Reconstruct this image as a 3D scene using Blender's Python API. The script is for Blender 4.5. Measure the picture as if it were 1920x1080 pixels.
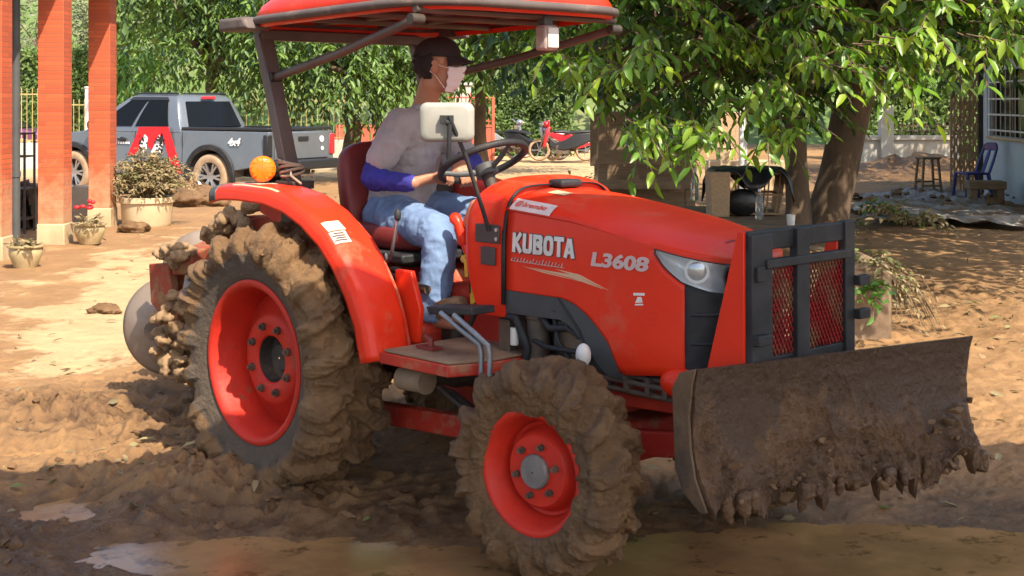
import bpy, math, random
import numpy as np
from mathutils import Vector, Matrix, Euler
R = math.radians
random.seed(7); RNG = np.random.default_rng(7)
scene = bpy.context.scene
for o in list(bpy.data.objects): bpy.data.objects.remove(o)
col = scene.collection

# ---------------------------------------------------------------- camera, sky, sun, exposure
CAM_H = 1.63; F_PX = 2600.0; HOR = 190.0
cam_d = bpy.data.cameras.new('camera'); cam = bpy.data.objects.new('camera', cam_d); col.objects.link(cam)
cam.location = (0, 0, CAM_H); cam.rotation_euler = (R(90), 0, 0)
cam_d.sensor_width = 36.0; cam_d.lens = 36.0*F_PX/1920.0
cam_d.shift_y = -(540.0-HOR)/1920.0; cam_d.clip_start = 0.05; cam_d.clip_end = 2000
scene.camera = cam
SUN_EL = 50.0; SUN_H = Vector((0.52, -0.854, 0)).normalized()
world = bpy.data.worlds.new('World'); scene.world = world; world.use_nodes = True
wn = world.node_tree.nodes; wl = world.node_tree.links
sky = wn.new('ShaderNodeTexSky'); sky.sky_type = 'NISHITA'; sky.sun_disc = False
sky.sun_elevation = R(SUN_EL); sky.sun_rotation = math.atan2(SUN_H.x, SUN_H.y)
sky.air_density = 1.0; sky.dust_density = 2.5; sky.ozone_density = 1.0
wl.new(sky.outputs[0], wn['Background'].inputs['Color']); wn['Background'].inputs['Strength'].default_value = 0.15
sun_d = bpy.data.lights.new('sun', 'SUN'); sun = bpy.data.objects.new('sun', sun_d); col.objects.link(sun)
sun_d.energy = 3.7; sun_d.angle = R(0.55); sun_d.color = (1.0, 0.90, 0.74)
sd = Vector((SUN_H.x*math.cos(R(SUN_EL)), SUN_H.y*math.cos(R(SUN_EL)), math.sin(R(SUN_EL))))
sun.rotation_euler = sd.to_track_quat('Z', 'Y').to_euler(); sun.location = sd*30
vs = scene.view_settings; vs.view_transform = 'Standard'; vs.look = 'None'; vs.gamma = 1.0; vs.exposure = 1.36
vs.use_curve_mapping = False
scene.cycles.max_bounces = 8; scene.cycles.diffuse_bounces = 4; scene.cycles.transparent_max_bounces = 12
scene.cycles.use_denoising = True

# ---------------------------------------------------------------- helpers
def PT(px, py, Y): return Vector(((px-960)/F_PX*Y, Y, CAM_H-(py-HOR)/F_PX*Y))       # measured point of the photo at a distance
def GP(px, py, z=0.0):
    Y = F_PX*(CAM_H-z)/(py-HOR); return Vector(((px-960)/F_PX*Y, Y, z))

def _hash(ix, iy, iz, seed):
    h = (ix*374761393 + iy*668265263 + iz*2147483647*3 + seed*1274126177) & 0xFFFFFFFF
    h = ((h ^ (h >> 13)) * 1274126177) & 0xFFFFFFFF
    h = ((h ^ (h >> 16)) * 2246822519) & 0xFFFFFFFF
    return ((h ^ (h >> 15)) & 0xFFFFFF)/float(0xFFFFFF)
def vnoise(p, seed=0):
    p = np.asarray(p, float); i = np.floor(p).astype(np.int64); f = p-i; f = f*f*f*(f*(f*6-15)+10)
    out = 0
    for dx in (0, 1):
        wx = f[:, 0] if dx else 1-f[:, 0]
        for dy in (0, 1):
            wy = f[:, 1] if dy else 1-f[:, 1]
            for dz in (0, 1):
                wz = f[:, 2] if dz else 1-f[:, 2]
                out = out + wx*wy*wz*_hash(i[:, 0]+dx, i[:, 1]+dy, i[:, 2]+dz, seed)
    return out*2-1
def fbm(p, octv=4, seed=0, gain=.5, ridged=False):
    p = np.asarray(p, float); a = 1.0; s = 0; t = 0
    for k in range(octv):
        nz = vnoise(p*(2.03**k)+k*17.3, seed+k)
        if ridged: nz = 1-2*np.abs(nz)
        s = s + a*nz; t += a; a *= gain
    return s/t
def sstep(a, b, x):
    t = np.clip((np.asarray(x, float)-a)/(b-a), 0, 1); return t*t*(3-2*t)

class MB:
    """collects shapes, then links them as ONE mesh object"""
    def __init__(s): s.v = []; s.f = []; s.mi = []
    def add(s, vs_, fs, mi=0):
        o = len(s.v); s.v.extend([tuple(v) for v in vs_]); s.f.extend([tuple(i+o for i in f) for f in fs]); s.mi.extend([mi]*len(fs)); return s
    def box(s, c, d, rot=None, mi=0, taper=None):
        c = Vector(c); x, y, z = d[0]/2, d[1]/2, d[2]/2; tx, ty = taper or (1, 1)
        P = [(-x, -y, -z), (x, -y, -z), (x, y, -z), (-x, y, -z), (-x*tx, -y*ty, z), (x*tx, -y*ty, z), (x*tx, y*ty, z), (-x*tx, y*ty, z)]
        M = Euler(rot).to_matrix() if rot else Matrix.Identity(3)
        return s.add([M@Vector(p)+c for p in P], [(0, 3, 2, 1), (4, 5, 6, 7), (0, 1, 5, 4), (1, 2, 6, 5), (2, 3, 7, 6), (3, 0, 4, 7)], mi)
    def bar(s, a, b, wx, wy, mi=0, up=(0, 0, 1)):
        a = Vector(a); b = Vector(b); d = (b-a).normalized(); u = Vector(up)
        if abs(d.dot(u)) > .98: u = Vector((1, 0, 0))
        x = d.cross(u).normalized()*wx/2; y = x.normalized().cross(d).normalized()*wy/2
        P = [a-x-y, a+x-y, a+x+y, a-x+y, b-x-y, b+x-y, b+x+y, b-x+y]
        return s.add(P, [(0, 3, 2, 1), (4, 5, 6, 7), (0, 1, 5, 4), (1, 2, 6, 5), (2, 3, 7, 6), (3, 0, 4, 7)], mi)
    def loft(s, rings, cap=True, closed=True, mi=0):
        n = len(rings[0]); V = [p for r in rings for p in r]; Fs = []
        for i in range(len(rings)-1):
            for j in range(n if closed else n-1):
                k = (j+1) % n; Fs.append((i*n+j, i*n+k, (i+1)*n+k, (i+1)*n+j))
        if cap and closed:
            Fs.append(tuple(reversed(range(n)))); Fs.append(tuple((len(rings)-1)*n+j for j in range(n)))
        return s.add(V, Fs, mi)
    def tube(s, pts, r, n=10, cap=True, mi=0, flat=1.0, rnd=False, up=None):
        pts = [Vector(p) for p in pts]; m = len(pts); rs = list(r) if hasattr(r, '__len__') else [r]*m
        if rnd:                                               # rounded ends
            a, b = pts[0], pts[-1]; da = (pts[0]-pts[1]).normalized(); db = (pts[-1]-pts[-2]).normalized(); ra, rb = rs[0], rs[-1]
            pre = [(a+da*ra*.97, ra*.25), (a+da*ra*.8, ra*.6), (a+da*ra*.45, ra*.89)]; post = [(b+db*rb*.45, rb*.89), (b+db*rb*.8, rb*.6), (b+db*rb*.97, rb*.25)]
            pts = [p for p, _ in pre]+pts+[p for p, _ in post]; rs = [q for _, q in pre]+rs+[q for _, q in post]; m = len(pts)
        T = []
        for i in range(m):
            t = (pts[min(i+1, m-1)]-pts[max(i-1, 0)]); T.append(t.normalized() if t.length > 1e-9 else Vector((0, 0, 1)))
        u = Vector(up) if up else Vector((0, 0, 1))
        if abs(T[0].dot(u)) > .95: u = Vector((1, 0, 0))
        x = (u-T[0]*u.dot(T[0])).normalized(); rings = []
        for i in range(m):
            x = (x-T[i]*x.dot(T[i])).normalized(); y = T[i].cross(x)
            rings.append([pts[i]+(x*math.cos(2*math.pi*k/n)+y*math.sin(2*math.pi*k/n)*flat)*rs[i] for k in range(n)])
        return s.loft(rings, cap, True, mi)
    def cyl(s, a, b, r, n=20, r2=None, mi=0): return s.tube([a, b], [r, r if r2 is None else r2], n, True, mi)
    def lathe(s, prof, c=(0, 0, 0), axis='z', n=32, mi=0, cap=False, ex=1.0):
        c = Vector(c); rings = []
        for r, h in prof:
            ring = []
            for k in range(n):
                a = 2*math.pi*k/n; x, y = r*math.cos(a)*ex, r*math.sin(a)
                ring.append(c+(Vector((x, y, h)) if axis == 'z' else Vector((x, h, -y)) if axis == 'y' else Vector((h, x, y))))
            rings.append(ring)
        return s.loft(rings, cap, True, mi)
    def ell(s, c, r, n=20, m=12, rot=None, mi=0, p=1.0):
        c = Vector(c); M = Euler(rot).to_matrix() if rot else Matrix.Identity(3); rings = []
        sg = lambda v: math.copysign(abs(v)**p, v)
        for i in range(m+1):
            t = -math.pi/2+math.pi*(.02+.96*i/m); rings.append([c+M@Vector((r[0]*sg(math.cos(t))*sg(math.cos(2*math.pi*k/n)), r[1]*sg(math.cos(t))*sg(math.sin(2*math.pi*k/n)), r[2]*sg(math.sin(t)))) for k in range(n)])
        return s.loft(rings, True, True, mi)
    def prism(s, poly, fn, t0, t1, mi=0):
        """poly in 2D, fn(a, b, t) -> point; a slab between t0 and t1"""
        n = len(poly); V = [fn(a, b, t0) for a, b in poly]+[fn(a, b, t1) for a, b in poly]
        Fs = [tuple(reversed(range(n))), tuple(range(n, 2*n))]+[(i, (i+1) % n, n+(i+1) % n, n+i) for i in range(n)]
        return s.add(V, Fs, mi)
    def sheet(s, nx, ny, fn, mi=0):
        V = [fn(i/(nx-1), j/(ny-1)) for j in range(ny) for i in range(nx)]
        return s.add(V, [(j*nx+i, j*nx+i+1, (j+1)*nx+i+1, (j+1)*nx+i) for j in range(ny-1) for i in range(nx-1)], mi)
    def build(s, name, mats, parent=None, smooth=40, bevel=0, seg=2, subd=0, solid=0, remesh=0, relax=0, fix=True):
        me = bpy.data.meshes.new(name); me.from_pydata(s.v, [], s.f)
        mats = mats if isinstance(mats, (list, tuple)) else [mats]
        for m in mats: me.materials.append(m)
        if len(mats) > 1: me.polygons.foreach_set('material_index', s.mi)
        if fix: fixnormals(me)
        o = bpy.data.objects.new(name, me); col.objects.link(o)
        if parent is not None: o.parent = parent
        if remesh:
            md = o.modifiers.new('r', 'REMESH'); md.mode = 'VOXEL'; md.voxel_size = remesh
            if relax: md = o.modifiers.new('s', 'SMOOTH'); md.factor = .5; md.iterations = relax
            bake(o)
        if solid: md = o.modifiers.new('t', 'SOLIDIFY'); md.thickness = solid; md.offset = 0
        if bevel:
            md = o.modifiers.new('b', 'BEVEL'); md.width = bevel; md.segments = seg; md.limit_method = 'ANGLE'; md.angle_limit = R(35)
        if subd: md = o.modifiers.new('d', 'SUBSURF'); md.levels = md.render_levels = subd
        shade(o.data, smooth); return o
def fixnormals(me):
    import bmesh
    bm = bmesh.new(); bm.from_mesh(me); bmesh.ops.recalc_face_normals(bm, faces=bm.faces); bm.to_mesh(me); bm.free()
def shade(me, ang):
    if ang: 
        me.polygons.foreach_set('use_smooth', [True]*len(me.polygons)); me.set_sharp_from_angle(angle=R(ang))
def bake(o):
    dg = bpy.context.evaluated_depsgraph_get(); ev = o.evaluated_get(dg)
    me = bpy.data.meshes.new_from_object(ev); o.modifiers.clear(); old = o.data
    me.materials.clear()
    for m in old.materials: me.materials.append(m)
    o.data = me; me.name = o.name; return o
def coords(me):
    a = np.empty(len(me.vertices)*3); me.vertices.foreach_get('co', a); return a.reshape(-1, 3)
def normals(me):
    a = np.empty(len(me.vertices)*3, dtype=np.float32); me.vertices.foreach_get('normal', a); return a.reshape(-1, 3).astype(float)
def setco(me, a): me.vertices.foreach_set('co', np.ascontiguousarray(a, dtype=np.float32).ravel()); me.update()
def attr(me, name, vals):
    at = me.attributes.get(name) or me.attributes.new(name, 'FLOAT', 'POINT'); at.data.foreach_set('value', np.asarray(vals, dtype=np.float32))
def npmesh(name, V, Fq, mat, parent=None, smooth=True):
    me = bpy.data.meshes.new(name); V = np.asarray(V, np.float32); Fq = np.asarray(Fq, np.int32); k = Fq.shape[1]
    me.vertices.add(len(V)); me.vertices.foreach_set('co', V.ravel())
    me.loops.add(Fq.size); me.loops.foreach_set('vertex_index', Fq.ravel())
    me.polygons.add(len(Fq)); me.polygons.foreach_set('loop_start', np.arange(len(Fq), dtype=np.int32)*k)
    me.update(calc_edges=True); me.validate()
    if smooth: me.polygons.foreach_set('use_smooth', [True]*len(me.polygons))
    me.materials.append(mat); o = bpy.data.objects.new(name, me); col.objects.link(o)
    if parent is not None: o.parent = parent
    return o
def tag(o, label=None, cat=None, group=None, kind=None):
    if label: o['label'] = label
    if cat: o['category'] = cat
    if group: o['group'] = group
    if kind: o['kind'] = kind
    return o
def thing(name, label, cat, loc=(0, 0, 0), rz=0, group=None):
    o = bpy.data.objects.new(name, None); col.objects.link(o); o.location = loc; o.rotation_euler = (0, 0, rz); o.empty_display_size = .2
    return tag(o, label, cat, group)
def copy_tree(o, parent=None):
    c = o.copy(); col.objects.link(c); c.parent = parent
    for ch in [x for x in bpy.data.objects if x.parent == o]: copy_tree(ch, c)
    return c
def text_mesh(name, txt, mat, size, parent, M, bold=0.0, shear=0.0, extr=.002, sx=1.0, space=1.0, bevel=0):
    cu = bpy.data.curves.new(name, 'FONT'); cu.body = txt; cu.size = size; cu.offset = bold; cu.shear = shear; cu.extrude = extr; cu.space_character = space; cu.bevel_depth = bevel
    t = bpy.data.objects.new(name, cu); col.objects.link(t)
    dg = bpy.context.evaluated_depsgraph_get(); me = bpy.data.meshes.new_from_object(t.evaluated_get(dg)); bpy.data.objects.remove(t)
    a = coords(me); a[:, 0] *= sx; b = np.array([list(M@Vector(p)) for p in a]); setco(me, b)
    me.materials.clear(); me.materials.append(mat); me.name = name
    o = bpy.data.objects.new(name, me); col.objects.link(o); o.parent = parent; return o

# ---------------------------------------------------------------- materials
def mat(name, c, rough=.6, metal=0.0, c2=None, sc=6.0, lo=.35, hi=.65, bump=0.0, bsc=40.0, det=6.0, spec=.5, coat=0.0, c3=None, sc3=1.5, lo3=.5, hi3=.7, r3=None, stretch=None, alpha=None, trans=0.0, ior=1.45, emit=None, sheen=0):
    m = bpy.data.materials.new(name); m.use_nodes = True; nt = m.node_tree; nd = nt.nodes; lk = nt.links
    b = nd['Principled BSDF']; b.inputs['Roughness'].default_value = rough; b.inputs['Metallic'].default_value = metal
    b.inputs['Specular IOR Level'].default_value = spec; b.inputs['Coat Weight'].default_value = coat; b.inputs['Coat Roughness'].default_value = .12
    b.inputs['Transmission Weight'].default_value = trans; b.inputs['IOR'].default_value = ior
    b.inputs['Base Color'].default_value = (*c, 1)
    tc = nd.new('ShaderNodeTexCoord'); mp = nd.new('ShaderNodeMapping'); lk.new(tc.outputs['Object'], mp.inputs[0])
    if stretch: mp.inputs['Scale'].default_value = stretch
    def noise(scale, detail=det, rg=.6):
        t = nd.new('ShaderNodeTexNoise'); t.inputs['Scale'].default_value = scale; t.inputs['Detail'].default_value = detail; t.inputs['Roughness'].default_value = rg
        lk.new(mp.outputs[0], t.inputs['Vector']); return t
    def ramp(src, a, z):
        r = nd.new('ShaderNodeMapRange'); r.inputs[1].default_value = a; r.inputs[2].default_value = z; r.clamp = True; lk.new(src, r.inputs[0]); return r.outputs[0]
    def mix(f, a, bcol):
        x = nd.new('ShaderNodeMix'); x.data_type = 'RGBA'; lk.new(f, x.inputs[0])
        if hasattr(a, 'links') or hasattr(a, 'is_linked'): lk.new(a, x.inputs[6])
        else: x.inputs[6].default_value = (*a, 1)
        x.inputs[7].default_value = (*bcol, 1); return x.outputs[2]
    cur = c
    if c2: cur = mix(ramp(noise(sc).outputs[0], lo, hi), c, c2)
    if c3:
        f = ramp(noise(sc3, 8, .7).outputs[0], lo3, hi3); cur = mix(f, cur, c3)
        if r3 is not None:
            rr = nd.new('ShaderNodeMapRange'); rr.inputs[3].default_value = rough; rr.inputs[4].default_value = r3; lk.new(f, rr.inputs[0]); lk.new(rr.outputs[0], b.inputs['Roughness'])
    if c2 or c3: lk.new(cur, b.inputs['Base Color'])
    if bump:
        bp = nd.new('ShaderNodeBump'); bp.inputs['Strength'].default_value = min(1, bump); bp.inputs['Distance'].default_value = .01*max(1, bump); lk.new(noise(bsc, 8, .65).outputs[0], bp.inputs['Height']); lk.new(bp.outputs[0], b.inputs['Normal'])
    if emit: b.inputs['Emission Color'].default_value = (*emit[0], 1); b.inputs['Emission Strength'].default_value = emit[1]
    if sheen: b.inputs['Sheen Weight'].default_value = sheen
    return m
def leaf_mat(name, dark, light, yellow=None, rough=.42, trans=.35):
    m = bpy.data.materials.new(name); m.use_nodes = True; nt = m.node_tree; nd = nt.nodes; lk = nt.links
    b = nd['Principled BSDF']; b.inputs['Roughness'].default_value = rough; out = nd['Material Output']
    a = nd.new('ShaderNodeAttribute'); a.attribute_name = 'tone'
    cr = nd.new('ShaderNodeValToRGB'); e = cr.color_ramp.elements; e[0].color = (*dark, 1); e[1].color = (*light, 1); e[1].position = .8
    if yellow: x = cr.color_ramp.elements.new(.97); x.color = (*yellow, 1)
    lk.new(a.outputs['Fac'], cr.inputs[0])
    hs = nd.new('ShaderNodeHueSaturation'); hs.inputs['Value'].default_value = 1.5; hs.inputs['Saturation'].default_value = 1.05; lk.new(cr.outputs[0], hs.inputs['Color'])
    tr = nd.new('ShaderNodeBsdfTranslucent'); lk.new(hs.outputs[0], tr.inputs[0]); lk.new(cr.outputs[0], b.inputs['Base Color'])
    mx = nd.new('ShaderNodeMixShader'); mx.inputs[0].default_value = trans; lk.new(b.outputs[0], mx.inputs[1]); lk.new(tr.outputs[0], mx.inputs[2]); lk.new(mx.outputs[0], out.inputs[0])
    return m
def mud_mix(name, base, base_rough, mud_a, mud_b, mud_rough=.8, at='mud', bump=.9, bsc=45, wet=None):
    """a surface whose mud coat is given by a vertex attribute (real dirt, modelled as relief too)"""
    m = bpy.data.materials.new(name); m.use_nodes = True; nt = m.node_tree; nd = nt.nodes; lk = nt.links; b = nd['Principled BSDF']
    a = nd.new('ShaderNodeAttribute'); a.attribute_name = at
    tc = nd.new('ShaderNodeTexCoord')
    def noise(sc, d=8, rg=.65):
        t = nd.new('ShaderNodeTexNoise'); t.inputs['Scale'].default_value = sc; t.inputs['Detail'].default_value = d; t.inputs['Roughness'].default_value = rg; lk.new(tc.outputs['Object'], t.inputs['Vector']); return t.outputs[0]
    def rng(src, lo, hi, o0=0, o1=1):
        r = nd.new('ShaderNodeMapRange'); r.inputs[1].default_value = lo; r.inputs[2].default_value = hi; r.inputs[3].default_value = o0; r.inputs[4].default_value = o1; lk.new(src, r.inputs[0]); return r.outputs[0]
    def mixc(f, c0, c1):
        x = nd.new('ShaderNodeMix'); x.data_type = 'RGBA'; lk.new(f, x.inputs[0])
        for k, c in ((6, c0), (7, c1)):
            if isinstance(c, tuple): x.inputs[k].default_value = (*c, 1)
            else: lk.new(c, x.inputs[k])
        return x.outputs[2]
    mudc = mixc(rng(noise(7), .35, .68), mud_a, mud_b)
    ad = nd.new('ShaderNodeMath'); ad.operation = 'ADD'; lk.new(a.outputs['Fac'], ad.inputs[0]); lk.new(rng(noise(22), .2, .8, -.28, .28), ad.inputs[1])
    f = rng(ad.outputs[0], .38, .58)
    lk.new(mixc(f, base, mudc), b.inputs['Base Color'])
    rr = nd.new('ShaderNodeMapRange'); rr.inputs[3].default_value = base_rough; rr.inputs[4].default_value = mud_rough; lk.new(f, rr.inputs[0])
    if wet:                                                   # patches of wet shine in the mud
        w = rng(noise(wet[0]), wet[1], wet[1]+.15, 0, mud_rough-wet[2]); sb = nd.new('ShaderNodeMath'); sb.operation = 'SUBTRACT'; lk.new(rr.outputs[0], sb.inputs[0]); lk.new(w, sb.inputs[1]); lk.new(sb.outputs[0], b.inputs['Roughness'])
    else: lk.new(rr.outputs[0], b.inputs['Roughness'])
    bp = nd.new('ShaderNodeBump'); bp.inputs['Strength'].default_value = bump; bp.inputs['Distance'].default_value = .022; lk.new(noise(bsc, 10, .7), bp.inputs['Height']); lk.new(bp.outputs[0], b.inputs['Normal'])
    return m
DUST = (.33, .2, .11)
M = dict(
    red=mat('red_paint', (.72, .034, .009), .40, c2=(.64, .028, .008), sc=3, coat=.10, spec=.28, c3=(.50, .13, .07), sc3=4.2, lo3=.54, hi3=.86, r3=.7, bump=.10, bsc=70),
    red_dusty=mat('red_paint_dusty', (.50, .045, .02), .6, spec=.3, c2=(.40, .03, .02), sc=5, c3=DUST, sc3=6, lo3=.52, hi3=.70, r3=.85, bump=.15, bsc=60),
    fender_red=mat('fender_red', (.72, .034, .009), .42, c2=(.64, .028, .008), sc=3, coat=.08, spec=.28, c3=(.40, .19, .10), sc3=4, lo3=.56, hi3=.86, r3=.8, bump=.12, bsc=70), rim_red=mat('rim_red', (.56, .030, .013), .52, spec=.32, c2=(.46, .024, .013), sc=6, c3=(.19, .095, .042), sc3=8, lo3=.60, hi3=.70, r3=.85, bump=.25, bsc=45),
    black=mat('black_plastic', (.018, .018, .019), .55, spec=.3, c2=(.035, .035, .037), sc=8, c3=(.10, .075, .05), sc3=5, lo3=.58, hi3=.85, r3=.8, bump=.1, bsc=70),
    grey_pl=mat('grey_plastic', (.055, .06, .062), .55, c2=(.075, .078, .078), sc=5, c3=(.2, .15, .1), sc3=6, lo3=.6, hi3=.85, r3=.8),
    iron=mat('dirty_iron', (.07, .055, .045), .6, .3, c2=(.14, .10, .07), sc=9, c3=(.24, .15, .09), sc3=5, lo3=.5, hi3=.7, r3=.9, bump=.4, bsc=50),
    dark_iron=mat('dark_iron', (.035, .028, .025), .6, .2, c2=(.06, .045, .035), sc=9, c3=(.15, .09, .05), sc3=6, lo3=.55, hi3=.75, r3=.9, bump=.3, bsc=50),
    tube=mat('canopy_tube', (.10, .075, .068), .5, .3, c2=(.13, .10, .09), sc=6, c3=(.2, .14, .1), sc3=9, lo3=.6, hi3=.8),
    trim=mat('grey_trim', (.11, .085, .075), .6, spec=.3, c2=(.085, .065, .06), sc=6, c3=(.28, .2, .15), sc3=5, lo3=.55, hi3=.8),
    steel=mat('steel_grey', (.28, .29, .31), .45, .6, c2=(.2, .2, .2), sc=9, c3=(.25, .17, .1), sc3=7, lo3=.55, hi3=.8, r3=.8),
    disc=mat('worn_disc', (.27, .21, .165), .55, .25, c2=(.20, .15, .11), sc=4, c3=(.24, .15, .085), sc3=4, lo3=.48, hi3=.66, r3=.85, bump=.1),
    seat=mat('seat_vinyl', (.20, .028, .026), .5, c2=(.15, .022, .02), sc=5, bump=.15, bsc=90),
    rubber=mat('rubber', (.03, .029, .028), .7, c2=(.05, .045, .04), sc=8, c3=(.2, .14, .09), sc3=4, lo3=.5, hi3=.75, r3=.9),
    chrome=mat('chrome', (.75, .76, .78), .12, 1.0), alu=mat('aluminium', (.55, .56, .58), .3, .9, c2=(.45, .45, .46), sc=12),
    lens=mat('clear_lens', (.9, .92, .93), .06, trans=.85, ior=1.3), amber=mat('amber_lens', (.90, .20, .004), .22, c2=(.80, .14, .003), sc=30, bump=.3, bsc=120, coat=.4),
    hl_in=mat('lamp_bowl', (.82, .83, .84), .35, .15, c2=(.66, .68, .70), sc=9), label=mat('worn_label', (.56, .47, .42), .6, c2=(.46, .37, .31), sc=22), white=mat('white_paint', (.72, .71, .68), .5, c2=(.6, .57, .52), sc=7), cream=mat('mirror_grey', (.34, .325, .285), .5, c2=(.28, .265, .23), sc=5, c3=(.33, .29, .24), sc3=7, lo3=.55, hi3=.8),
    letter=mat('silver_letter', (.62, .63, .64), .3, .5, c2=(.5, .5, .5), sc=20), letter_dk=mat('letter_outline', (.10, .06, .06), .5), gold=mat('gold_stripe', (.62, .40, .24), .5), redtxt=mat('red_print', (.6, .05, .03), .5), ltgrey=mat('model_letter', (.56, .42, .40), .45, c2=(.5, .36, .34), sc=20),
    yellow=mat('yellow_paint', (.62, .37, .01), .5, c2=(.5, .27, .01), sc=7, c3=DUST, sc3=9, lo3=.55, hi3=.75),
    skin=mat('skin', (.42, .20, .12), .5, c2=(.38, .17, .10), sc=14, bump=.08, bsc=120), skin_dk=mat('skin_shade', (.36, .17, .10), .5, c2=(.33, .15, .09), sc=14),
    shirt=mat('grey_shirt', (.36, .33, .33), .9, c2=(.30, .275, .275), sc=9, bump=.35, bsc=16, sheen=.2), sleeve=mat('blue_sleeve', (.030, .028, .25), .8, c2=(.022, .020, .17), sc=12, bump=.5, bsc=24),
    jeans=mat('denim', (.16, .24, .385), .9, c2=(.115, .175, .30), sc=6, c3=(.23, .32, .46), sc3=3, lo3=.5, hi3=.75, bump=.5, bsc=20), cap=mat('cap_cloth', (.028, .018, .018), .85, c2=(.02, .013, .013), sc=12, bump=.2, bsc=60),
    hair=mat('hair', (.012, .010, .010), .55, bump=.5, bsc=90, stretch=(1, 1, 6)), mask=mat('face_mask', (.80, .69, .69), .85, c2=(.74, .62, .62), sc=14, bump=.25, bsc=30),
    boot=mat('muddy_boot', (.16, .10, .05), .8, c2=(.26, .16, .08), sc=9, bump=.5, bsc=40),
    mesh_red=mat('red_mesh', (.24, .016, .016), .7, spec=.2, c2=(.15, .015, .012), sc=14, c3=(.17, .085, .045), sc3=8, lo3=.45, hi3=.62),
    conc=mat('concrete', (.36, .31, .25), .85, c2=(.28, .23, .18), sc=3, c3=(.36, .24, .14), sc3=2, lo3=.45, hi3=.65, bump=.3, bsc=25),
    wood=mat('weathered_wood', (.16, .105, .06), .8, c2=(.24, .16, .095), sc=5, stretch=(1, 8, 8), bump=.3, bsc=20, c3=(.3, .2, .12), sc3=2, lo3=.55, hi3=.75), wood_lt=mat('pale_wood', (.46, .31, .18), .8, c2=(.36, .23, .13), sc=5, stretch=(8, 1, 8), bump=.2, bsc=20),
    bark=mat('bark', (.13, .085, .05), .9, c2=(.07, .047, .03), sc=7, stretch=(1, 1, .35), bump=1.6, bsc=14, c3=(.24, .15, .09), sc3=2, lo3=.5, hi3=.75), bark_gr=mat('grey_bark', (.22, .19, .16), .9, c2=(.12, .10, .08), sc=5, bump=1, bsc=14),
    wall_w=mat('grey_wall', (.50, .47, .40), .85, c2=(.43, .40, .34), sc=1.2, c3=(.40, .30, .20), sc3=.8, lo3=.52, hi3=.75, bump=.15, bsc=30), wall_b=mat('pale_blue_wall', (.50, .55, .55), .8, c2=(.44, .49, .49), sc=1.2, c3=(.45, .36, .26), sc3=.9, lo3=.58, hi3=.8),
    glass_dk=mat('dark_glass', (.006, .007, .008), .10, spec=.14), pot=mat('glazed_pot', (.42, .33, .18), .35, c2=(.30, .24, .12), sc=9, c3=(.46, .32, .18), sc3=4, lo3=.5, hi3=.7, r3=.8), planter=mat('planter', (.50, .38, .23), .7, c2=(.44, .31, .18), sc=3, c3=(.36, .24, .14), sc3=2, lo3=.5, hi3=.75),
    bluepl=mat('blue_plastic', (.025, .03, .19), .38, c2=(.02, .025, .15), sc=6, c3=(.2, .15, .12), sc3=4, lo3=.6, hi3=.8), gate=mat('gate_red', (.50, .13, .075), .6, c2=(.43, .11, .065), sc=3, c3=(.4, .22, .13), sc3=1.2, lo3=.6, hi3=.85), fence_y=mat('fence_yellow', (.42, .33, .13), .6, c2=(.34, .25, .10), sc=5),
    cream_pot=mat('cream_pot', (.56, .44, .28), .7, c2=(.50, .37, .22), sc=3, c3=(.40, .27, .15), sc3=3, lo3=.58, hi3=.8), rust_red=mat('rusty_red', (.30, .055, .028), .75, spec=.25, c2=(.20, .04, .024), sc=9, c3=(.24, .135, .065), sc3=9, lo3=.46, hi3=.60, r3=.9, bump=.3, bsc=50), truck=mat('truck_grey', (.135, .150, .168), .3, .25, c2=(.118, .13, .146), sc=2, coat=.6, c3=(.22, .18, .14), sc3=1.6, lo3=.58, hi3=.85, r3=.55), tyre_mud=mat('muddy_tyre', (.40, .28, .17), .9, c2=(.30, .20, .12), sc=7, bump=.5, bsc=30), decal_red=mat('decal_red', (.62, .015, .022), .4), decal_w=mat('decal_white', (.75, .75, .73), .45), red_lamp=mat('red_lamp', (.55, .02, .03), .25, coat=.5),
    silver=mat('bike_silver', (.42, .43, .45), .25, .7), bike_red=mat('bike_red', (.50, .02, .03), .3, coat=.5), bike_black=mat('bike_black', (.02, .02, .022), .35),
    clearb=mat('bottle_plastic', (.82, .88, .90), .10, trans=.9, ior=1.25), tarp=mat('tarp', (.30, .28, .26), .6, c2=(.22, .20, .18), sc=3, c3=(.17, .11, .07), sc3=2.2, lo3=.44, hi3=.58, r3=.8, bump=.3, bsc=9), blackbag=mat('black_bag', (.012, .012, .013), .3, bump=.8, bsc=12),
    clod=mat('mud_clod', (.15, .080, .032), .70, c2=(.095, .048, .019), sc=8, bump=.9, bsc=40, c3=(.21, .118, .05), sc3=5, lo3=.5, hi3=.7), clod_dry=mat('dry_mud', (.30, .19, .10), .9, c2=(.22, .135, .068), sc=6, bump=.9, bsc=35),
    rope=mat('rope', (.34, .26, .18), .9, bump=.5, bsc=90), engine=mat('engine', (.05, .05, .046), .6, .2, c2=(.09, .075, .055), sc=14, bump=.4, bsc=30),
    stem=mat('twig', (.16, .11, .06), .8), plate=mat('dark_plate', (.045, .042, .04), .55, c2=(.06, .055, .05), sc=9), decalpale=mat('pale_decal', (.70, .55, .40), .5, c2=(.6, .45, .33), sc=18),
)
M['tyre'] = mud_mix('muddy_rubber', (.098, .070, .046), .78, (.215, .117, .047), (.110, .057, .022), .70, wet=(9, .56, .32))
M['tyre_f'] = mud_mix('wet_muddy_rubber', (.07, .062, .055), .7, (.195, .104, .041), (.095, .048, .018), .62, wet=(10, .54, .30))
M['blade'] = mud_mix('muddy_steel', (.070, .036, .016), .52, (.140, .071, .029), (.062, .030, .012), .42, wet=(6, .34, .14), bsc=30)
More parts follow.
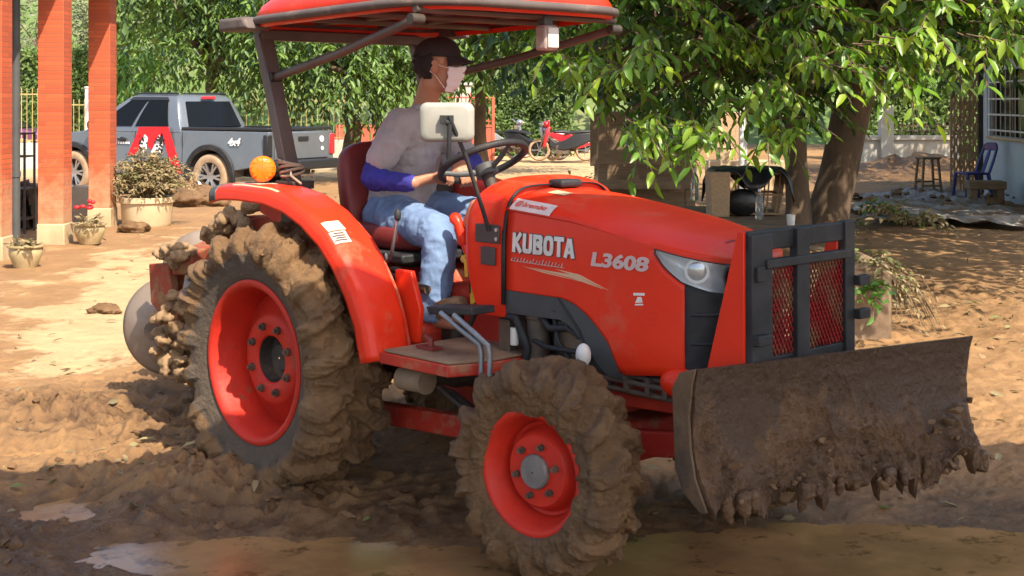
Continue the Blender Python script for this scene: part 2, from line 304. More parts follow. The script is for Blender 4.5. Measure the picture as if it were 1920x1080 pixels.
L_TREE = leaf_mat('leaf_broad', (.014, .038, .008), (.105, .215, .016), (.22, .32, .026), .36, .32)
L_BACK = leaf_mat('leaf_back', (.018, .046, .010), (.125, .215, .028), (.13, .19, .03), .5, .25)
L_BRIGHT = leaf_mat('leaf_bright', (.06, .15, .018), (.11, .22, .025), None, .45, .4)
L_HEDGE = leaf_mat('leaf_hedge', (.055, .10, .022), (.12, .19, .04), (.18, .21, .06), .6, .25)
L_DUSTY = leaf_mat('leaf_dusty', (.16, .13, .065), (.33, .25, .13), (.14, .17, .05), .8, .2)
L_PALE = leaf_mat('leaf_pale', (.13, .15, .085), (.24, .25, .15), (.2, .28, .08), .7, .25)

# ---------------------------------------------------------------- tractor frame (origin on the ground below the rear axle, x forward, y left)
TR_O = Vector((-.5595, 6.321, 0)); TR_A = R(-46)
def T2W(u, v, w): 
    c, s_ = math.cos(TR_A), math.sin(TR_A); return Vector((TR_O.x+u*c+v*s_, TR_O.y+u*s_-v*c, w))

# ---------------------------------------------------------------- the ground: one sheet with real mud relief
def blob(x, y, cx, cy, sx, sy, a=0.0):
    c, s_ = math.cos(a), math.sin(a); dx, dy = x-cx, y-cy; u = dx*c+dy*s_; v = -dx*s_+dy*c
    return np.exp(-(u/sx)**2-(v/sy)**2)
def ground_fields(x, y):
    p = np.stack([x, y, np.zeros_like(x)], 1)
    n1 = fbm(p*.7, 3, 1); n2 = fbm(p*2.6, 4, 5); wq = np.stack([fbm(p*4+3, 2, 31), fbm(p*4+9, 2, 32), 0*x], 1)*.10; n3 = fbm((p+wq)*np.array([6.5, 9, 1]), 5, 9, ridged=True, gain=.55); n4 = fbm((p+wq*1.5)*19, 4, 13, gain=.62, ridged=True); pk = sstep(-.15, .25, fbm(p*1.9, 3, 51)); n5 = fbm((p+wq*2)*13, 4, 21, gain=.6)
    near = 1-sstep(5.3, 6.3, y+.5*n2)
    # churned mud: around and behind the rear wheel, on the left bank, along the right bank
    m = .55*blob(x, y, -1.2, 5.75, .9, .55)+.5*blob(x, y, -1.6, 6.3, .5, .5)+.55*blob(x, y, -2.45, 7.1, .7, .55)+.35*blob(x, y, -1.9, 7.6, .8, .9)+.35*blob(x, y, -2.6, 5.3, .35, .4)
    m = m+.45*blob(x, y, -1.9, 5.0, .35, .35)+.3*blob(x, y, .1, 5.6, 1.2, .5)+.5*blob(x, y, 2.9, 6.3, .5, .4)+.28*blob(x, y, 3.0, 8.6, 1.0, 1.4)+.45*blob(x, y, 3.6, 11.5, 1.2, 2.2)
    m = m+.4*blob(x, y, -.6, 8.2, 1.6, 1.4)+.25*blob(x, y, -3.0, 15.5, 1.4, 3.5)+.4*blob(x, y, -3.2, 20.2, 1.3, .9)+.3*blob(x, y, 6.4, 22.5, 3, 2.5)
    m = np.clip(m+.12, 0, 1)
    z = .025*n1+m*(.050*n2+.068*np.clip(n3+.1, -.4, 1)+.034*n4*(.35+.65*pk)+.036*n5)+.004*n4
    z = z+(1-sstep(7.5, 9.5, y))*pk*.020*n4*.7
    z = z+.10*blob(x, y, -1.25, 5.85, .40, .26)+.05*blob(x, y, -1.75, 6.15, .35, .25)+.035*blob(x, y, -2.5, 7.2, .5, .35)+.12*blob(x, y, -.45, 6.9, .35, .3)
    z = z+.10*blob(x, y, -3.1, 20.2, .8, .5)+.16*blob(x, y, -2.7, 21.5, .5, .4)+.34*blob(x, y, 8.0, 29.5, 1.9, 1.8)*(1+.6*n2+.3*n5)+.3*blob(x, y, 9.3, 31, 1.2, 1.6)*(1+n2)
    # sinks that hold the muddy water
    pud = blob(x, y, -.75, 4.95, .75, .40)+1.5*blob(x, y, 1.25, 5.05, 1.35, .55)+1.3*blob(x, y, -1.85, 5.66, .26, .24)+1.0*blob(x, y, -2.25, 6.55, .35, .14)+.9*blob(x, y, -1.2, 5.15, .5, .16)+.8*blob(x, y, .2, 4.2, 3, .6)
    z = z*(1-.45*np.clip(pud, 0, 1))-.060*np.clip(pud, 0, 1.4)
    # wheel ruts
    fw = T2W(1.62, .58, 0); rw = T2W(0, .6, 0)
    z = z-.03*blob(x, y, fw.x, fw.y, .25, .25)
    pale = sstep(.0, .45, .95*blob(x, y, -3.15, 14.5, 1.5, 4.0)+.8*blob(x, y, -2.75, 10.6, .8, 2.0)+.55*blob(x, y, -2.6, 8.7, .6, .8)-.30+.55*n2+.25*n5-.45*m)
    pale = np.maximum(pale, .9*sstep(27, 31, y)*(1-sstep(3, 6, x)))
    wet = np.clip(.88*near+.55*blob(x, y, -2.3, 7.2, .9, .8)+.55*blob(x, y, -1.4, 7.4, 1.0, 1.3)+.55*blob(x, y, 3.5, 11.2, 1.2, 2.6)+.35*blob(x, y, -2.2, 16.5, 1.1, 2.6)+.45*blob(x, y, 5.6, 19.5, 2.6, 3)+.8*blob(x, y, 7.8, 28, 2.6, 4)+.22*n2-.55*n4*m-.25*n5*m, 0, 1)  # damp mud; roof and tree shade and darker hollows also put into this tone
    wet = wet*(1-.6*blob(x, y, 2.9, 7.6, .9, .9))  # sunlit right bank kept lighter, its light put into the tone
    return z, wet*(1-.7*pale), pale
def axis(segs):
    out = [segs[0][0]]
    for a, b, s0, s1 in segs:
        v = a; 
        while v < b-1e-6:
            t = (v-a)/(b-a); v = min(b, v+s0*(s1/s0)**t); out.append(v)
    return np.array(out)
ys = axis([(-14, 3.6, 2.0, .25), (3.6, 4.6, .06, .03), (4.6, 7.4, .0125, .0165), (7.4, 12, .022, .05), (12, 30, .07, .28), (30, 300, .5, 40)])
xh = axis([(0, 2.6, .0125, .0125), (2.6, 4.5, .02, .06), (4.5, 12, .08, .3), (12, 250, .6, 40)]); xs = np.concatenate([-xh[:0:-1], xh])
gx, gy = np.meshgrid(xs, ys); fx, fy = gx.ravel(), gy.ravel()
gz, gwet_shade, gpale = ground_fields(fx, fy)
gz = gz*(1-sstep(26, 60, fy)*.6)
nx_, ny_ = len(xs), len(ys); ii = (np.arange(ny_-1)[:, None]*nx_+np.arange(nx_-1)[None]).ravel()
gm = bpy.data.materials.new('mud_ground'); gm.use_nodes = True
def ground_material(m):
    nt = m.node_tree; nd = nt.nodes; lk = nt.links; b = nd['Principled BSDF']; tc = nd.new('ShaderNodeTexCoord')
    def at(n):
        a = nd.new('ShaderNodeAttribute'); a.attribute_name = n; return a.outputs['Fac']
    def noise(sc, d=8, rg=.65, st=None):
        t = nd.new('ShaderNodeTexNoise'); t.inputs['Scale'].default_value = sc; t.inputs['Detail'].default_value = d; t.inputs['Roughness'].default_value = rg; lk.new(tc.outputs['Object'], t.inputs['Vector']); return t.outputs[0]
    def rng(src, lo, hi, a=0, z=1):
        r = nd.new('ShaderNodeMapRange'); r.inputs[1].default_value = lo; r.inputs[2].default_value = hi; r.inputs[3].default_value = a; r.inputs[4].default_value = z; lk.new(src, r.inputs[0]); return r.outputs[0]
    def mixc(f, c0, c1):
        x = nd.new('ShaderNodeMix'); x.data_type = 'RGBA'; lk.new(f, x.inputs[0])
        for k, c in ((6, c0), (7, c1)):
            if isinstance(c, tuple): x.inputs[k].default_value = (*c, 1)
            else: lk.new(c, x.inputs[k])
        return x.outputs[2]
    dry = mixc(rng(noise(2.2), .35, .65), (.31, .172, .070), (.225, .118, .046))
    dry = mixc(rng(noise(30), .55, .8), dry, (.18, .092, .040))
    wet_shade_c = mixc(rng(noise(4.5), .35, .68), (.155, .080, .030), (.088, .044, .016))  # brown of damp mud, also used for the shade painted into the ground
    pale = mixc(rng(noise(3), .4, .7), (.46, .32, .165), (.37, .24, .115))
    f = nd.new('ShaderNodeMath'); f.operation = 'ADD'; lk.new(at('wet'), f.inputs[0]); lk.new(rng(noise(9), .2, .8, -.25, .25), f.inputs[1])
    c = mixc(rng(f.outputs[0], .25, .75), dry, wet_shade_c); g = nd.new('ShaderNodeMath'); g.operation = 'ADD'; lk.new(at('pale'), g.inputs[0]); lk.new(rng(noise(7, 12, .78), .2, .8, -.55, .55), g.inputs[1])
    c = mixc(rng(g.outputs[0], .22, .85), c, pale); lk.new(c, b.inputs['Base Color'])
    ro = nd.new('ShaderNodeMath'); ro.operation = 'MULTIPLY'; lk.new(rng(f.outputs[0], .3, .9), ro.inputs[0]); lk.new(rng(noise(8), .34, .56, .16, .70), ro.inputs[1])
    su = nd.new('ShaderNodeMath'); su.operation = 'SUBTRACT'; su.inputs[0].default_value = .88; lk.new(ro.outputs[0], su.inputs[1]); lk.new(su.outputs[0], b.inputs['Roughness'])
    bp = nd.new('ShaderNodeBump'); bp.inputs['Strength'].default_value = .8; bp.inputs['Distance'].default_value = .022; lk.new(noise(34, 12, .74), bp.inputs['Height']); lk.new(bp.outputs[0], b.inputs['Normal'])
ground_material(gm)
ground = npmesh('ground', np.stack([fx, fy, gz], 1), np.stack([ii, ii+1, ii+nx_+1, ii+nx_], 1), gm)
attr(ground.data, 'wet', gwet_shade); attr(ground.data, 'pale', gpale); tag(ground, kind='structure')
def gz_at(x, y): return float(ground_fields(np.array([x*1.0]), np.array([y*1.0]))[0][0])
# muddy water lying in the sinks
wm = mat('muddy_water', (.34, .185, .076), .16, c2=(.24, .128, .052), sc=2.4, lo=.42, hi=.58, spec=.5, bump=.35, bsc=10, c3=(.15, .079, .030), sc3=5, lo3=.56, hi3=.62)
w = MB(); w.sheet(120, 60, lambda a, b: (-4+9*a, 3.0+3.9*b, -.044)); wo = w.build('water', wm, smooth=0); tag(wo, kind='structure')

# loose clods of mud: too many to count, one mass
def unit(a): return a/np.maximum(1e-9, np.linalg.norm(a, axis=1))[:, None]
def ico(sub):
    import bmesh
    bm = bmesh.new(); bmesh.ops.create_icosphere(bm, subdivisions=sub, radius=1); V = np.array([v.co[:] for v in bm.verts]); Fq = np.array([[v.index for v in f.verts] for f in bm.faces]); bm.free(); return V, Fq
def lumps(name, P, S, m, seed, squash=.6, sub=2, parent=None):
    V0, F0 = ico(sub); n = len(P); out = []; 
    for k in range(6): out.append(V0*(1+.75*fbm(V0*1.2+k*9.1+seed, 3, seed+k)+.35*fbm(V0*3+k, 2, seed+k, ridged=True))[:, None])
    rr_ = np.random.default_rng(seed)
    for A in out:                                             # broken faces, as torn clay has
        for _ in range(9):
            nv = unit(rr_.normal(0, 1, (1, 3)))[0]; dd_ = A@nv; cut = rr_.uniform(.45, .8); A -= np.clip(dd_-cut, 0, None)[:, None]*nv
    pick = RNG.integers(0, 6, n); an = RNG.uniform(0, 6.28, n); V = np.array(out)[pick]
    c, s_ = np.cos(an)[:, None], np.sin(an)[:, None]; st = RNG.uniform(.8, 1.7, n)[:, None]
    x = V[:, :, 0]*st; y = V[:, :, 1]; X = x*c-y*s_; Y = x*s_+y*c; Z = V[:, :, 2]*squash
    W = np.stack([X, Y, Z], 2)*np.asarray(S)[:, None, None]+np.asarray(P)[:, None, :]
    Fq = (F0[None]+(np.arange(n)*len(V0))[:, None, None]).reshape(-1, 3)
    o = npmesh(name, W.reshape(-1, 3), Fq, m, parent); o.data.set_sharp_from_angle(angle=R(28)); return o
def scatter(n, spots, seed):
    r = np.random.default_rng(seed); P = []
    for cx, cy, sx, sy, k in spots: P.append(np.stack([r.normal(cx, sx, int(n*k)), r.normal(cy, sy, int(n*k))], 1))
    P = np.concatenate(P); z, wt, pl = ground_fields(P[:, 0], P[:, 1]); return np.column_stack([P, z]), wt, z
P, wt, z = scatter(520, [(-1.25, 5.7, .55, .32, .28), (-1.6, 6.15, .35, .3, .12), (-2.4, 7.0, .45, .35, .12), (-1.85, 5.0, .25, .2, .05), (-.2, 6.3, .9, .4, .12), (3.0, 6.4, .4, .4, .05), (3.3, 10.5, 1.0, 2.0, .14), (-1.8, 8.5, .8, 1.2, .08), (2.7, 8.0, .6, .6, .04)], 3)
k = z > -.03
S = np.abs(RNG.normal(0, .013, len(P)))+.005; o = lumps('mud_clods', P[k]-np.array([0, 0, .002]), S[k], M['clod'], 5); tag(o, 'scattered clods of churned brown mud on the wet ground', 'mud', kind='stuff')
P, wt, z = scatter(260, [(-2.5, 11, .9, 2.6, .35), (-2.2, 17, 1.2, 3, .2), (3.4, 8.5, .5, 1.0, .15), (4.6, 15, .8, 1.8, .15), (6.5, 24, 1.5, 3, .25)], 8)
S = np.abs(RNG.normal(0, .010, len(P)))+.005; o = lumps('dry_crumbs', P-np.array([0, 0, .003]), S*np.clip(P[:, 1]/9, 1, 2), M['clod_dry'], 15); tag(o, 'dry mud crumbs littered over the pale sunlit yard', 'mud', kind='stuff')
for (px, py, Y, r_, lab) in [(370, 392, 21.6, .34, 'flat slab of dug mud lying behind the cream oblong planter'), (250, 432, 17.2, .15, 'small rounded heap of dried mud by the red pillar foot'), (198, 585, 10.6, .09, 'dark fist sized lump of mud on the pale paving')]:
    g = PT(px, py, Y); V0, F0 = ico(4); Vv = V0*(1+.5*fbm(V0*1.4+Y, 5, 3)+.3*fbm(V0*4+Y, 4, 6, ridged=True))[:, None]*np.array([1.25, .9, .55])*r_+np.array([g.x, Y, .3*r_])
    tag(npmesh('mud_heap', Vv, F0, M['clod']), lab, 'mud heap')

# fallen leaves and straw trodden into the mud
q = np.random.default_rng(66); P = np.concatenate([np.stack([q.normal(a_, b_, n_), q.normal(c_, d_, n_)], 1) for a_, b_, c_, d_, n_ in ((3.4, .9, 10.5, 2.2, 230), (-1.7, .7, 6.2, .6, 60), (-2.4, .8, 9.0, 1.8, 90), (5.5, 1.2, 19, 3, 160), (-2.6, 1.1, 16, 2.5, 80), (1.5, 1.2, 6.0, .5, 50))])
P = np.column_stack([P, ground_fields(P[:, 0], P[:, 1])[0]+.012]); LITTER = P
# hill behind everything, with scrub
def hillz(x, y): return np.clip((y-52)*.55, 0, 26)+2.5*fbm(np.stack([x*.09, y*.09, 0*x], 1), 3, 40)*sstep(52, 66, y)
hx, hy = np.meshgrid(np.linspace(-60, 60, 90), np.linspace(50, 110, 50)); hx, hy = hx.ravel(), hy.ravel()
ii = (np.arange(49)[:, None]*90+np.arange(89)[None]).ravel()
hm = mat('hill_grass', (.11, .17, .04), .9, c2=(.06, .10, .025), sc=.5, c3=(.22, .22, .09), sc3=.25, lo3=.5, hi3=.7, bump=1, bsc=3)
tag(npmesh('hill', np.stack([hx, hy, hillz(hx, hy)-.2], 1), np.stack([ii, ii+1, ii+91, ii+90], 1), hm), kind='structure')

# ---------------------------------------------------------------- leaves and trees
LV = np.array([(0, 0, 0), (.30, .42, .10), (.30, 0, 0), (.30, -.42, .10), (.68, .36, .05), (.68, 0, -.05), (.68, -.36, .05), (1, 0, -.16)])
LF = np.array([(0, 2, 1), (0, 3, 2), (1, 2, 5), (1, 5, 4), (2, 3, 6), (2, 6, 5), (4, 5, 7), (5, 6, 7)])
SV = np.array([(0, 0, 0), (.5, .45, .08), (1, 0, -.1), (.5, -.45, .08)]); SF = np.array([(0, 2, 1), (0, 3, 2)])
def unit(a): return a/np.maximum(1e-9, np.linalg.norm(a, axis=1))[:, None]
def leafmesh(name, P, D, Nn, L, W, tone, m, parent=None, small=False):
    V0, F0 = (SV, SF) if small else (LV, LF); D = unit(D); S_ = unit(np.cross(Nn, D)); Nn = np.cross(D, S_); n = len(P)
    L = np.broadcast_to(L, n)[:, None, None]; W = np.broadcast_to(W, n)[:, None, None]
    V = P[:, None, :]+D[:, None, :]*V0[None, :, 0:1]*L+S_[:, None, :]*V0[None, :, 1:2]*W+Nn[:, None, :]*V0[None, :, 2:3]*L*.8
    Fq = (F0[None]+(np.arange(n)*len(V0))[:, None, None]).reshape(-1, 3)
    o = npmesh(name, V.reshape(-1, 3), Fq, m, parent, smooth=False); attr(o.data, 'tone', np.repeat(tone, len(V0))); return o
def sprigs(B, D, nl, slen, droop, r, hang=.6, tone=(.0, 1.0), spread=.75):
    """leaves in alternate pairs along drooping twigs"""
    n = len(B); t = (np.arange(nl)+.6)/nl; D = unit(D); side = unit(np.cross(D, np.array([0, 0, 1.0]))+1e-4)
    slen = np.broadcast_to(slen, n); T = np.broadcast_to(t[None], (n, nl))
    P = B[:, None]+D[:, None]*(T*slen[:, None])[:, :, None]; P[:, :, 2] -= droop*slen[:, None]*T**2
    sg = np.where(np.arange(nl) % 2, 1, -1)[None, :, None]
    d = D[:, None]*.5+side[:, None]*sg*spread+np.array([0, 0, -1.0])*hang+r.normal(0, .28, (n, nl, 3))
    nn = np.array([0, 0, 1.0])*.7+D[:, None]*.35+r.normal(0, .35, (n, nl, 3))
    tn = np.clip(r.uniform(tone[0], tone[1], (n, 1))+r.normal(0, .13, (n, nl)), 0, 1)
    return P.reshape(-1, 3), d.reshape(-1, 3), nn.reshape(-1, 3), tn.ravel()
def twigs(mb, B, D, slen, droop, r0, every=1):
    for i in range(0, len(B), every):
        d = Vector(D[i]).normalized(); b = Vector(B[i]); L = float(np.broadcast_to(slen, len(B))[i])
        mb.tube([b-d*.05, b+d*L*.5-Vector((0, 0, droop*L*.25)), b+d*L-Vector((0, 0, droop*L))], [r0, r0*.8, r0*.4], 4)
def tree_wood(mb, base, top, r0, r1, limbs, r, wob=.12, n=14):
    base = Vector(base); top = Vector(top); pts = []; rs = []
    for i in range(9):
        t = i/8; pts.append(base.lerp(top, t)+Vector((r.normal(0, wob*r0), r.normal(0, wob*r0), 0))*(t > 0)); rs.append((r0+(r1-r0)*t)*(1+.55*math.exp(-t*9)))
    mb.tube(pts, rs, n)
    for (t, tip, ra) in limbs:
        a = base.lerp(top, t); tip = Vector(tip); m = a.lerp(tip, .5)+Vector((r.normal(0, .1), r.normal(0, .1), .25*(tip-a).length*.3))
        mb.tube([a, a.lerp(m, .5)+Vector((0, 0, .05)), m, m.lerp(tip, .55), tip], [ra, ra*.85, ra*.65, ra*.45, ra*.2], 9)

q = np.random.default_rng(67); n = len(LITTER); d = q.normal(0, 1, (n, 3)); d[:, 2] *= .15; tag(leafmesh('leaf_litter', LITTER, d, q.normal(0, .35, (n, 3))+np.array([0, 0, 1.0]), q.uniform(.03, .11, n), q.uniform(.012, .04, n), q.uniform(0, 1, n), L_DUSTY), 'fallen brown leaves and straw trodden into the mud', 'leaf litter', kind='stuff')
# the broad leaved tree over the yard on the right
r = np.random.default_rng(21)
bt = thing('broadleaf_tree', 'thick trunked broad leaved tree spreading low drooping branches over the yard', 'tree', (4.0, 17.2, 0))
tb = Vector((4.0, 17.2, 0))
wd = MB()
tree_wood(wd, (-.12, 0, -.1), (.55, 0, 3.1), .205, .27, [(.55, (1.9, -1.2, 3.2), .2), (.8, (-2.6, -2.8, 3.1), .19), (.85, (-1.2, -5.5, 3.0), .17), (.9, (1.2, -6.0, 3.0), .16), (.95, (3.2, -4.0, 3.2), .15), (.95, (-3.5, 1.5, 3.6), .14), (1, (2.5, 2.5, 4.4), .15), (1, (.3, .5, 5.6), .2)], r, .10, 22)
tk = wd.build('trunk', M['bark'], bt, smooth=60)
a = coords(tk.data); nn = normals(tk.data)
md = tk.modifiers.new('s', 'SUBSURF'); md.levels = md.render_levels = 1
bnd_x = [860, 900, 960, 1010, 1060, 1120, 1180, 1250, 1310, 1345, 1390, 1430, 1480, 1530, 1580, 1640, 1700, 1760, 1830, 1960]
bnd_y = [100, 130, 118, 160, 245, 235, 290, 300, 300, 225, 215, 250, 290, 235, 185, 185, 180, 205, 160, 150]
def fringe(n, Y0, Y1, x0, x1, ytop, seed, off=0):
    q = np.random.default_rng(seed); px = q.uniform(x0, x1, n); yb = np.interp(px, bnd_x, bnd_y)+off; py = q.uniform(ytop, yb); Y = q.uniform(Y0, Y1, n)
    return np.stack([(px-960)/F_PX*Y, Y, CAM_H-(py-HOR)/F_PX*Y], 1), q
allP = []
# low skirt of the crown, near side
B, q = fringe(620, 9.4, 13.0, 1000, 1980, -160, 5, -85); D = q.normal(0, .6, (len(B), 3)); D[:, 1] -= .8; D[:, 2] = q.uniform(-.25, .45, len(B)); SL = q.uniform(.28, .6, len(B))
allP.append((*sprigs(B, D, 13, SL, .55, q, .85, (.0, .8)), .128)); sk = (B, D, SL)
B, q = fringe(520, 12.5, 19.0, 860, 2050, -200, 6, -60); D = q.normal(0, .7, (len(B), 3)); D[:, 2] = q.uniform(-.2, .4, len(B))
allP.append((*sprigs(B, D, 11, q.uniform(.4, .8, len(B)), .5, q, .8, (.0, .5)), .19))
# sprays reaching into the sun; sunlight is also put into their lighter tone
spray = [(1275, 25, 9.0, 60, 45), (1215, 130, 8.8, 60, 45), (1150, 165, 9.0, 45, 30), (1060, 150, 9.3, 45, 40), (1185, 255, 8.9, 40, 30), (1300, 275, 8.7, 45, 22), (1240, 300, 9.0, 40, 18), (1440, 190, 8.9, 30, 26), (1385, 225, 9.2, 45, 30), (1455, 285, 8.8, 40, 28), (1560, 150, 8.5, 40, 35), (1640, 165, 8.6, 70, 35), (1700, 150, 8.6, 60, 35), (1730, 60, 8.5, 60, 50), (1810, 95, 8.4, 70, 45), (1890, 100, 8.4, 60, 40), (1500, 110, 9.1, 60, 35), (1650, 120, 8.7, 50, 30), (1420, 120, 9.4, 60, 40), (1340, 95, 9.4, 60, 40), (1560, 60, 9.2, 80, 40), (1100, 100, 9.6, 60, 40), (1880, 40, 8.4, 60, 40)]
Bs = []; q = np.random.default_rng(9)
for (px, py, Y, sx, sy) in spray:
    for _ in range(7):
        p = PT(px+q.normal(0, sx*.5), py-42+q.normal(0, sy*.4), Y+q.normal(0, .12)); Bs.append(p[:])
B = np.array(Bs); D = q.normal(0, .5, (len(B), 3)); D[:, 1] -= .75; D[:, 0] += .35; D[:, 2] = q.uniform(-.25, .3, len(B)); SL2 = q.uniform(.2, .42, len(B))
allP.append((*sprigs(B, D, 9, SL2, .6, q, .95, (.7, 1.0)), .122)); sk2 = (B, D, SL2)
# the high crown that shades the rest
n = 3200; q = np.random.default_rng(14); dd = unit(q.normal(0, 1, (n, 3))); dd[:, 2] = np.abs(dd[:, 2]); rad = q.uniform(.45, 1, n)**.6
B = np.array([4.1, 16.3, 3.1])+dd*rad[:, None]*np.array([5.0, 7.0, 4.0])*(1+.22*fbm(dd*2.2, 3, 3))[:, None]
B[:700] = np.array([1.9, 10.6, 3.3])+dd[:700]*rad[:700, None]*np.array([2.4, 2.9, 1.5])  # unseen front lobe added to shade the left part of the skirt
B[:, 2] += .25*fbm(B*.6, 2, 8)
D = dd*np.array([1, 1, .2])+q.normal(0, .5, (n, 3)); D[:, 2] -= .1
allP.append((*sprigs(B, D, 9, q.uniform(.5, 1.0, n), .5, q, .7, (.0, .9)), .27))
P = np.concatenate([x[0] for x in allP]); Dd = np.concatenate([x[1] for x in allP]); Nn = np.concatenate([x[2] for x in allP]); tn = np.concatenate([x[3] for x in allP]); Ls = np.concatenate([np.full(len(x[0]), x[4]) for x in allP])
Ls = Ls*r.uniform(.5, 1.22, len(Ls))
# keep the view to the yard open below the drooping edge
o = leafmesh('crown', P-np.array(tb), Dd, Nn, Ls, Ls*.42, tn, L_TREE, bt)
tw = MB(); 
for (B, D, SL) in (sk, sk2): twigs(tw, B-np.array(tb), D, SL, .55, .006, 2 if len(B) > 300 else 1)
for _ in range(26):                                           # boughs that carry the sprays
    px = random.uniform(1030, 1930); p = PT(px, np.interp(px, bnd_x, bnd_y)-random.uniform(70, 170), random.uniform(9.2, 11)); a0 = Vector((4.3+random.uniform(-1, 1), 16.2, 3.1))
    m_ = a0.lerp(p, .55)+Vector((0, 0, .35)); tw.tube([a0-tb, a0.lerp(m_, .5)-tb+Vector((0, 0, .1)), m_-tb, m_.lerp(p, .6)-tb, p-tb], [.07, .05, .04, .025, .010], 6)
tw.build('branches', M['bark'], bt, smooth=60)
# tree added further back right to shade the far corner of the yard
bushy_late = [('added_shade_tree', 'broad crowned tree added behind the house to shade the far grey wall', 11.6, 28.5)]
# slimmer trunk beside it
st = thing('slim_tree', 'slim straight trunk standing just left of the thick tree trunk', 'tree', (3.42, 16.6, 0))
wd = MB(); tree_wood(wd, (0, 0, -.1), (-.05, .15, 3.6), .13, .12, [(.75, (-.9, -.3, 3.5), .07)], r, .1, 14); wd.build('trunk', M['bark'], st, smooth=60)
B = np.array([0, 0, 3.6])+q.normal(0, .5, (60, 3)); D = q.normal(0, 1, (60, 3)); x = sprigs(B, D, 9, .6, .5, q, .8, (0, .5)); leafmesh('crown', x[0], x[1], x[2], .2, .085, x[3], L_TREE, st)

def bushy_tree(name, label, cx, cy, base_r, trunk_h, blobs, leaf, n_per, lm, seed, small=False, nl=9, slen=(.5, .9), hang=.7, group=None, tone=(0, 1), cat='tree', wob=.3):
    q = np.random.default_rng(seed); t = thing(name, label, cat, (cx, cy, 0), group=group); wd = MB()
    tree_wood(wd, (0, 0, -.1), (0, 0, trunk_h), base_r, base_r*.7, [(.9, (b[0], b[1], b[2]), base_r*.5) for b in blobs[:7]], q); wd.build('trunk', M['bark'], t, smooth=60)
    Ps = []
    for (x, y, z, rx, ry, rz) in blobs:
        n = int(n_per*(rx*ry+rx*rz+ry*rz)/3); dd = unit(q.normal(0, 1, (n, 3))); rad = q.uniform(.55, 1.0, n)
        B = np.array([x, y, z])+dd*(rad*(1+wob*fbm(dd*2+x, 2, 4)+.8*wob*fbm(dd*4+x, 2, 7)))[:, None]*np.array([rx, ry, rz]); D = dd+q.normal(0, .5, (n, 3)); D[:, 2] -= .25
        kk = fbm(B*1.15+seed, 2, seed) > -.12; B, D = B[kk], D[kk]; n = len(B)
        Ps.append(sprigs(B, D, nl, q.uniform(*slen, n), .5, q, hang, tone))
    P, Dd, Nn, tn = [np.concatenate([x[i] for x in Ps]) for i in range(4)]; Ls = leaf*q.uniform(.7, 1.2, len(P))
    keep = P[:, 2] > .05
    leafmesh('crown', P[keep], Dd[keep], Nn[keep], Ls[keep], Ls[keep]*.36, tn[keep], lm, t, small); return t
def PB(px, py, Y, cx, cy, rx, ry, rz): p = PT(px, py, Y); return (p.x-cx, p.y-cy, p.z, rx, ry, rz)
# trees behind the pickup
cx, cy = PT(400, 300, 30.5).x, 30.5
bushy_tree('dense_tree', 'dense dark green tree hanging its leaves over the pickup roof', cx, cy, .22, 2.6, [PB(340, 60, 29, cx, cy, .95, 1.1, 1.0), PB(430, 110, 29.2, cx, cy, 1.1, 1.2, .75), PB(318, -10, 29.5, cx, cy, .95, 1.2, .8), PB(400, -30, 29, cx, cy, 1.4, 1.5, 1.2), PB(480, 20, 29.5, cx, cy, 1.2, 1.4, 1.2), PB(400, -150, 30, cx, cy, 2.0, 2, 1.6)], .185, 150, L_BACK, 31, tone=(0, .95))
cx, cy = PT(265, 260, 31.5).x, 31.5
bushy_tree('young_tree', 'young bright yellow green leafy tree behind the pickup bonnet', cx, cy, .07, 1.2, [PB(262, 150, 31, cx, cy, .55, .5, .6), PB(290, 130, 31, cx, cy, .45, .5, .5), PB(240, 120, 31, cx, cy, .4, .5, .5)], .22, 130, L_BRIGHT, 32, tone=(.2, 1))
cx, cy = PT(660, 250, 28.5).x, 28.5
bushy_tree('shade_tree', 'dark spreading tree behind the tractor seat with leaves down to the wall', cx, cy, .2, 2.2, [PB(600, 120, 27.5, cx, cy, 1.0, 1, .8), PB(690, 120, 27.3, cx, cy, .8, .9, .6), PB(650, 165, 27, cx, cy, .45, .5, .22), PB(560, 90, 28, cx, cy, .9, 1, .7), PB(740, 110, 28, cx, cy, .7, .9, .8), PB(640, 20, 28, cx, cy, 1.8, 1.5, 1.0), PB(560, 0, 28, cx, cy, 1.2, 1.3, 1.2), PB(800, 60, 28.5, cx, cy, 1.2, 1.2, .9)], .19, 150, L_BACK, 33, tone=(0, .8))
cx, cy = PT(900, 200, 31).x, 31
bushy_tree('leaning_tree', 'dark leaved tree hanging above the clipped hedge', cx, cy, .15, 2.6, [PB(880, 30, 30, cx, cy, 1.6, 1.4, .9), PB(980, 60, 30, cx, cy, 1.3, 1.3, .8), PB(930, 110, 30, cx, cy, .8, .8, .35), PB(1050, 30, 31, cx, cy, 1.6, 1.4, 1.3), PB(960, -60, 30, cx, cy, 2.5, 2, 1.2)], .25, 80, L_BACK, 34, tone=(0, .55))
for nm, lab, cx, cy in bushy_late: bushy_tree(nm, lab, cx, cy, .25, 3.4, [(-1.2, .5, 5.0, 2.6, 3.6, 1.9), (-2.6, -1.5, 4.6, 2.0, 2.6, 1.2), (0, 2.5, 5.4, 2.6, 3, 2), (-3.2, 2.0, 4.7, 2.0, 2.4, 1.1)], .3, 60, L_TREE, 61, tone=(0, .8))
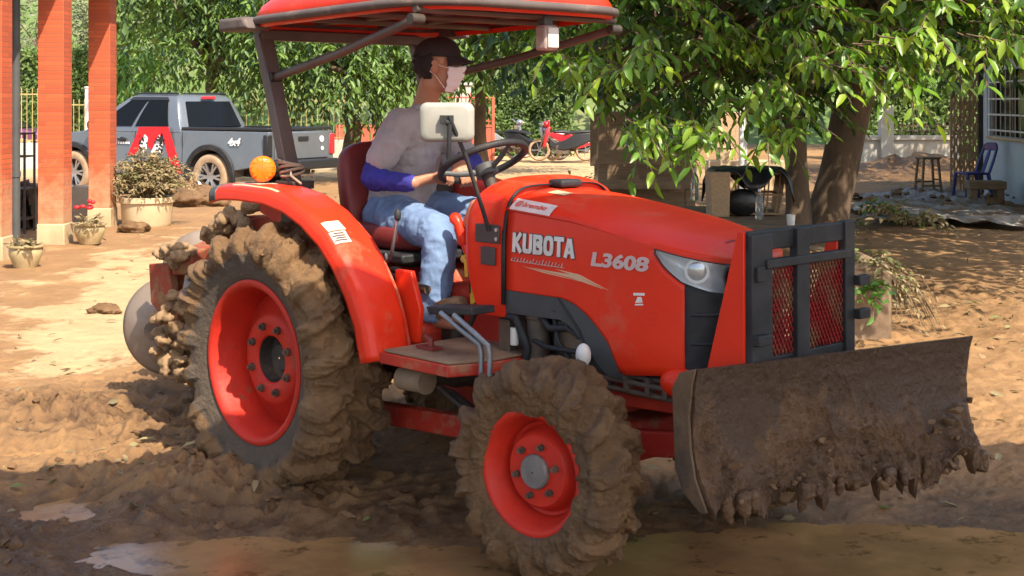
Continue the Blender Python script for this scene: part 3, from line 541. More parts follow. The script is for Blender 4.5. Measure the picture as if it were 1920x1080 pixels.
# far grey and green scrub up the hill on the left
hl = [('pale grey twiggy shrub on the slope, upper left behind the pillars', 70, 30, 52, 2.0, 1.3), ('sparse grey branched tree between the two lit red pillars', 150, 60, 53, 1.9, 1.7), ('dull green bush behind the outer red pillar', 240, 30, 55, 1.9, 1.5), ('yellowish scrub bush on the hillside above the yellow fence', 55, 105, 55, 1.6, .8), ('low green scrub clump on the slope beside the white post', 135, 135, 50, 1.2, .6)]
for i, (lab, px, py, Y, rx, rz) in enumerate(hl):
    p = PT(px, py, Y); bushy_tree('hill_bush', lab, p.x, Y, .06, max(.6, p.z-rz*.6), [(0, 0, p.z, rx, 1.2, rz), (rx*.5, .3, p.z+rz*.7, rx*.7, 1, rz*.8), (-rx*.5, .3, p.z+rz*.5, rx*.7, 1, rz*.8)], .26, 42, L_PALE if i < 4 else L_HEDGE, 50+i, small=True, hang=.1, tone=(0, 1), group='bushes on the far slope', cat='bush')
# far treeline closing the view
q = np.random.default_rng(77); n = 16000; Pf = np.stack([q.uniform(-13.5, 30, n), q.uniform(44, 50, n), q.uniform(2.9, 9, n)], 1); Pf[:, 2] += .8*fbm(Pf*np.array([.5, .5, 0]), 2, 6)
o = leafmesh('treeline', Pf, unit(q.normal(0, 1, (n, 3))), q.normal(0, 1, (n, 3))+np.array([0, -1, 1]), q.uniform(.4, .7, n), .28, np.clip(.45+.5*fbm(Pf*.6, 3, 2)+q.normal(0, .12, n), 0, 1), L_BACK, small=True); tag(o, 'far mass of dark green trees closing the yard', 'treeline', kind='stuff')
# clipped hedges: leafy skin over a solid block
def hedge(label, x0, x1, y0, y1, z1, n, lm, seed, leaf=.12):
    q = np.random.default_rng(seed); t = thing('hedge', label, 'hedge', ((x0+x1)/2, (y0+y1)/2, 0)); cx, cy = (x0+x1)/2, (y0+y1)/2
    pp = q.uniform(0, 1, (n, 3)); face = q.uniform(0, 1, n) < .72
    x = x0+(x1-x0)*pp[:, 0]; z = np.where(face, z1*pp[:, 2], z1); y = np.where(face, y0, y0+(y1-y0)*pp[:, 1]); bump_ = .14*fbm(np.stack([x*1.6, z*1.6, y], 1), 3, 7)
    P = np.stack([x-cx, y-cy-np.where(face, bump_, 0)-.05, z+np.where(face, 0, bump_)], 1)+q.normal(0, .05, (n, 3)); nn = np.where(face[:, None], np.array([[0, -1, .5]]), np.array([[0, -.2, 1]]))+q.normal(0, .5, (n, 3))
    leafmesh('foliage', P, q.normal(0, 1, (n, 3)), nn, leaf*q.uniform(.7, 1.3, n), leaf*.6, np.clip(.5+.5*fbm(P*1.5, 3, 3)+q.normal(0, .18, n), 0, 1), lm, t, True)
    c = MB(); c.box((0, .1, z1/2-.05), (x1-x0-.3, y1-y0-.25, z1-.1)); c.build('branches', mat('hedge_inner', (.03, .05, .012), .9, c2=(.06, .09, .02), sc=6), t); return t
a, b = PT(868, 200, 41), PT(1075, 200, 41); hedge('sunlit clipped green hedge behind the parked motorbikes', a.x, b.x, 41, 43, PT(0, 143, 41).z, 9000, L_HEDGE, 3)
a, b = PT(20, 200, 48), PT(220, 200, 48); hedge('bright green clipped hedge far behind the brick red pillars', a.x, b.x, 48, 50, PT(0, 95, 48).z, 5000, L_HEDGE, 4, .18)
a, b = PT(1600, 200, 38), PT(1850, 200, 38); hedge('green hedge seen through the railing of the far grey wall', a.x, b.x, 38, 39.5, PT(0, 150, 38).z, 4000, L_HEDGE, 5, .16)

# ---------------------------------------------------------------- buildings and walls
def brick_mat(name, c1, c2, mortar, rowh, w):
    m = bpy.data.materials.new(name); m.use_nodes = True; nt = m.node_tree; nd = nt.nodes; lk = nt.links; b = nd['Principled BSDF']; b.inputs['Roughness'].default_value = .75
    tc = nd.new('ShaderNodeTexCoord'); sp = nd.new('ShaderNodeSeparateXYZ'); lk.new(tc.outputs['Object'], sp.inputs[0]); ad = nd.new('ShaderNodeMath'); lk.new(sp.outputs[0], ad.inputs[0]); lk.new(sp.outputs[1], ad.inputs[1])
    cb = nd.new('ShaderNodeCombineXYZ'); lk.new(ad.outputs[0], cb.inputs[0]); lk.new(sp.outputs[2], cb.inputs[1])
    br = nd.new('ShaderNodeTexBrick'); lk.new(cb.outputs[0], br.inputs[0]); br.inputs['Scale'].default_value = 1; br.inputs['Row Height'].default_value = rowh; br.inputs['Brick Width'].default_value = w; br.inputs['Mortar Size'].default_value = .005
    br.inputs['Color1'].default_value = (*c1, 1); br.inputs['Color2'].default_value = (*c2, 1); br.inputs['Mortar'].default_value = (*mortar, 1)
    tn = nd.new('ShaderNodeTexNoise'); tn.inputs['Scale'].default_value = 3.5; tn.inputs['Detail'].default_value = 9; tn.inputs['Roughness'].default_value = .7; lk.new(tc.outputs['Object'], tn.inputs['Vector'])
    # mud splash left by the flood, thinning out up the pillar
    h = nd.new('ShaderNodeMapRange'); h.inputs[1].default_value = .15; h.inputs[2].default_value = 1.25; h.inputs[3].default_value = .42; h.inputs[4].default_value = -.10; lk.new(sp.outputs[2], h.inputs[0])
    s2 = nd.new('ShaderNodeMath'); lk.new(tn.outputs[0], s2.inputs[0]); lk.new(h.outputs[0], s2.inputs[1]); r_ = nd.new('ShaderNodeMapRange'); r_.inputs[1].default_value = .56; r_.inputs[2].default_value = .86; r_.inputs[4].default_value = .85; lk.new(s2.outputs[0], r_.inputs[0])
    x = nd.new('ShaderNodeMix'); x.data_type = 'RGBA'; lk.new(r_.outputs[0], x.inputs[0]); lk.new(br.outputs[0], x.inputs[6]); x.inputs[7].default_value = (.46, .26, .14, 1); lk.new(x.outputs[2], b.inputs['Base Color'])
    bp = nd.new('ShaderNodeBump'); bp.inputs['Strength'].default_value = .35; bp.inputs['Distance'].default_value = .01; lk.new(br.outputs['Fac'], bp.inputs['Height']); bp.invert = True; lk.new(bp.outputs[0], b.inputs['Normal']); return m
brick = brick_mat('red_tile', (.52, .096, .030), (.37, .062, .022), (.26, .080, .036), .052, .42)
for i, (x0, x1, y0, lab) in enumerate([(-5.50, -5.17, 14.05, 'brick red tiled pillar cut by the picture edge, beside the grey downpipe'), (-5.335, -5.045, 15.6, 'wide brick red tiled pillar between the two small glazed pots'), (-5.47, -5.19, 17.9, 'brick red tiled pillar next to the cream oblong planter')]):
    t = thing('pillar', lab, 'pillar', ((x0+x1)/2, y0+.15, 0), group='red tiled pillars of the porch')
    wd_ = x1-x0; s = MB(); s.box((0, 0, 1.75), (wd_, .30, 3.1)); s.build('shaft', brick, t, bevel=.006)
    s = MB(); s.box((0, 0, .09), (wd_+.035, .335, .32), taper=(.95, .95)); s.build('base', M['planter'], t, bevel=.012)
t = thing('porch', 'porch roof and beam carried by the red tiled pillars', 'porch', (-7.2, 12.0, 3.3))
s = MB(); s.box((0, 0, .08), (4.6, 15, .16)); s.build('roof', M['wall_w'], t)
s = MB(); s.box((1.92, 0, -.10), (.26, 14.6, .2)); s.build('beam', M['wall_w'], t)
# unseen roof added to shade the near yard, kept narrow for sky light
a = R(6.2); t = thing('shade_roof', 'unseen flat roof added over the near yard to cast the foreground shade', 'roof', (1.58, 3.78, 3.4), a)
s = MB(); s.box((2.5, -1.6, .07), (19, 3.2, .14)); s.build('slab', M['wall_w'], t)
for x in (-6.4, 11.4): s = MB(); s.box((x, -2.9, -1.7), (.2, .2, 3.4)); s.build('post', M['wall_w'], t)
p = PT(29, 120, 15.2); t = MB(); t.cyl((0, 0, -.1), (0, 0, 3.3), .050, 16)
for z in (.8, 2.2): t.cyl((0, 0, z), (0, 0, z+.06), .058, 16)
o = t.build('downpipe', M['grey_pl'], bevel=0); o.location = (p.x, 15.2, 0); tag(o, 'dark grey downpipe standing between the two leftmost pillars', 'pipe')
# rusty rack behind the pillars
a, b = PT(14, 300, 17), PT(46, 300, 17); t = thing('rack', 'rusty upright metal rack behind the leftmost pillar', 'rack', (a.x, 17, 0)); wdt = b.x-a.x; s = MB()
zt, zb = PT(0, 248, 17).z, 0
for x in (0, wdt): s.bar((x, 0, zb), (x, 0, zt), .025, .025); s.bar((x, .35, zb), (x, .35, zt), .025, .025)
s.build('frame', M['dark_iron'], t)
for z in (.18, .55, .95, zt-.02): s = MB(); s.box((wdt/2, .175, z), (wdt+.02, .37, .02)); s.build('shelf', M['dark_iron'], t)
# grey block and dark sheet in the porch shade
g = GP(152, 412); t = MB(); t.box((0, 0, .22), (.36, .3, .46)); o = t.build('concrete_block', M['conc'], bevel=.015); o.location = (g.x, g.y+.3, 0); tag(o, 'rough grey concrete block between the two lit red pillars', 'block')
t = MB(); t.sheet(24, 14, lambda a, b: (-.22+.44*a, .25*math.sin(a*9)*.3+.12*math.sin(a*23+b*5), .02+.62*b*(1-.35*abs(a-.4)))); o = t.build('dark_sheet', M['dark_iron'], smooth=70, solid=.02); o.location = (PT(56, 0, 17.6).x, 17.6, 0); tag(o, 'dark crumpled sheet heaped beside the rusty rack', 'sheet')

def railing(mb, x0, x1, z0, z1, step, r_, rails=(0, 1)):
    n = int((x1-x0)/step)
    for i in range(n+1): mb.cyl((x0+i*step, 0, z0), (x0+i*step, 0, z1+.10), r_, 6)
    for f in rails: mb.bar((x0, 0, z0+(z1-z0)*f), (x1, 0, z0+(z1-z0)*f), .03, .03)
def fence(label, px0, px1, ptop, pwall, Y, wallm, barm, step=.13):
    a, b = PT(px0, 0, Y).x, PT(px1, 0, Y).x; zt = PT(0, ptop, Y).z; zw = PT(0, pwall, Y).z; t = thing('fence', label, 'fence', ((a+b)/2, Y, 0)); h = (b-a)/2
    if zw > .05: s = MB(); s.box((0, 0, zw/2), (2*h, .14, zw)); s.build('base_wall', wallm, t, bevel=.01)
    s = MB(); railing(s, -h, h, zw, zt-.1, step, .011, (.05, .96)); s.build('bars', barm, t, smooth=60); return t
fence('yellowish bar fence on a low wall seen left of the wide pillar', 30, 79, 165, 268, 33.0, M['wall_w'], M['fence_y'])
fence('short yellow bar fence seen between the two lit red pillars', 128, 230, 186, 262, 33.2, M['wall_w'], M['fence_y'])
fence('yellow bar fence behind the pickup bed and the roll bar', 462, 660, 178, 262, 33.0, M['wall_w'], M['fence_y'])
a = PT(165, 0, 31); s = MB(); s.box((0, 0, .95), (.11, .11, 1.95)); s.box((0, 0, 1.94), (.14, .14, .05)); o = s.build('post', M['white'], bevel=.01); o.location = (a.x, 31, 0); tag(o, 'white square post seen between the two lit red pillars', 'post')
# red sliding gate
Y = 35.0; a, b = PT(632, 0, Y).x, PT(925, 0, Y).x; zt = PT(0, 236, Y).z; t = thing('sliding_gate', 'pinkish red metal gate with solid panels and bars above, behind the driver', 'gate', (a, Y, 0)); W_ = b-a
n = 5
for i in range(n): s = MB(); s.box((W_*(i+.5)/n, 0, zt/2+.02), (W_/n-.07, .03, zt-.12)); s.build('panel', M['gate'], t, bevel=.005)
s = MB()
for i in range(n+1): s.box((W_*i/n, 0, zt/2), (.06, .05, zt+.02))
s.box((W_/2, 0, zt), (W_, .055, .06)); s.box((W_/2, 0, .05), (W_, .055, .06)); zu = PT(0, 183, Y).z; x0 = W_*.62
for i in range(14): x = x0+(W_-x0)*i/13; s.cyl((x, 0, zt), (x, 0, zu+(.06 if i % 2 else .12)), .012, 6)
s.bar((x0, 0, zu), (W_, 0, zu), .035, .035); s.bar((x0, 0, zt+.12), (W_, 0, zt+.12), .03, .03); s.box((W_, 0, zu/2), (.07, .07, zu)); s.box((x0, 0, zu/2+.02), (.06, .06, zu+.02)); s.build('frame', M['gate'], t, smooth=50)
a = PT(880, 0, 36.5); s = MB(); s.box((0, 0, 1.0), (.42, .3, 2.1)); s.box((0, 0, 2.08), (.5, .38, .08)); o = s.build('gate_pillar', M['wall_w'], bevel=.02); o.location = (PT(868, 0, 36.5).x, 36.5, 0); tag(o, 'pale gate pillar just behind the bars of the red gate', 'pillar')

# far grey yard wall on the right
Y = 33.0; a, b = PT(1560, 0, Y).x, PT(1800, 0, Y).x; zc = PT(0, 262, Y).z; t = thing('yard_wall', 'grey rendered yard wall with coping and railing, behind the wooden stool', 'wall', (a, Y, 0)); W_ = b-a
s = MB(); s.box((W_/2, 0, zc/2), (W_, .14, zc)); s.build('panel', M['wall_w'], t)
s = MB(); s.box((W_/2, -.02, zc+.05), (W_, .24, .11)); s.build('coping', M['wall_w'], t, bevel=.01)
for px in (1660,): s = MB(); x = PT(px, 0, Y).x-a; s.box((x, -.04, .75), (.30, .30, 1.55)); s.build('pier', M['wall_w'], t, bevel=.015)
s = MB(); railing(s, PT(1676, 0, Y).x-a, W_, zc+.1, PT(0, 236, Y).z, .11, .012, (0, .5, 1)); s.build('railing', M['iron'], t, smooth=60)
# house at the right edge
hz = math.atan2(8.17-7.86, 24.2-21.0); t = thing('house', 'pale blue grey house wall with a railed window at the picture edge', 'house', (8.19, 24.1, 0), -hz+0.0)
wy0, wy1, wz0, wz1 = -2.9, -.45, 1.05, 2.15
s = MB()
for (y0, y1, z0, z1) in [(-6, wy0, 0, 3.4), (wy1, 0, 0, 3.4), (wy0, wy1, 0, wz0), (wy0, wy1, wz1, 3.4)]: s.box((.1, (y0+y1)/2, (z0+z1)/2), (.2, y1-y0, z1-z0))
s.box((2.7, -.1, 1.7), (5.0, .2, 3.4)); s.build('wall', M['wall_b'], t)
s = MB(); s.box((2.2, -3, 3.49), (6.0, 7.4, .16)); s.build('roof', M['wall_w'], t)
f = MB(); f.box((.02, (wy0+wy1)/2, wz0-.03), (.14, wy1-wy0+.1, .05)); f.build('sill', M['planter'], t, bevel=.008)
f = MB(); 
for z in (wz0+.10, wz0+.36, wz0+.62, wz0+.9): f.bar((-.03, wy0, z), (-.03, wy1, z), .028, .028)
for y in np.linspace(wy0+.02, wy1-.02, 9): f.bar((-.045, y, wz0), (-.045, y, wz1), .014, .014)
f.build('window_bars', M['white'], t)
f = MB(); f.box((.12, (wy0+wy1)/2, (wz0+wz1)/2), (.02, wy1-wy0, wz1-wz0)); w_ = f.build('window', M['glass_dk'], t); f = MB()
for y in (wy0+.03, (wy0+wy1)/2, wy1-.03): f.box((.10, y, (wz0+wz1)/2), (.06, .06, wz1-wz0))
f.build('frame', M['wood'], w_)
s = MB(); s.box((-.03, .06, 1.7), (.09, .10, 3.4)); s.build('corner_post', M['dark_iron'], t)
# folding lattice gate beside the house
Y = 24.6; a, b = PT(1783, 0, Y).x, PT(1836, 0, Y).x; t = thing('folding_gate', 'narrow beige folding lattice gate beside the house corner', 'gate', (a, Y, 0)); s = MB(); W_ = b-a
for i in range(7): s.bar((W_*i/6, (.07 if i % 2 else 0), .02), (W_*i/6, (.07 if i % 2 else 0), 2.45), .022, .03)
s.build('uprights', M['wood_lt'], t); s = MB()
for k in range(9):
    for i in range(6): 
        z = .12+.26*k; s.bar((W_*i/6, -.005, z), (W_*(i+1)/6, -.005, z+.26), .014, .03); s.bar((W_*i/6, -.02, z+.26), (W_*(i+1)/6, -.02, z), .014, .03)
tag(s.build('lattice', M['wood_lt'], t), kind='stuff')

# ---------------------------------------------------------------- yard furniture on the right
g = PT(1822, 378, 22.5); t = thing('plastic_chair', 'dark blue plastic armless chair against the house wall', 'chair', (g.x, 22.5, gz_at(g.x, 22.5)), R(-80))
s = MB(); s.prism([(-.21, -.2), (.21, -.2), (.23, .2), (-.23, .2)], lambda a, b, z: (a, b, z), .42, .455); s.build('seat', M['bluepl'], t, bevel=.015)
s = MB()
def bk(a, b): return (a, .19+.16*b, .45+.46*b)
out = [(-.21, 0), (-.22, .5), (-.20, .88), (-.12, 1), (.12, 1), (.20, .88), (.22, .5), (.21, 0)]
for i in range(len(out)-1): s.bar(bk(*out[i]), bk(*out[i+1]), .055, .03, up=(0, 1, 0))
s.tube([bk(0, 0), bk(0, .55), bk(0, .98)], [.05, .06, .03], 8, flat=.3, up=(1, 0, 0)); s.bar(bk(-.2, .88), bk(.2, .88), .1, .03, up=(0, 1, 0)); s.build('backrest', M['bluepl'], t, bevel=.01)
for x, y, ox, oy in ((-.19, -.18, -.03, -.04), (.19, -.18, .03, -.04), (-.20, .18, -.03, .07), (.20, .18, .03, .07)): s = MB(); s.tube([(x, y, .43), (x+ox, y+oy, 0)], [.034, .022], 8); s.build('leg', M['bluepl'], t)
g = PT(1740, 372, 23.3); t = thing('wooden_stool', 'tall bare wooden stool on the muddy tarp before the grey wall', 'stool', (g.x, 23.3, gz_at(g.x, 23.3)), R(12))
s = MB(); s.box((0, 0, .66), (.34, .28, .035)); s.build('seat', M['wood'], t, bevel=.008)
for x, y in ((-.13, -.1), (.13, -.1), (-.13, .1), (.13, .1)): s = MB(); s.bar((x, y, .645), (x*1.42, y*1.3, 0), .038, .034); s.build('leg', M['wood'], t, bevel=.004)
s = MB(); s.bar((-.165, -.12, .2), (.165, -.12, .2), .022, .03); s.bar((-.165, .12, .26), (.165, .12, .26), .022, .03); s.bar((-.16, -.12, .3), (-.16, .12, .3), .022, .03); s.bar((.16, -.12, .3), (.16, .12, .3), .022, .03); s.build('stretcher', M['wood'], t)
g = PT(1852, 388, 21.5); t = thing('wooden_block_bench', 'low thick wooden bench beside the blue chair', 'bench', (g.x, 21.6, gz_at(g.x, 21.6)), R(-8))
s = MB(); s.box((0, 0, .30), (.56, .4, .13)); s.build('seat', M['wood'], t, bevel=.015)
for x in (-.2, .2): s = MB(); s.box((x, 0, .118), (.11, .34, .235)); s.build('leg', M['wood'], t, bevel=.01)
# crumpled tarp
a0, a1, a2, a3 = GP(1590, 372), GP(1800, 368), GP(1990, 430), GP(1640, 432)
q = np.random.default_rng(4); u, v = np.meshgrid(np.linspace(0, 1, 130), np.linspace(0, 1, 110)); u, v = u.ravel(), v.ravel()
px_ = (1-v)*((1-u)*a0.x+u*a1.x)+v*((1-u)*a3.x+u*a2.x); py_ = (1-v)*((1-u)*a0.y+u*a1.y)+v*((1-u)*a3.y+u*a2.y)
px_ = px_+.4*fbm(np.stack([u*4, v*4, 0*u], 1), 3, 3)*(np.abs(u-.5)*2)**2; py_ = py_+.5*fbm(np.stack([u*4, v*4, 0*u+5], 1), 3, 4)*(np.abs(v-.5)*2)**3
pp = np.stack([px_, py_*.7, 0*u], 1); zt = ground_fields(px_, py_)[0]+.035+.13*np.clip(fbm(pp*np.array([.8, 1.6, 1]), 4, 11, ridged=True), -.3, 1)+.03*fbm(pp*5, 3, 13)
iq = (np.arange(109)[:, None]*130+np.arange(129)[None]).ravel(); o = npmesh('tarp', np.stack([px_, py_, zt], 1), np.stack([iq, iq+1, iq+131, iq+130], 1), M['tarp']); tag(o, 'crumpled muddy grey plastic tarp spread on the ground by the chair', 'tarp')
P = np.stack([q.uniform(5.2, 8.2, 60), q.uniform(18.5, 24, 60)], 1); P = np.column_stack([P, ground_fields(P[:, 0], P[:, 1])[0]+.1]); o = lumps('tarp_mud', P, np.abs(q.normal(0, .045, 60))+.02, M['clod'], 31); tag(o, 'dark mud lumps and rubbish scattered over the grey tarp', 'mud', kind='stuff')

# raised planter with its straggling plants, right of the grille guard
pl = thing('tree_planter', 'low raised concrete planter coated in mud, right of the grille guard', 'planter', (1.75, 10.2, 0))
s = MB(); s.box((0, 0, .24), (1.66, 1.6, .5)); s.box((.62, -.2, .50), (.4, 1.2, .055)); s.build('wall', mat('muddy_concrete', (.20, .13, .075), .8, c2=(.27, .19, .12), sc=3, c3=(.13, .08, .045), sc3=3, lo3=.45, hi3=.65, bump=.5, bsc=20), pl, bevel=.03); s = MB()
s.sheet(40, 40, lambda a, b: (-.80+1.6*a, -.77+1.54*b, .50+.07*math.sin(a*7)*math.sin(b*9+1)*(1 if .08 < a < .92 and .08 < b < .92 else 0)+.0)); s.build('soil', M['clod'], pl, smooth=70)
def straggler(label, x, y, z, n, lm, seed, L, spread, droop, nl=9, name='straggling_plant', leaf=.10, tone=(0, 1), hang=.6):
    q = np.random.default_rng(seed); t = thing(name, label, 'plant', (x, y, z)); az = q.uniform(0, 6.28, n); D = np.stack([np.cos(az)*spread[0]+spread[2], np.sin(az)*spread[1]+spread[3], q.uniform(.1, .7, n)], 1); B = q.normal(0, .05, (n, 3))*np.array([1, 1, .2]); SL = q.uniform(.6, 1.1, n)*L
    a = sprigs(B, D, nl, SL, droop, q, hang, tone); k = a[0][:, 2] > -z+.01; leafmesh('leaves', a[0][k], a[1][k], a[2][k], leaf*q.uniform(.7, 1.2, k.sum()), leaf*.42, a[3][k], lm, t); s = MB(); twigs(s, B, D, SL, droop, .005); s.build('stems', M['stem'], t, smooth=60); return t
straggler('green leafy shoots hanging over the edge of the raised planter', 2.42, 9.55, .52, 14, L_DUSTY, 5, .38, (.5, .5, .15, -.3), 1.0, leaf=.095, tone=(.75, 1))
straggler('dry brown tangled vines trailing off the right end of the planter', 2.66, 9.95, .40, 46, L_DUSTY, 6, .42, (.8, .8, .2, -.3), 1.3, 7, leaf=.055, tone=(.1, .75))
straggler('fresh green leaf cluster at the foot of the planter edge', 2.40, 9.35, .40, 6, L_BRIGHT, 7, .24, (.3, .3, .1, -.5), 1.2, 6, leaf=.09, tone=(0, .4))
g = GP(1700, 440); straggler('cut leafy branch lying on the sunlit mud by the tarp', g.x, g.y, .18, 12, L_DUSTY, 8, .75, (.9, .5, .4, -.1), .55, 10, name='cut_branch', leaf=.13, tone=(.6, 1))
g = GP(1640, 425); straggler('dark leafy branch end lying beside the thick tree trunk', g.x, g.y, .22, 10, L_TREE, 9, .7, (.9, .4, .3, -.2), .6, 9, name='cut_branch', leaf=.13, tone=(.2, .7))

# low timber platform under the tree and what stands on it
pf = thing('timber_platform', 'grey weathered timber platform under the tree behind the bonnet', 'platform', (1.72, 13.0, 0)); s = MB()
for k in range(9): s.box((0, -1.17+.292*k, .525), (1.75, .27, .05))
s.build('deck', M['wood'], pf, bevel=.006)
for x in (-.8, .8):
    for y in (-1.15, 1.15): s = MB(); s.box((x, y, .25), (.09, .09, .5)); s.build('leg', M['wood'], pf, bevel=.006)
s = MB(); s.box((0, -1.26, .43), (1.7, .04, .12)); s.build('apron', M['wood'], pf)
sh = thing('timber_stall', 'rough wooden stall frame with posts and slats behind the bonnet', 'stall', (PT(1130, 0, 15.2).x, 15.2, 0))
for x, zt in ((0, 1.9), (.95, 1.75)): s = MB(); s.box((x, 0, zt/2), (.10, .09, zt)); s.build('post', M['wood'], sh, bevel=.008)
for z, zz in ((.72, .10), (1.02, .16)): s = MB(); s.box((.47, -.06, z), (1.05, .03, zz)); s.build('slat', M['wood'], sh, bevel=.004)
s = MB(); s.box((.47, .3, .70), (1.0, .6, .03)); s.build('shelf', M['wood'], sh, bevel=.004)
s = MB(); s.box((.52, .62, .62), (1.15, .03, .62)); s.box((.10, .66, 1.2), (.40, .03, .62)); s.build('board', M['wood'], sh, bevel=.004)
def bottle(label, px, py, Y, h):
    p = PT(px, py, Y); t = thing('water_bottle', label, 'bottle', (p.x, Y, p.z)); s = MB(); r_ = h*.13
    s.lathe([(.01, 0), (r_*.9, 0), (r_, .01), (r_, h*.2), (r_*.93, h*.24), (r_, h*.28), (r_, h*.62), (r_*.8, h*.74), (r_*.36, h*.86), (r_*.36, h*.92), (.004, h*.925)], n=20); s.build('bottle', M['clearb'], t, smooth=50)
    s = MB(); s.cyl((0, 0, h*.915), (0, 0, h), r_*.42, 14); s.build('cap', M['white'], t); s = MB(); s.lathe([(r_*1.01, h*.36), (r_*1.01, h*.56)], n=20); s.build('label_band', M['white'] if h < .25 else M['clearb'], t, smooth=50)
bottle('tall clear water bottle standing near the stall, left of the dark basket', 1303, 376, 13.9, .32)
bottle('smaller clear water bottle standing in front of the dark basket', 1424, 411, 12.6, .275)
p = PT(1402, 410, 13.2); t = thing('basket', 'dark slatted basket draped with black cloth on the timber platform', 'basket', (p.x, 13.25, .552)); s = MB()
for i in range(26):
    f = i/26*4; sd_ = int(f); e = (f-sd_)*2-1; x, y = [(e, -1), (1, e), (-e, 1), (-1, -e)][sd_]; s.bar((x*.27, y*.2, .01), (x*.33, y*.24, .42), .016, .012)
for z, k in ((.02, .275), (.2, .30), (.4, .33)):
    for (xa, ya, xb, yb) in ((-1, -1, 1, -1), (1, -1, 1, 1), (1, 1, -1, 1), (-1, 1, -1, -1)): s.bar((xa*k, ya*k*.73, z), (xb*k, yb*k*.73, z), .02, .02)
s.box((0, 0, .02), (.52, .38, .02)); s.build('slats', M['wood'], t)
s = MB(); s.sheet(34, 22, lambda a, b: (lambda x, y: (x, y, .44-.20*max(0, abs(y)-.235)/.1*(.6+.5*math.sin(a*11+2))-.16*max(0, abs(x)-.33)/.06+.012*math.sin(a*25+b*9)))(-.385+.77*a, -.33+.66*b)); s.build('cloth', M['blackbag'], t, smooth=70, solid=.012)
s = MB(); s.ell((-.08, -.24, .13), (.16, .06, .13), 20, 12); s.build('bag', M['blackbag'], t, smooth=70)
p = PT(1347, 408, 13.0); s = MB(); s.box((0, 0, .21), (.17, .34, .42), taper=(1.12, 1.05)); o = s.build('carton', M['wood_lt'], bevel=.01); o.location = (p.x+.0, 13.05, .552); tag(o, 'brown upright carton beside the dark basket on the platform', 'carton')
p = PT(1483, 425, 12.1); s = MB(); s.lathe([(.005, 0), (.032, 0), (.04, .09), (.036, .09), (.03, .01)], n=16); o = s.build('paper_cup', M['white']); o.location = (p.x, 12.1, .551); tag(o, 'small white cup on the platform edge by the slim trunk', 'cup')
# sunlit low wall with odds and ends behind the tree
Y = 25.5; a, b = PT(1325, 0, Y).x, PT(1490, 0, Y).x; z = PT(0, 300, Y).z; s = MB(); s.box(((b-a)/2, 0, z/2), (b-a, .5, z)); o = s.build('low_wall', M['planter'], bevel=.02); o.location = (a, Y, 0); tag(o, 'sunlit pale low wall seen under the branches, behind the platform', 'wall')
p = PT(1393, 330, 24.6); s = MB(); s.box((0, 0, .85), (.13, .13, 1.7)); o = s.build('post', M['white'], bevel=.01); o.location = (p.x, 24.6, 0); tag(o, 'sunlit white post standing against the pale low wall', 'post')
p = PT(1357, 300, 25.4); s = MB(); s.box((0, 0, .12), (.24, .24, .24), taper=(1.15, 1.15)); s.box((0, 0, .235), (.31, .31, .03)); o = s.build('square_pot', M['planter'], bevel=.01); o.location = (p.x, 25.4, z); tag(o, 'tan square pot on the pale low wall', 'pot')
t = thing('leaning_boards', 'two pale boards leaning by the square pot on the wall', 'boards', (PT(1378, 0, 25.5).x, 25.5, z))
for k, x in enumerate((0, .06)): s = MB(); s.bar((x-.06, -.05, 0), (x+.06, .1, .62), .03, .02); s.build('board', M['wood_lt'], t)
s = MB(); s.box((0, 0, .75), (.5, .04, .65), rot=(.1, 0, .25)); o = s.build('brown_panel', M['wood_lt'], bevel=.005); o.location = (PT(1368, 0, 26.2).x, 26.2, z-.2); tag(o, 'brown square panel leaning behind the tan square pot', 'panel')

# ---------------------------------------------------------------- pots on the left
def pot(label, px, py, Y, w, h, plant, seed, red=False):
    p = PT(px, py, Y); t = thing('glazed_pot', label, 'pot', (p.x, Y, p.z)); s = MB(); r_ = w/2
    s.lathe([(.01, .0), (r_*.62, 0), (r_*.66, .015), (r_*.74, h*.2), (r_*.93, h*.55), (r_*.96, h*.78), (r_*.90, h*.86), (r_*1.06, h*.92), (r_*1.06, h), (r_*.9, h), (r_*.86, h*.85), (.01, h*.82)], n=40); s.build('pot', M['pot'], t, smooth=45)
    q = np.random.default_rng(seed); n = 16; B = q.normal(0, r_*.3, (n, 3))*np.array([1, 1, 0])+np.array([0, 0, h*.85]); D = np.stack([q.normal(0, .6, n), q.normal(0, .6, n), q.uniform(.35, 1, n)], 1); SL = q.uniform(.6, 1.1, n)*plant
    a = sprigs(B, D, 8, SL, .35, q, .1, (0, .9)); leafmesh('leaves', a[0], a[1], a[2], .062, .030, a[3], L_DUSTY, t); s = MB(); twigs(s, B, D, SL, .35, .006); s.build('stems', M['stem'], t, smooth=60)
    s = MB(); s.lathe([(.005, h*.86), (r_*.86, h*.85)], n=24); s.build('soil', M['clod_dry'], t)
    if red: s = MB(); [s.ell((q.normal(0, .06), q.normal(0, .05), h+plant*.85+q.normal(0, .03)), (.035, .035, .022), 8, 5) for _ in range(7)]; s.build('flowers', M['decal_red'], t, smooth=60)
pot('small glazed round pot with a withered plant, nearest the picture edge', 48, 502, 13.55, .335, .225, .17, 3)
pot('glazed round pot with a dry red flowered plant between the lit pillars', 168, 457, 15.7, .36, .235, .26, 4, True)
p = PT(268, 425, 18.0); t = thing('oblong_planter', 'big cream oblong planter holding a dusty brown shrub', 'planter', (p.x, 18.2, 0)); s = MB()
s.lathe([(.01, 0), (.30, 0), (.315, .03), (.335, .30), (.36, .31), (.36, .38), (.32, .38), (.31, .33), (.01, .33)], n=40, ex=1.0); s.build('tub', M['cream_pot'], t, smooth=45)
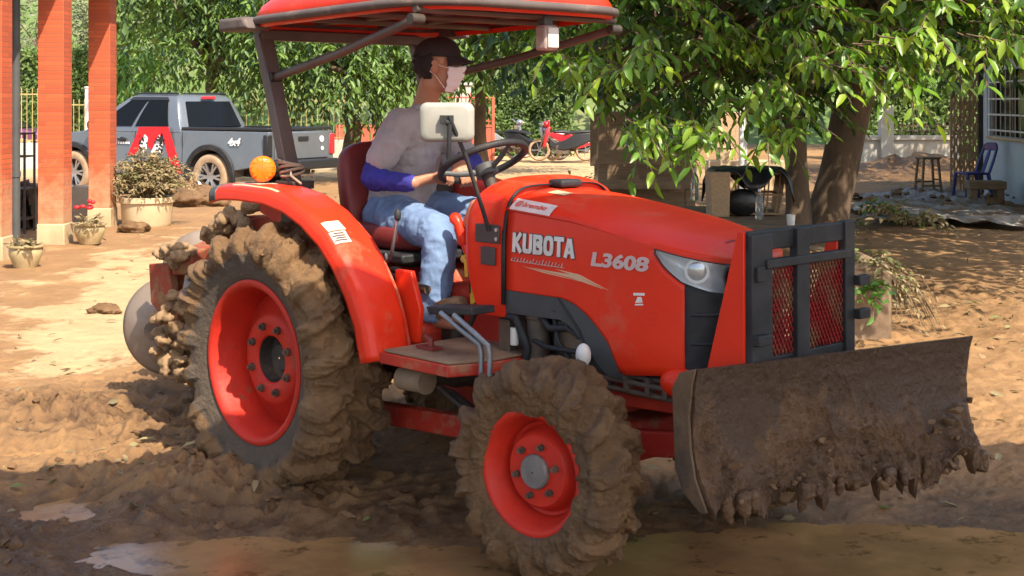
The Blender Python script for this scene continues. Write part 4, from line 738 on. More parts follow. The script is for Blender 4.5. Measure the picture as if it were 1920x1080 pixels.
q = np.random.default_rng(19); n = 560; dd = unit(q.normal(0, 1, (n, 3))); dd[:, 2] = np.abs(dd[:, 2])*1.0-.25; B = np.array([.05, 0, .60])+dd*(q.uniform(.35, 1, n)*(1+.35*fbm(dd*2.5, 2, 5)))[:, None]*np.array([.48, .36, .46]); D = dd+q.normal(0, .6, (n, 3))
a = sprigs(B, D, 7, q.uniform(.1, .2, n), .4, q, .2, (0, 1)); leafmesh('shrub', a[0], a[1], a[2], .062*q.uniform(.7, 1.3, len(a[0])), .026, a[3], L_DUSTY, t)
s = MB(); [s.tube([(q.normal(0, .06), q.normal(0, .05), .33), tuple(B[k]*.5+np.array([0, 0, .2])), tuple(B[k])], [.012, .008, .003], 5) for k in range(0, n, 10)]; s.build('stems', M['stem'], t, smooth=60)
p = PT(5, 410, 15.0); straggler('leafy plant end poking in at the picture edge beside the leftmost pillar', -5.52, 13.7, .72, 16, L_DUSTY, 15, .34, (.7, .6, .15, -.2), .5, 8, name='potted_plant', leaf=.07, tone=(.5, 1))

# ---------------------------------------------------------------- grey pickup
def arc(cx, cz, r_, a0, a1, n=14): return [(cx+r_*math.cos(R(a0+(a1-a0)*i/n)), cz+r_*math.sin(R(a0+(a1-a0)*i/n))) for i in range(n+1)]
def wheel(parent, x, y, r_, wdt, side, name='wheel', tyre='tyre_mud', rimm='alu', spokes=6):
    t = thing(name, None, None, (x, y, r_)); t.parent = parent; s = MB(); o = side; h = wdt/2
    s.lathe([(r_*.64, -h*.9), (r_*.78, -h), (r_*.93, -h*.92), (r_, -h*.65), (r_, h*.65), (r_*.93, h*.92), (r_*.78, h), (r_*.64, h*.9)], axis='y', n=40); s.build('tyre', M[tyre], t, smooth=50)
    s = MB(); s.lathe([(r_*.66, h*.92*o), (r_*.60, h*.7*o), (r_*.58, -h*.5*o)], axis='y', n=40); s.lathe([(r_*.58, h*.05*o), (.005, h*.05*o)], axis='y', n=24, mi=1)
    for k in range(spokes):
        a = 2*math.pi*k/spokes
        for d in (-.16, .16): s.bar((math.cos(a)*r_*.12, h*.62*o, math.sin(a)*r_*.12), (math.cos(a+d)*r_*.61, h*.72*o, math.sin(a+d)*r_*.61), .035, .03, up=(0, 1, 0))
    s.cyl((0, h*.3*o, 0), (0, h*.72*o, 0), r_*.2, 16); s.build('rim', [M[rimm], M['dark_iron']], t, smooth=40); return t
tk = thing('pickup_truck', 'dark grey double cab pickup with a red emblem on its side, parked behind the pillars', 'pickup truck', (-4.62, 24.02, gz_at(-4.6, 24)-.02), R(150))
WB, r_ = 3.22, .39
prof = [(-1.22, .62), (-1.24, 1.16), (.70, 1.17), (3.0, 1.14), (3.85, 1.05), (4.02, .96), (4.10, .72), (4.08, .48), (3.72, .42)]+arc(WB, r_, .47, 0, 180)+[(2.7, .38), (.5, .38)]+arc(0, r_, .47, 0, 180)+[(-.5, .5)]
s = MB(); s.prism(prof, lambda a, b, t: (a, t*(1-.06*max(0, (b-1.0)/.17)), b), -.90, .90); s.build('body', M['truck'], tk, bevel=.045, seg=3, smooth=50)
for y in (-.62, .62): s = MB(); s.cyl((-.0, y*1.0, .6), (WB, y, .6), .02, 6)
s = MB(); s.box((1.5, 0, .55), (4.9, 1.2, .3)); s.build('underbody', M['bike_black'], tk)
# cab
xb0, xb1, xt0, xt1, zb_, ztop, yb, yt = .66, 3.02, .92, 2.05, 1.13, 1.76, .86, .66
def cabpt(fx_, fz, sy):                                      # point on the cab side skin
    xl = xb0+(xt0-xb0)*fz; xr = xb1+(xt1-xb1)*fz; return Vector((xl+(xr-xl)*fx_, sy*(yb+(yt-yb)*fz+.02*math.sin(fz*3.1)), zb_+(ztop-zb_)*fz))
rings = []
for fz in (0, .25, .5, .75, .92, 1.0, 1.04):
    k = 1 if fz < .9 else (.985 if fz < .95 else (.94 if fz < 1.02 else .80)); f = min(fz, 1.04); pts = []
    for (fx_, sy) in ((0, -1), (.0, -.9), (0, .9), (0, 1), (.04, 1), (.96, 1), (1, 1), (1, .9), (1, -.9), (1, -1), (.96, -1), (.04, -1)):
        p = cabpt(fx_, f, 1); cxm = (xb0+xb1)/2+(-.1)*f; ins = .03 if (abs(sy) == 1 and fx_ in (0, 1)) else 0
        bul = (.03 if fx_ == 0 else .10)*(1-sy*sy)
        x = cxm+(p.x-cxm)*k+(-bul if fx_ == 0 else bul if fx_ == 1 else 0); pts.append((x+(ins if fx_ == 0 else -ins if fx_ == 1 else 0), sy*p.y*k, p.z))
    rings.append(pts)
s = MB(); s.loft(rings); s.build('cab', M['truck'], tk, smooth=60, bevel=.02, seg=2)
def skin_patch(name, quad, m, off=.008, parent=None, sy=1, n=6):
    (a, b, c, d) = quad; s = MB()
    for o_ in (0,):
        s.sheet(n, n, lambda u, v: (lambda p: (p.x, p.y+sy*off, p.z))(cabpt(*(np.array(a)*(1-u)*(1-v)+np.array(b)*u*(1-v)+np.array(c)*u*v+np.array(d)*(1-u)*v), sy)))
    return s.build(name, m, parent or tk, smooth=0, solid=.008)
for sy in (1, -1):
    skin_patch('rear_door_window', ((.13, .16), (.49, .16), (.52, .90), (.17, .88)), M['glass_dk'], sy=sy); skin_patch('front_door_window', ((.53, .16), (.93, .16), (.86, .90), (.555, .90)), M['glass_dk'], sy=sy)
    skin_patch('rain_visor', ((.16, .88), (.90, .88), (.88, .97), (.19, .96)), M['bike_black'], .016, sy=sy)
# rear window, brake light, windscreen
def rearpt(u, v): x = xb0+(xt0-xb0)*v; y = (yb+(yt-yb)*v)*u; return (x-.03*(1-u*u)-.012, y, zb_+(ztop-zb_)*v)
s = MB(); s.sheet(10, 6, lambda a, b: rearpt((-.80+1.6*a), .14+.70*b)); s.build('rear_window', M['glass_dk'], tk, smooth=0, solid=.012)
s = MB(); p = rearpt(0, .94); s.box((p[0]-.015, 0, p[2]), (.05, .34, .055)); s.build('brake_light', M['red_lamp'], tk, bevel=.015)
def frontpt(u, v): x = xb1+(xt1-xb1)*v; y = (yb+(yt-yb)*v)*u; return (x+.10*(1-u*u)+.012, y, zb_+(ztop-zb_)*v)
s = MB(); s.sheet(10, 6, lambda a, b: frontpt((-.9+1.8*a), .06+.86*b)); s.build('windscreen', M['glass_dk'], tk, smooth=0, solid=.012)
for sy in (1, -1): s = MB(); s.bar((.98, sy*.60, 1.80), (2.0, sy*.60, 1.80), .04, .035); s.build('roof_rail', M['bike_black'], tk, bevel=.01)
# bed, tailgate, lamps, bumper
s = MB(); s.box((-.27, 0, 1.185), (1.86, 1.52, .02)); s.build('bed_opening', M['bike_black'], tk)
for (c, d) in (((-.27, .80, 1.20), (1.9, .10, .05)), ((-.27, -.80, 1.20), (1.9, .10, .05)), ((-1.2, 0, 1.20), (.08, 1.6, .05))): s = MB(); s.box(c, d); s.build('bed_rail', M['bike_black'], tk, bevel=.012)
tg = MB(); tg.box((-1.245, 0, .92), (.04, 1.40, .46)); tg = tg.build('tailgate', M['truck'], tk, bevel=.02); s = MB(); s.box((-1.275, 0, 1.04), (.03, .26, .07)); s.build('handle', M['bike_black'], tg, bevel=.01)
s = MB(); s.cyl((-1.268, -.50, 1.02), (-1.276, -.50, 1.02), .055, 20); s.cyl((-1.268, -.52, .86), (-1.274, -.52, .86), .035, 16); s.build('stickers', M['decal_w'], tg)
for sy in (1, -1): s = MB(); s.box((-1.20, sy*.835, .93), (.10, .14, .36)); s.build('tail_light', M['bike_black'] if sy > 0 else M['red_lamp'], tk, bevel=.02)
s = MB(); s.box((-1.30, 0, .60), (.20, 1.66, .17)); s.build('rear_bumper', M['bike_black'], tk, bevel=.03); s = MB(); s.box((4.08, 0, .55), (.22, 1.7, .34)); s.build('front_bumper', M['bike_black'], tk, bevel=.06)
for sy in (1, -1):
    s = MB(); s.bar((.62, sy*.88, .36), (2.62, sy*.88, .36), .14, .05); s.build('side_step', M['bike_black'], tk, bevel=.015)
    for x in (0, WB):
        s = MB(); o_, i_ = arc(x, r_, .555, -8, 188, 24), arc(x, r_, .455, -8, 188, 24); s.loft([[(p[0], sy*.88, p[1]), (p[0], sy*.935, p[1]), (q_[0], sy*.935, q_[1]), (q_[0], sy*.88, q_[1])] for p, q_ in zip(o_, i_)]); s.build('wheel_arch', M['black'], tk, bevel=.012)
        wheel(tk, x, sy*.80, r_, .25, sy)
    s = MB(); s.ell((2.62, sy*1.0, 1.25), (.07, .12, .09), 12, 8, p=.7); s.build('wing_mirror', M['bike_black'], tk)
    for x in (1.10, 2.02): s = MB(); s.bar((x-.09, sy*.905, 1.0), (x+.09, sy*.915, 1.0), .035, .035, up=(0, 0, 1)); s.ell((x, sy*.9, 1.0), (.07, .012, .045)); s.build('door_handle', M['bike_black'], tk, bevel=.006)
    s = MB()
    for x, z0, z1 in ((.62, .5, 1.15), (1.72, .4, 1.14), (2.78, .5, 1.13)): s.bar((x, sy*.9005, z0), (x-.02, sy*.9005, z1), .012, .004, up=(1, 0, 0))
    s.build('door_seam', M['bike_black'], tk)
s = MB(); s.bar((-1.32, -.22, .42), (-1.32, .36, .42), .04, .04); s.cyl((-1.3, .34, .42), (-1.36, .34, .42), .05, 14); s.cyl((-1.32, -.2, .38), (-1.32, -.2, .50), .03, 10); s.build('tow_hitch', M['iron'], tk)
# the emblem and the lettering on the near side
def flatpoly(mb, polys, y, m=0):
    for P_ in polys: mb.prism(P_, lambda a, b, t: (a, y+t, b), 0, .004)
# (x grows towards the bonnet, so picture right is smaller x)
EC = lambda cx, cy: ((307-.2915*cx)/80, (212-.2915*cy)/106)         # emblem outline, metres on the door
def epoly(mb, pts, y): mb.prism([EC(*p) for p in pts], lambda a, b, t: (a, y+t, b), 0, .003)
s = MB(); [epoly(s, P_, .9015+.0004*i_) for i_, P_ in enumerate([[(532, 468), (590, 468), (672, 288), (612, 288)], [(640, 288), (706, 288), (716, 360), (694, 432), (672, 410)], [(706, 288), (770, 288), (716, 420), (694, 432), (700, 350)], [(752, 284), (800, 284), (888, 570), (822, 570)], [(700, 528), (836, 528), (850, 570), (690, 570)], [(690, 440), (724, 430), (752, 530), (700, 545)], [(606, 284), (800, 280), (800, 300), (606, 304)]])]; s.build('emblem', M['decal_red'], tk, smooth=0)
q = random.Random(5); s = MB(); [epoly(s, P_, .9045) for P_ in ([(648, 330), (668, 350), (660, 430), (640, 450), (612, 410)], [(742, 330), (768, 380), (752, 440), (716, 470), (690, 440)])]; s.build('emblem_pattern', M['decal_w'], tk, smooth=0)
s = MB()
for k in range(54):
    cx, cy = [(640, 390), (735, 400)][k % 2]; x, y = cx+q.uniform(-24, 24), cy+q.uniform(-55, 55); d = q.uniform(4, 10); epoly(s, [(x-d, y-d*.4), (x+d*.4, y-d), (x+d, y+d*.5), (x-d*.2, y+d*.8)], .9085)
s.build('emblem_flecks', M['bike_black'], tk, smooth=0)
s = MB(); [s.box((1.86+.06*k, .9035, .94), (.035 if k % 3 else .055, .004, .035)) for k in range(9)]; s.build('side_marks', M['decal_w'], tk)
text_mesh('lettering', '4x4', M['decal_w'], .17, tk, Matrix.Translation((-.40, .903, .93)) @ Matrix(((-1, 0, 0, 0), (0, 0, 1, 0), (0, 1, 0, 0), (0, 0, 0, 1))), bold=.006, shear=.25, extr=.003)

# ---------------------------------------------------------------- far car behind the fence (only its roof shows)
p = PT(42, 245, 40); t = thing('parked_car', 'white roofed small car half hidden beyond the yellow fence', 'car', (p.x-1.0, 40, 0)); s = MB()
s.prism([(-2, .3), (2, .3), (2.05, .7), (1.2, .85), (-1.9, .88), (-2.05, .6)], lambda a, b, k: (a, k, b), -.8, .8); s.build('body', mat('car_purple', (.12, .03, .08), .3, coat=.5, c2=(.10, .025, .07), sc=3), t, bevel=.08)
s = MB(); s.loft([[(-1.7, -.74, .86), (1.1, -.74, .86), (1.1, .74, .86), (-1.7, .74, .86)], [(-1.3, -.62, 1.30), (.45, -.62, 1.30), (.45, .62, 1.30), (-1.3, .62, 1.30)]]); s.build('windows', M['glass_dk'], t, bevel=.05)
s = MB(); s.box((-.42, 0, 1.33), (1.85, 1.28, .09)); s.build('roof', M['white'], t, bevel=.04)
for x in (-1.25, 1.3):
    for y in (-.75, .75): wheel(t, x, y, .29, .18, -1 if y < 0 else 1)

# ---------------------------------------------------------------- motorbikes
def bike(label, px, py, Y, rz, body, seatc, shield, lean=.08):
    p = PT(px, py, Y); t = thing('motorbike', label, 'motorbike', (p.x, Y, max(0, p.z)), rz, 'motorbikes parked before the hedge'); t.rotation_euler = (lean, 0, rz)
    for x in (-.62, .62):
        wt = thing('wheel', None, None, (x, 0, .29)); wt.parent = t; s = MB(); s.lathe([(.225, -.04), (.26, -.05), (.29, -.02), (.29, .02), (.26, .05), (.225, .04)], axis='y', n=28); s.build('tyre', M['tyre_mud'], wt, smooth=50)
        s = MB(); s.lathe([(.23, -.03), (.215, 0), (.23, .03)], axis='y', n=28); [s.bar((0, 0, 0), (.22*math.cos(a), 0, .22*math.sin(a)), .02, .012, up=(0, 1, 0)) for a in np.arange(5)*1.2566]; s.cyl((0, -.05, 0), (0, .05, 0), .045, 12); s.build('rim', M['alu'], wt)
    s = MB(); s.loft([[(x, -w_, z0), (x, w_, z0), (x, w_*.8, z1), (x, -w_*.8, z1)] for x, w_, z0, z1 in ((-.92, .04, .66, .74), (-.7, .11, .50, .76), (-.35, .13, .34, .73), (-.05, .12, .28, .55), (.18, .09, .28, .50), (.36, .09, .40, .64))]); s.build('body', body, t, bevel=.03, smooth=60)
    s = MB(); s.loft([[(x, -w_, z), (x, w_, z), (x, w_*.8, z+h_), (x, -w_*.8, z+h_)] for x, w_, z, h_ in ((-.80, .10, .76, .05), (-.5, .12, .75, .07), (-.2, .10, .71, .06), (-.02, .06, .66, .04))]); s.build('seat', M['bike_black'], t, bevel=.02)
    s = MB(); s.loft([[(.44+dx, -w_, z), (.50+dx, 0, z), (.44+dx, w_, z), (.36+dx, w_*.9, z), (.36+dx, -w_*.9, z)] for dx, w_, z in ((.08, .10, .36), (.05, .17, .52), (.0, .17, .72), (-.05, .13, .90))]); s.build('leg_shield', shield, t, bevel=.015, smooth=60)
    s = MB(); s.tube([(.62, .07, .30), (.47, .07, .75)], .022, 8); s.tube([(.62, -.07, .30), (.47, -.07, .75)], .022, 8); s.bar((.8, 0, .52), (.45, 0, .62), .12, .03); s.tube([(-.1, -.12, .28), (-.4, -.13, .30), (-.95, -.15, .42)], [.03, .03, .05], 8); s.box((.0, 0, .30), (.35, .18, .22)); s.bar((.47, -.09, .72), (.47, .09, .72), .04, .04); s.bar((.62, -.09, .30), (.62, .09, .30), .03, .03); s.bar((-.05, 0, .34), (.5, 0, .60), .05, .05); s.bar((-.15, -.14, .30), (.1, -.05, .30), .05, .05); s.build('frame', M['iron'], t, smooth=50)
    s = MB(); s.ell((.43, 0, .97), (.10, .12, .09), 14, 9); s.tube([(.36, .34, 1.04), (.38, .15, .98), (.38, -.15, .98), (.36, -.34, 1.04)], .016, 8); s.build('handlebar', shield, t, smooth=60)
    s = MB(); s.ell((.525, 0, .96), (.02, .075, .055), 12, 8); s.build('headlight', M['chrome'], t)
    for y in (-.24, .24): s = MB(); s.tube([(.38, y, 1.0), (.36, y*1.3, 1.18)], .007, 6); s.ell((.36, y*1.35, 1.21), (.012, .065, .042), 12, 8); s.build('wing_mirror', M['bike_black'], t)
    return t
bike('silver motorbike just right of the red gate, half behind the steering wheel', 945, 297, 37.5, R(25), M['silver'], None, M['silver'])
bike('dark motorbike between the silver one and the red ones', 1000, 300, 37.2, R(-35), M['bike_black'], None, M['silver'])
bike('red and grey motorbike seen from its side before the hedge', 1055, 302, 36.6, R(178), M['bike_black'], None, M['bike_red'])
bike('bright red scooter farthest right, beside the stall post', 1090, 300, 37.4, R(12), M['bike_red'], None, M['bike_red'])
straggler('dry leafy twigs in front of the pale yard, above the bonnet cap', PT(1090, 350, 22).x, 22, .15, 12, L_DUSTY, 16, .55, (.5, .4, 0, -.2), .2, 8, name='dry_plant', leaf=.12, tone=(.1, .8), hang=.2)

# ---------------------------------------------------------------- the tractor
TR = thing('tractor', 'orange red farm tractor with roof, mud caked wheels and a front blade', 'tractor', TR_O, TR_A)
def L(u, v, w): return Vector((u, -v, w))
def muddy(o, amp, seed, mask=None, f=5.0, ridge=.5, fine=.2, lift=.0, attrmask=None, direction=None):
    """real relief of mud: pushes the surface out along its normals"""
    me = o.data; co = coords(me); nn = normals(me) if direction is None else np.tile(direction, (len(co), 1))
    d = .5+.5*fbm(co*f+seed, 4, seed)+ridge*np.clip(fbm(co*f*2.3+seed, 4, seed+9, ridged=True), -.5, 1)+fine*fbm(co*f*6, 3, seed+5)
    m = np.ones(len(co)) if mask is None else mask
    setco(me, co+nn*(m*(amp*d+lift))[:, None]); attr(me, 'mud', m if attrmask is None else attrmask); return d
def mudmass(name, P, r_, m, parent, seed, vox=.009):
    q = np.random.default_rng(seed); s = MB()
    for p in P: k = r_*q.uniform(.6, 1.3); s.ell(p, (k*q.uniform(.8, 1.4), k, k*q.uniform(.6, 1)), 10, 7)
    o = s.build(name, m, parent, remesh=vox, relax=2, smooth=70); co = coords(o.data); nn = normals(o.data); w = np.stack([fbm(co*12+i_*5, 2, seed+i_) for i_ in range(3)], 1)*.02
    o['kind'] = 'stuff'
    setco(o.data, co+nn*(r_*.75*fbm((co+w)*32, 4, seed, gain=.65)+r_*.5*np.clip(fbm((co+w)*20, 4, seed+3, ridged=True), -.6, 1))[:, None]); return o
def big_wheel(name, label, u, v, w, Ro, W, rr, prof, lugn, rearw, seed, side, steer=0.0, roll=0.0):
    t = thing(name, label, None, L(u, v, w), steer); t.parent = TR
    if label is None and 'label' in t: del t['label']
    pr = np.array(prof); seg = np.sqrt((np.diff(pr, axis=0)**2).sum(1)); cum = np.concatenate([[0], np.cumsum(seg)]); m = 110; tt = np.linspace(0, cum[-1], m)
    for _ in range(1): prr = np.stack([np.interp(tt, cum, pr[:, 0]), np.interp(tt, cum, pr[:, 1])], 1)
    for _ in range(3): prr[1:-1] = .25*prr[:-2]+.5*prr[1:-1]+.25*prr[2:]
    n = 560; th = np.arange(n)*2*math.pi/n; Rr, TH = np.meshgrid(prr[:, 0], th); A = np.meshgrid(prr[:, 1], th)[0]
    hw = W/2; tread = sstep(.78, .93, Rr/Ro*1.06)*(np.abs(A) < hw*1.02); shoulder = sstep(.86, .93, Rr/Ro*1.0)
    ph = TH*lugn/(2*math.pi)+np.where(A > 0, .5, 0)+np.abs(A)/hw*.55; fr = ph-np.floor(ph); lug = sstep(.0, .10, fr)*(1-sstep(.40, .52, fr))*np.clip(np.abs(A)/hw*6, 0, 1)
    X, Z = Rr*np.cos(TH), Rr*np.sin(TH); P = np.stack([X.ravel(), A.ravel(), Z.ravel()], 1)
    hn = fbm(P*4+seed, 3, seed); outer = (A.ravel() > 0)
    edge = Rr.ravel()/Ro
    if rearw: mask = np.where(outer, sstep(.80, .90, edge+.10*hn+.10*(np.cos(TH.ravel()-.35)).clip(0, 1)), sstep(.6, .8, edge+.1*hn))
    else: mask = np.where(outer, sstep(.54, .64, edge+.10*hn+.06*np.sin(TH.ravel()+.3)), sstep(.55, .75, edge))
    lugd = (lug*tread*(.036 if rearw else .030)).ravel()
    Wp = np.stack([fbm(P*6+seed+i_*7, 2, seed+40+i_) for i_ in range(3)], 1)*.05; d = .5+.55*fbm(P*(5 if rearw else 7.0)+seed, 4, seed)+.62*np.clip(fbm((P+Wp)*(12 if rearw else 16)+seed, 5, seed+9, ridged=True, gain=.58), -.8, 1)+.34*fbm((P+Wp*2)*30, 4, seed+5, gain=.66)
    amp = .046 if rearw else .034
    chunk = sstep(.05, .30, fbm(P*7+3*seed, 2, seed+21))*tread.ravel()*(.024 if rearw else .016)
    disp = lugd+mask*(amp*d+chunk-.012)
    # outward direction of the section
    dP = np.gradient(prr, axis=0); nr = np.stack([-dP[:, 1], dP[:, 0]], 1); nr /= np.linalg.norm(nr, axis=1)[:, None]; mid = prr[len(prr)//2]; 
    if nr[len(prr)//2, 0] < 0: nr = -nr
    NR = np.meshgrid(nr[:, 0], th)[0].ravel(); NA = np.meshgrid(nr[:, 1], th)[0].ravel()
    R2 = Rr.ravel()+NR*disp; A2 = A.ravel()+NA*disp*.8
    V = np.stack([R2*np.cos(TH.ravel()), -side*A2, R2*np.sin(TH.ravel())], 1)
    i, j = np.meshgrid(np.arange(n), np.arange(m-1), indexing='ij'); i2 = (i+1) % n; Fq = np.stack([i*m+j, i2*m+j, i2*m+j+1, i*m+j+1], -1).reshape(-1, 4)
    if side < 0: Fq = Fq[:, ::-1]
    ty = npmesh('tyre', V, Fq, M['tyre'] if rearw else M['tyre_f'], t); fixnormals(ty.data); ty.data.polygons.foreach_set('use_smooth', [True]*len(ty.data.polygons)); attr(ty.data, 'mud', np.clip(mask+(.33 if rearw else .3), 0, 1))
    # thrown up clots sticking to the tread
    q = np.random.default_rng(seed+70); k = 26 if rearw else 30; idx = q.choice(np.where((mask > .75) & (Rr.ravel()/Ro > .8))[0], k); P2 = V[idx]; lumps('mud_clots', P2, np.abs(q.normal(0, .011, k))+.006, M['clod'], seed, .8, 2, t)['kind'] = 'stuff'
    S = lambda a: -side*a
    s = MB()
    if rearw:
        s.lathe([(rr+.012, S(.120)), (rr+.012, S(.136)), (rr, S(.142)), (rr-.018, S(.134)), (rr-.026, S(.10)), (rr-.040, S(.06)), (rr-.052, S(-.02)), (rr-.056, S(-.10)), (rr-.03, S(-.13)), (rr+.01, S(-.135))], axis='y', n=72); s.build('rim', M['rim_red'], t, smooth=60)
        s = MB(); s.lathe([(.098, S(-.03)), (.098, S(.0)), (.105, S(.008)), (.178, S(.008)), (.192, S(.0)), (.205, S(-.02)), (rr-.056, S(-.055)), (rr-.05, S(-.06))], axis='y', n=64)
        s.v = [(p[0], p[1]+S(.035), p[2]) for p in s.v]; h_ = s.build('disc', M['rim_red'], t, smooth=50); s = MB(); s.lathe([(.098, S(.035)), (.09, S(-.02)), (.06, S(-.03)), (.055, S(.0)), (.004, S(.0))], axis='y', n=32); s.build('hub', M['dark_iron'], t, smooth=50)
        for k in range(8):
            a = k*math.pi/4+.35; s = MB(); c = Vector((.142*math.cos(a), 0, .142*math.sin(a))); s.cyl(c+Vector((0, S(.04), 0)), c+Vector((0, S(.059), 0)), .017, 6); s.cyl(c+Vector((0, S(.059), 0)), c+Vector((0, S(.071), 0)), .008, 8); s.build('bolt', M['iron'], t)
    else:
        s.lathe([(rr+.010, S(.080)), (rr+.010, S(.092)), (rr, S(.096)), (rr-.012, S(.090)), (rr-.022, S(.06)), (rr-.040, S(.035)), (rr-.046, S(-.02)), (rr-.046, S(-.06)), (rr, S(-.09))], axis='y', n=64); s.build('rim', M['rim_red'], t, smooth=60)
        s = MB(); s.lathe([(rr-.046, S(.0)), (.150, S(-.005)), (.138, S(.010)), (.130, S(.044)), (.120, S(.054)), (.062, S(.056)), (.060, S(.06))], axis='y', n=56); s.build('disc', M['rim_red'], t, smooth=40)
        s = MB(); s.lathe([(.060, S(.045)), (.060, S(.070)), (.054, S(.078)), (.004, S(.080))], axis='y', n=14); s.build('hub', mat('hub_grey', (.14, .125, .115), .5, c2=(.20, .17, .15), sc=14), t, smooth=30)
        for k in range(6):
            a = k*math.pi/3+.25; s = MB(); c = Vector((.088*math.cos(a), 0, .088*math.sin(a))); s.cyl(c+Vector((0, S(.050), 0)), c+Vector((0, S(.070), 0)), .0125, 6); s.cyl(c+Vector((0, S(.07), 0)), c+Vector((0, S(.082), 0)), .007, 8); s.build('bolt', M['iron'], t)
    return t
PR = [(.335, -.125), (.36, -.142), (.41, -.156), (.455, -.154), (.490, -.136), (.503, -.10), (.508, 0), (.503, .10), (.490, .136), (.455, .154), (.41, .156), (.36, .142), (.335, .125)]
PF = [(.207, -.085), (.225, -.098), (.257, -.106), (.294, -.102), (.318, -.085), (.326, -.05), (.328, 0), (.326, .05), (.318, .085), (.294, .102), (.257, .106), (.225, .098), (.207, .085)]
big_wheel('rear_wheel', 'right rear wheel, red rim, tread packed with mud', 0, .60, .537, .535, .31, .333, PR, 19, True, 3, 1)
big_wheel('rear_wheel', None, 0, -.60, .537, .528, .31, .333, PR, 19, True, 8, -1)
big_wheel('front_wheel', 'right front wheel, mud smeared up to the red rim', 1.574, .575, .364, .344, .205, .207, PF, 15, False, 5, 1, R(6))
big_wheel('front_wheel', None, 1.574, -.575, .364, .344, .205, .207, PF, 15, False, 12, -1, R(6))

# fenders
FP = np.array([(-.43, 1.240), (-.34, 1.258), (-.2, 1.263), (0, 1.257), (.16, 1.228), (.30, 1.175), (.42, 1.10), (.52, 1.005), (.605, .885), (.66, .77), (.695, .62)])
FT = np.concatenate([[0], np.cumsum(np.sqrt((np.diff(FP, axis=0)**2).sum(1)))]); FT /= FT[-1]
def fp(t):
    p = np.array([np.interp(t, FT, FP[:, 0]), np.interp(t, FT, FP[:, 1])]); a = np.array([np.interp(min(1, t+.02), FT, FP[:, 0])-np.interp(max(0, t-.02), FT, FP[:, 0]), np.interp(min(1, t+.02), FT, FP[:, 1])-np.interp(max(0, t-.02), FT, FP[:, 1])]); a /= np.linalg.norm(a); return p, np.array([-a[1], a[0]])
FS = [(.455, -.035), (.462, -.006), (.475, .002), (.56, .006), (.635, .004), (.662, -.006), (.676, -.024), (.680, -.062)]
def fenderpt(t, k, off=0.0, sg=1):
    p, n_ = fp(t); kk = k*(len(FS)-1); i = int(min(len(FS)-2, math.floor(kk))); f = kk-i; v = FS[i][0]*(1-f)+FS[i+1][0]*f; o = FS[i][1]*(1-f)+FS[i+1][1]*f
    wid = 1-.25*max(0, t-.55); v = .462+(v-.462)*wid; q_ = p+n_*(o+off); return L(q_[0], sg*v, q_[1])
def on_fender(name, t0, t1, k0, k1, m, par, off=.004): s = MB(); s.sheet(10, 6, lambda a, b: fenderpt(t0+(t1-t0)*a, k0+(k1-k0)*b, off)); return s.build(name, m, par, smooth=0, solid=.002)
for sg in (1, -1):
    s = MB(); s.sheet(60, 29, lambda a, b: fenderpt(a, b, 0, sg)); fd = s.build('fender', M['fender_red'], TR, smooth=60, solid=.008)
    s = MB(); s.prism([(p[0], p[1]-.02) for p in [tuple(fp(t)[0]) for t in np.linspace(.05, 1, 16)]]+[(.60, .60), (.30, .95), (-.1, 1.05), (-.36, 1.13)], lambda a, b, t: L(a, sg*t, b), .440, .456); s.build('inner_panel', M['red_dusty'], fd)
    if sg > 0:
        on_fender('sticker', .565, .606, .44, .66, M['decalpale'], fd); st_ = on_fender('sticker', .610, .652, .46, .68, M['label'], fd)
        for k in range(4): on_fender('print_line', .617+.008*k, .620+.008*k, .49, .66 if k % 2 else .60, M['letter_dk'], fd, .007)
        on_fender('stripe', .04, .20, .34, .52, M['decalpale'], fd); on_fender('stripe', .10, .34, .60, .66, M['gold'], fd); on_fender('stripe', .07, .17, .40, .46, M['letter_dk'], fd, .007)
        s = MB(); s.sheet(6, 8, lambda a, b: fenderpt(-.0+.035*a, b, .006)); s.build('rear_edge', M['grey_pl'], fd, solid=.01)
# clods lying on the fender's tail and behind it
q = np.random.default_rng(5)
P = np.array([L(-.62+q.normal(0, .07), .60+q.normal(0, .05), 1.10+q.normal(0, .025)) for _ in range(14)]+[L(-.80+q.normal(0, .05), .52+q.normal(0, .05), 1.0+q.normal(0, .03)) for _ in range(10)])
# hitch frame, brackets and disc plough behind
s = MB()
for v in (-.28, .28): s.bar(L(-.1, v, .55), L(-1.35, v*.9, .52), .06, .05)
s.bar(L(-.2, 0, .85), L(-1.3, 0, .88), .05, .05); s.bar(L(-1.32, -.34, .52), L(-1.32, .34, .56), .08, .09); s.bar(L(-1.32, .26, .5), L(-1.28, .05, .98), .06, .06); s.bar(L(-1.32, -.26, .5), L(-1.28, -.05, .98), .06, .06); hf = s.build('hitch_frame', M['rust_red'], TR, bevel=.006)
s = MB(); s.bar(L(-.62, .30, 1.06), L(-1.02, .24, .93), .10, .07); s.bar(L(-.75, .35, .95), L(-.95, .30, .80), .10, .16); s.bar(L(-.45, .30, 1.08), L(-.66, .36, 1.03), .05, .06); s.build('lift_arm', M['rust_red'], TR, bevel=.008)
pw = thing('disc_plough', 'muddy disc plough carried behind the tractor with large steel discs', None, L(-1.5, .15, .45)); del pw['label']; pw.parent = TR
off = L(-1.5, .15, .45)
def pl_(u, v, w): return L(u, v, w)-off
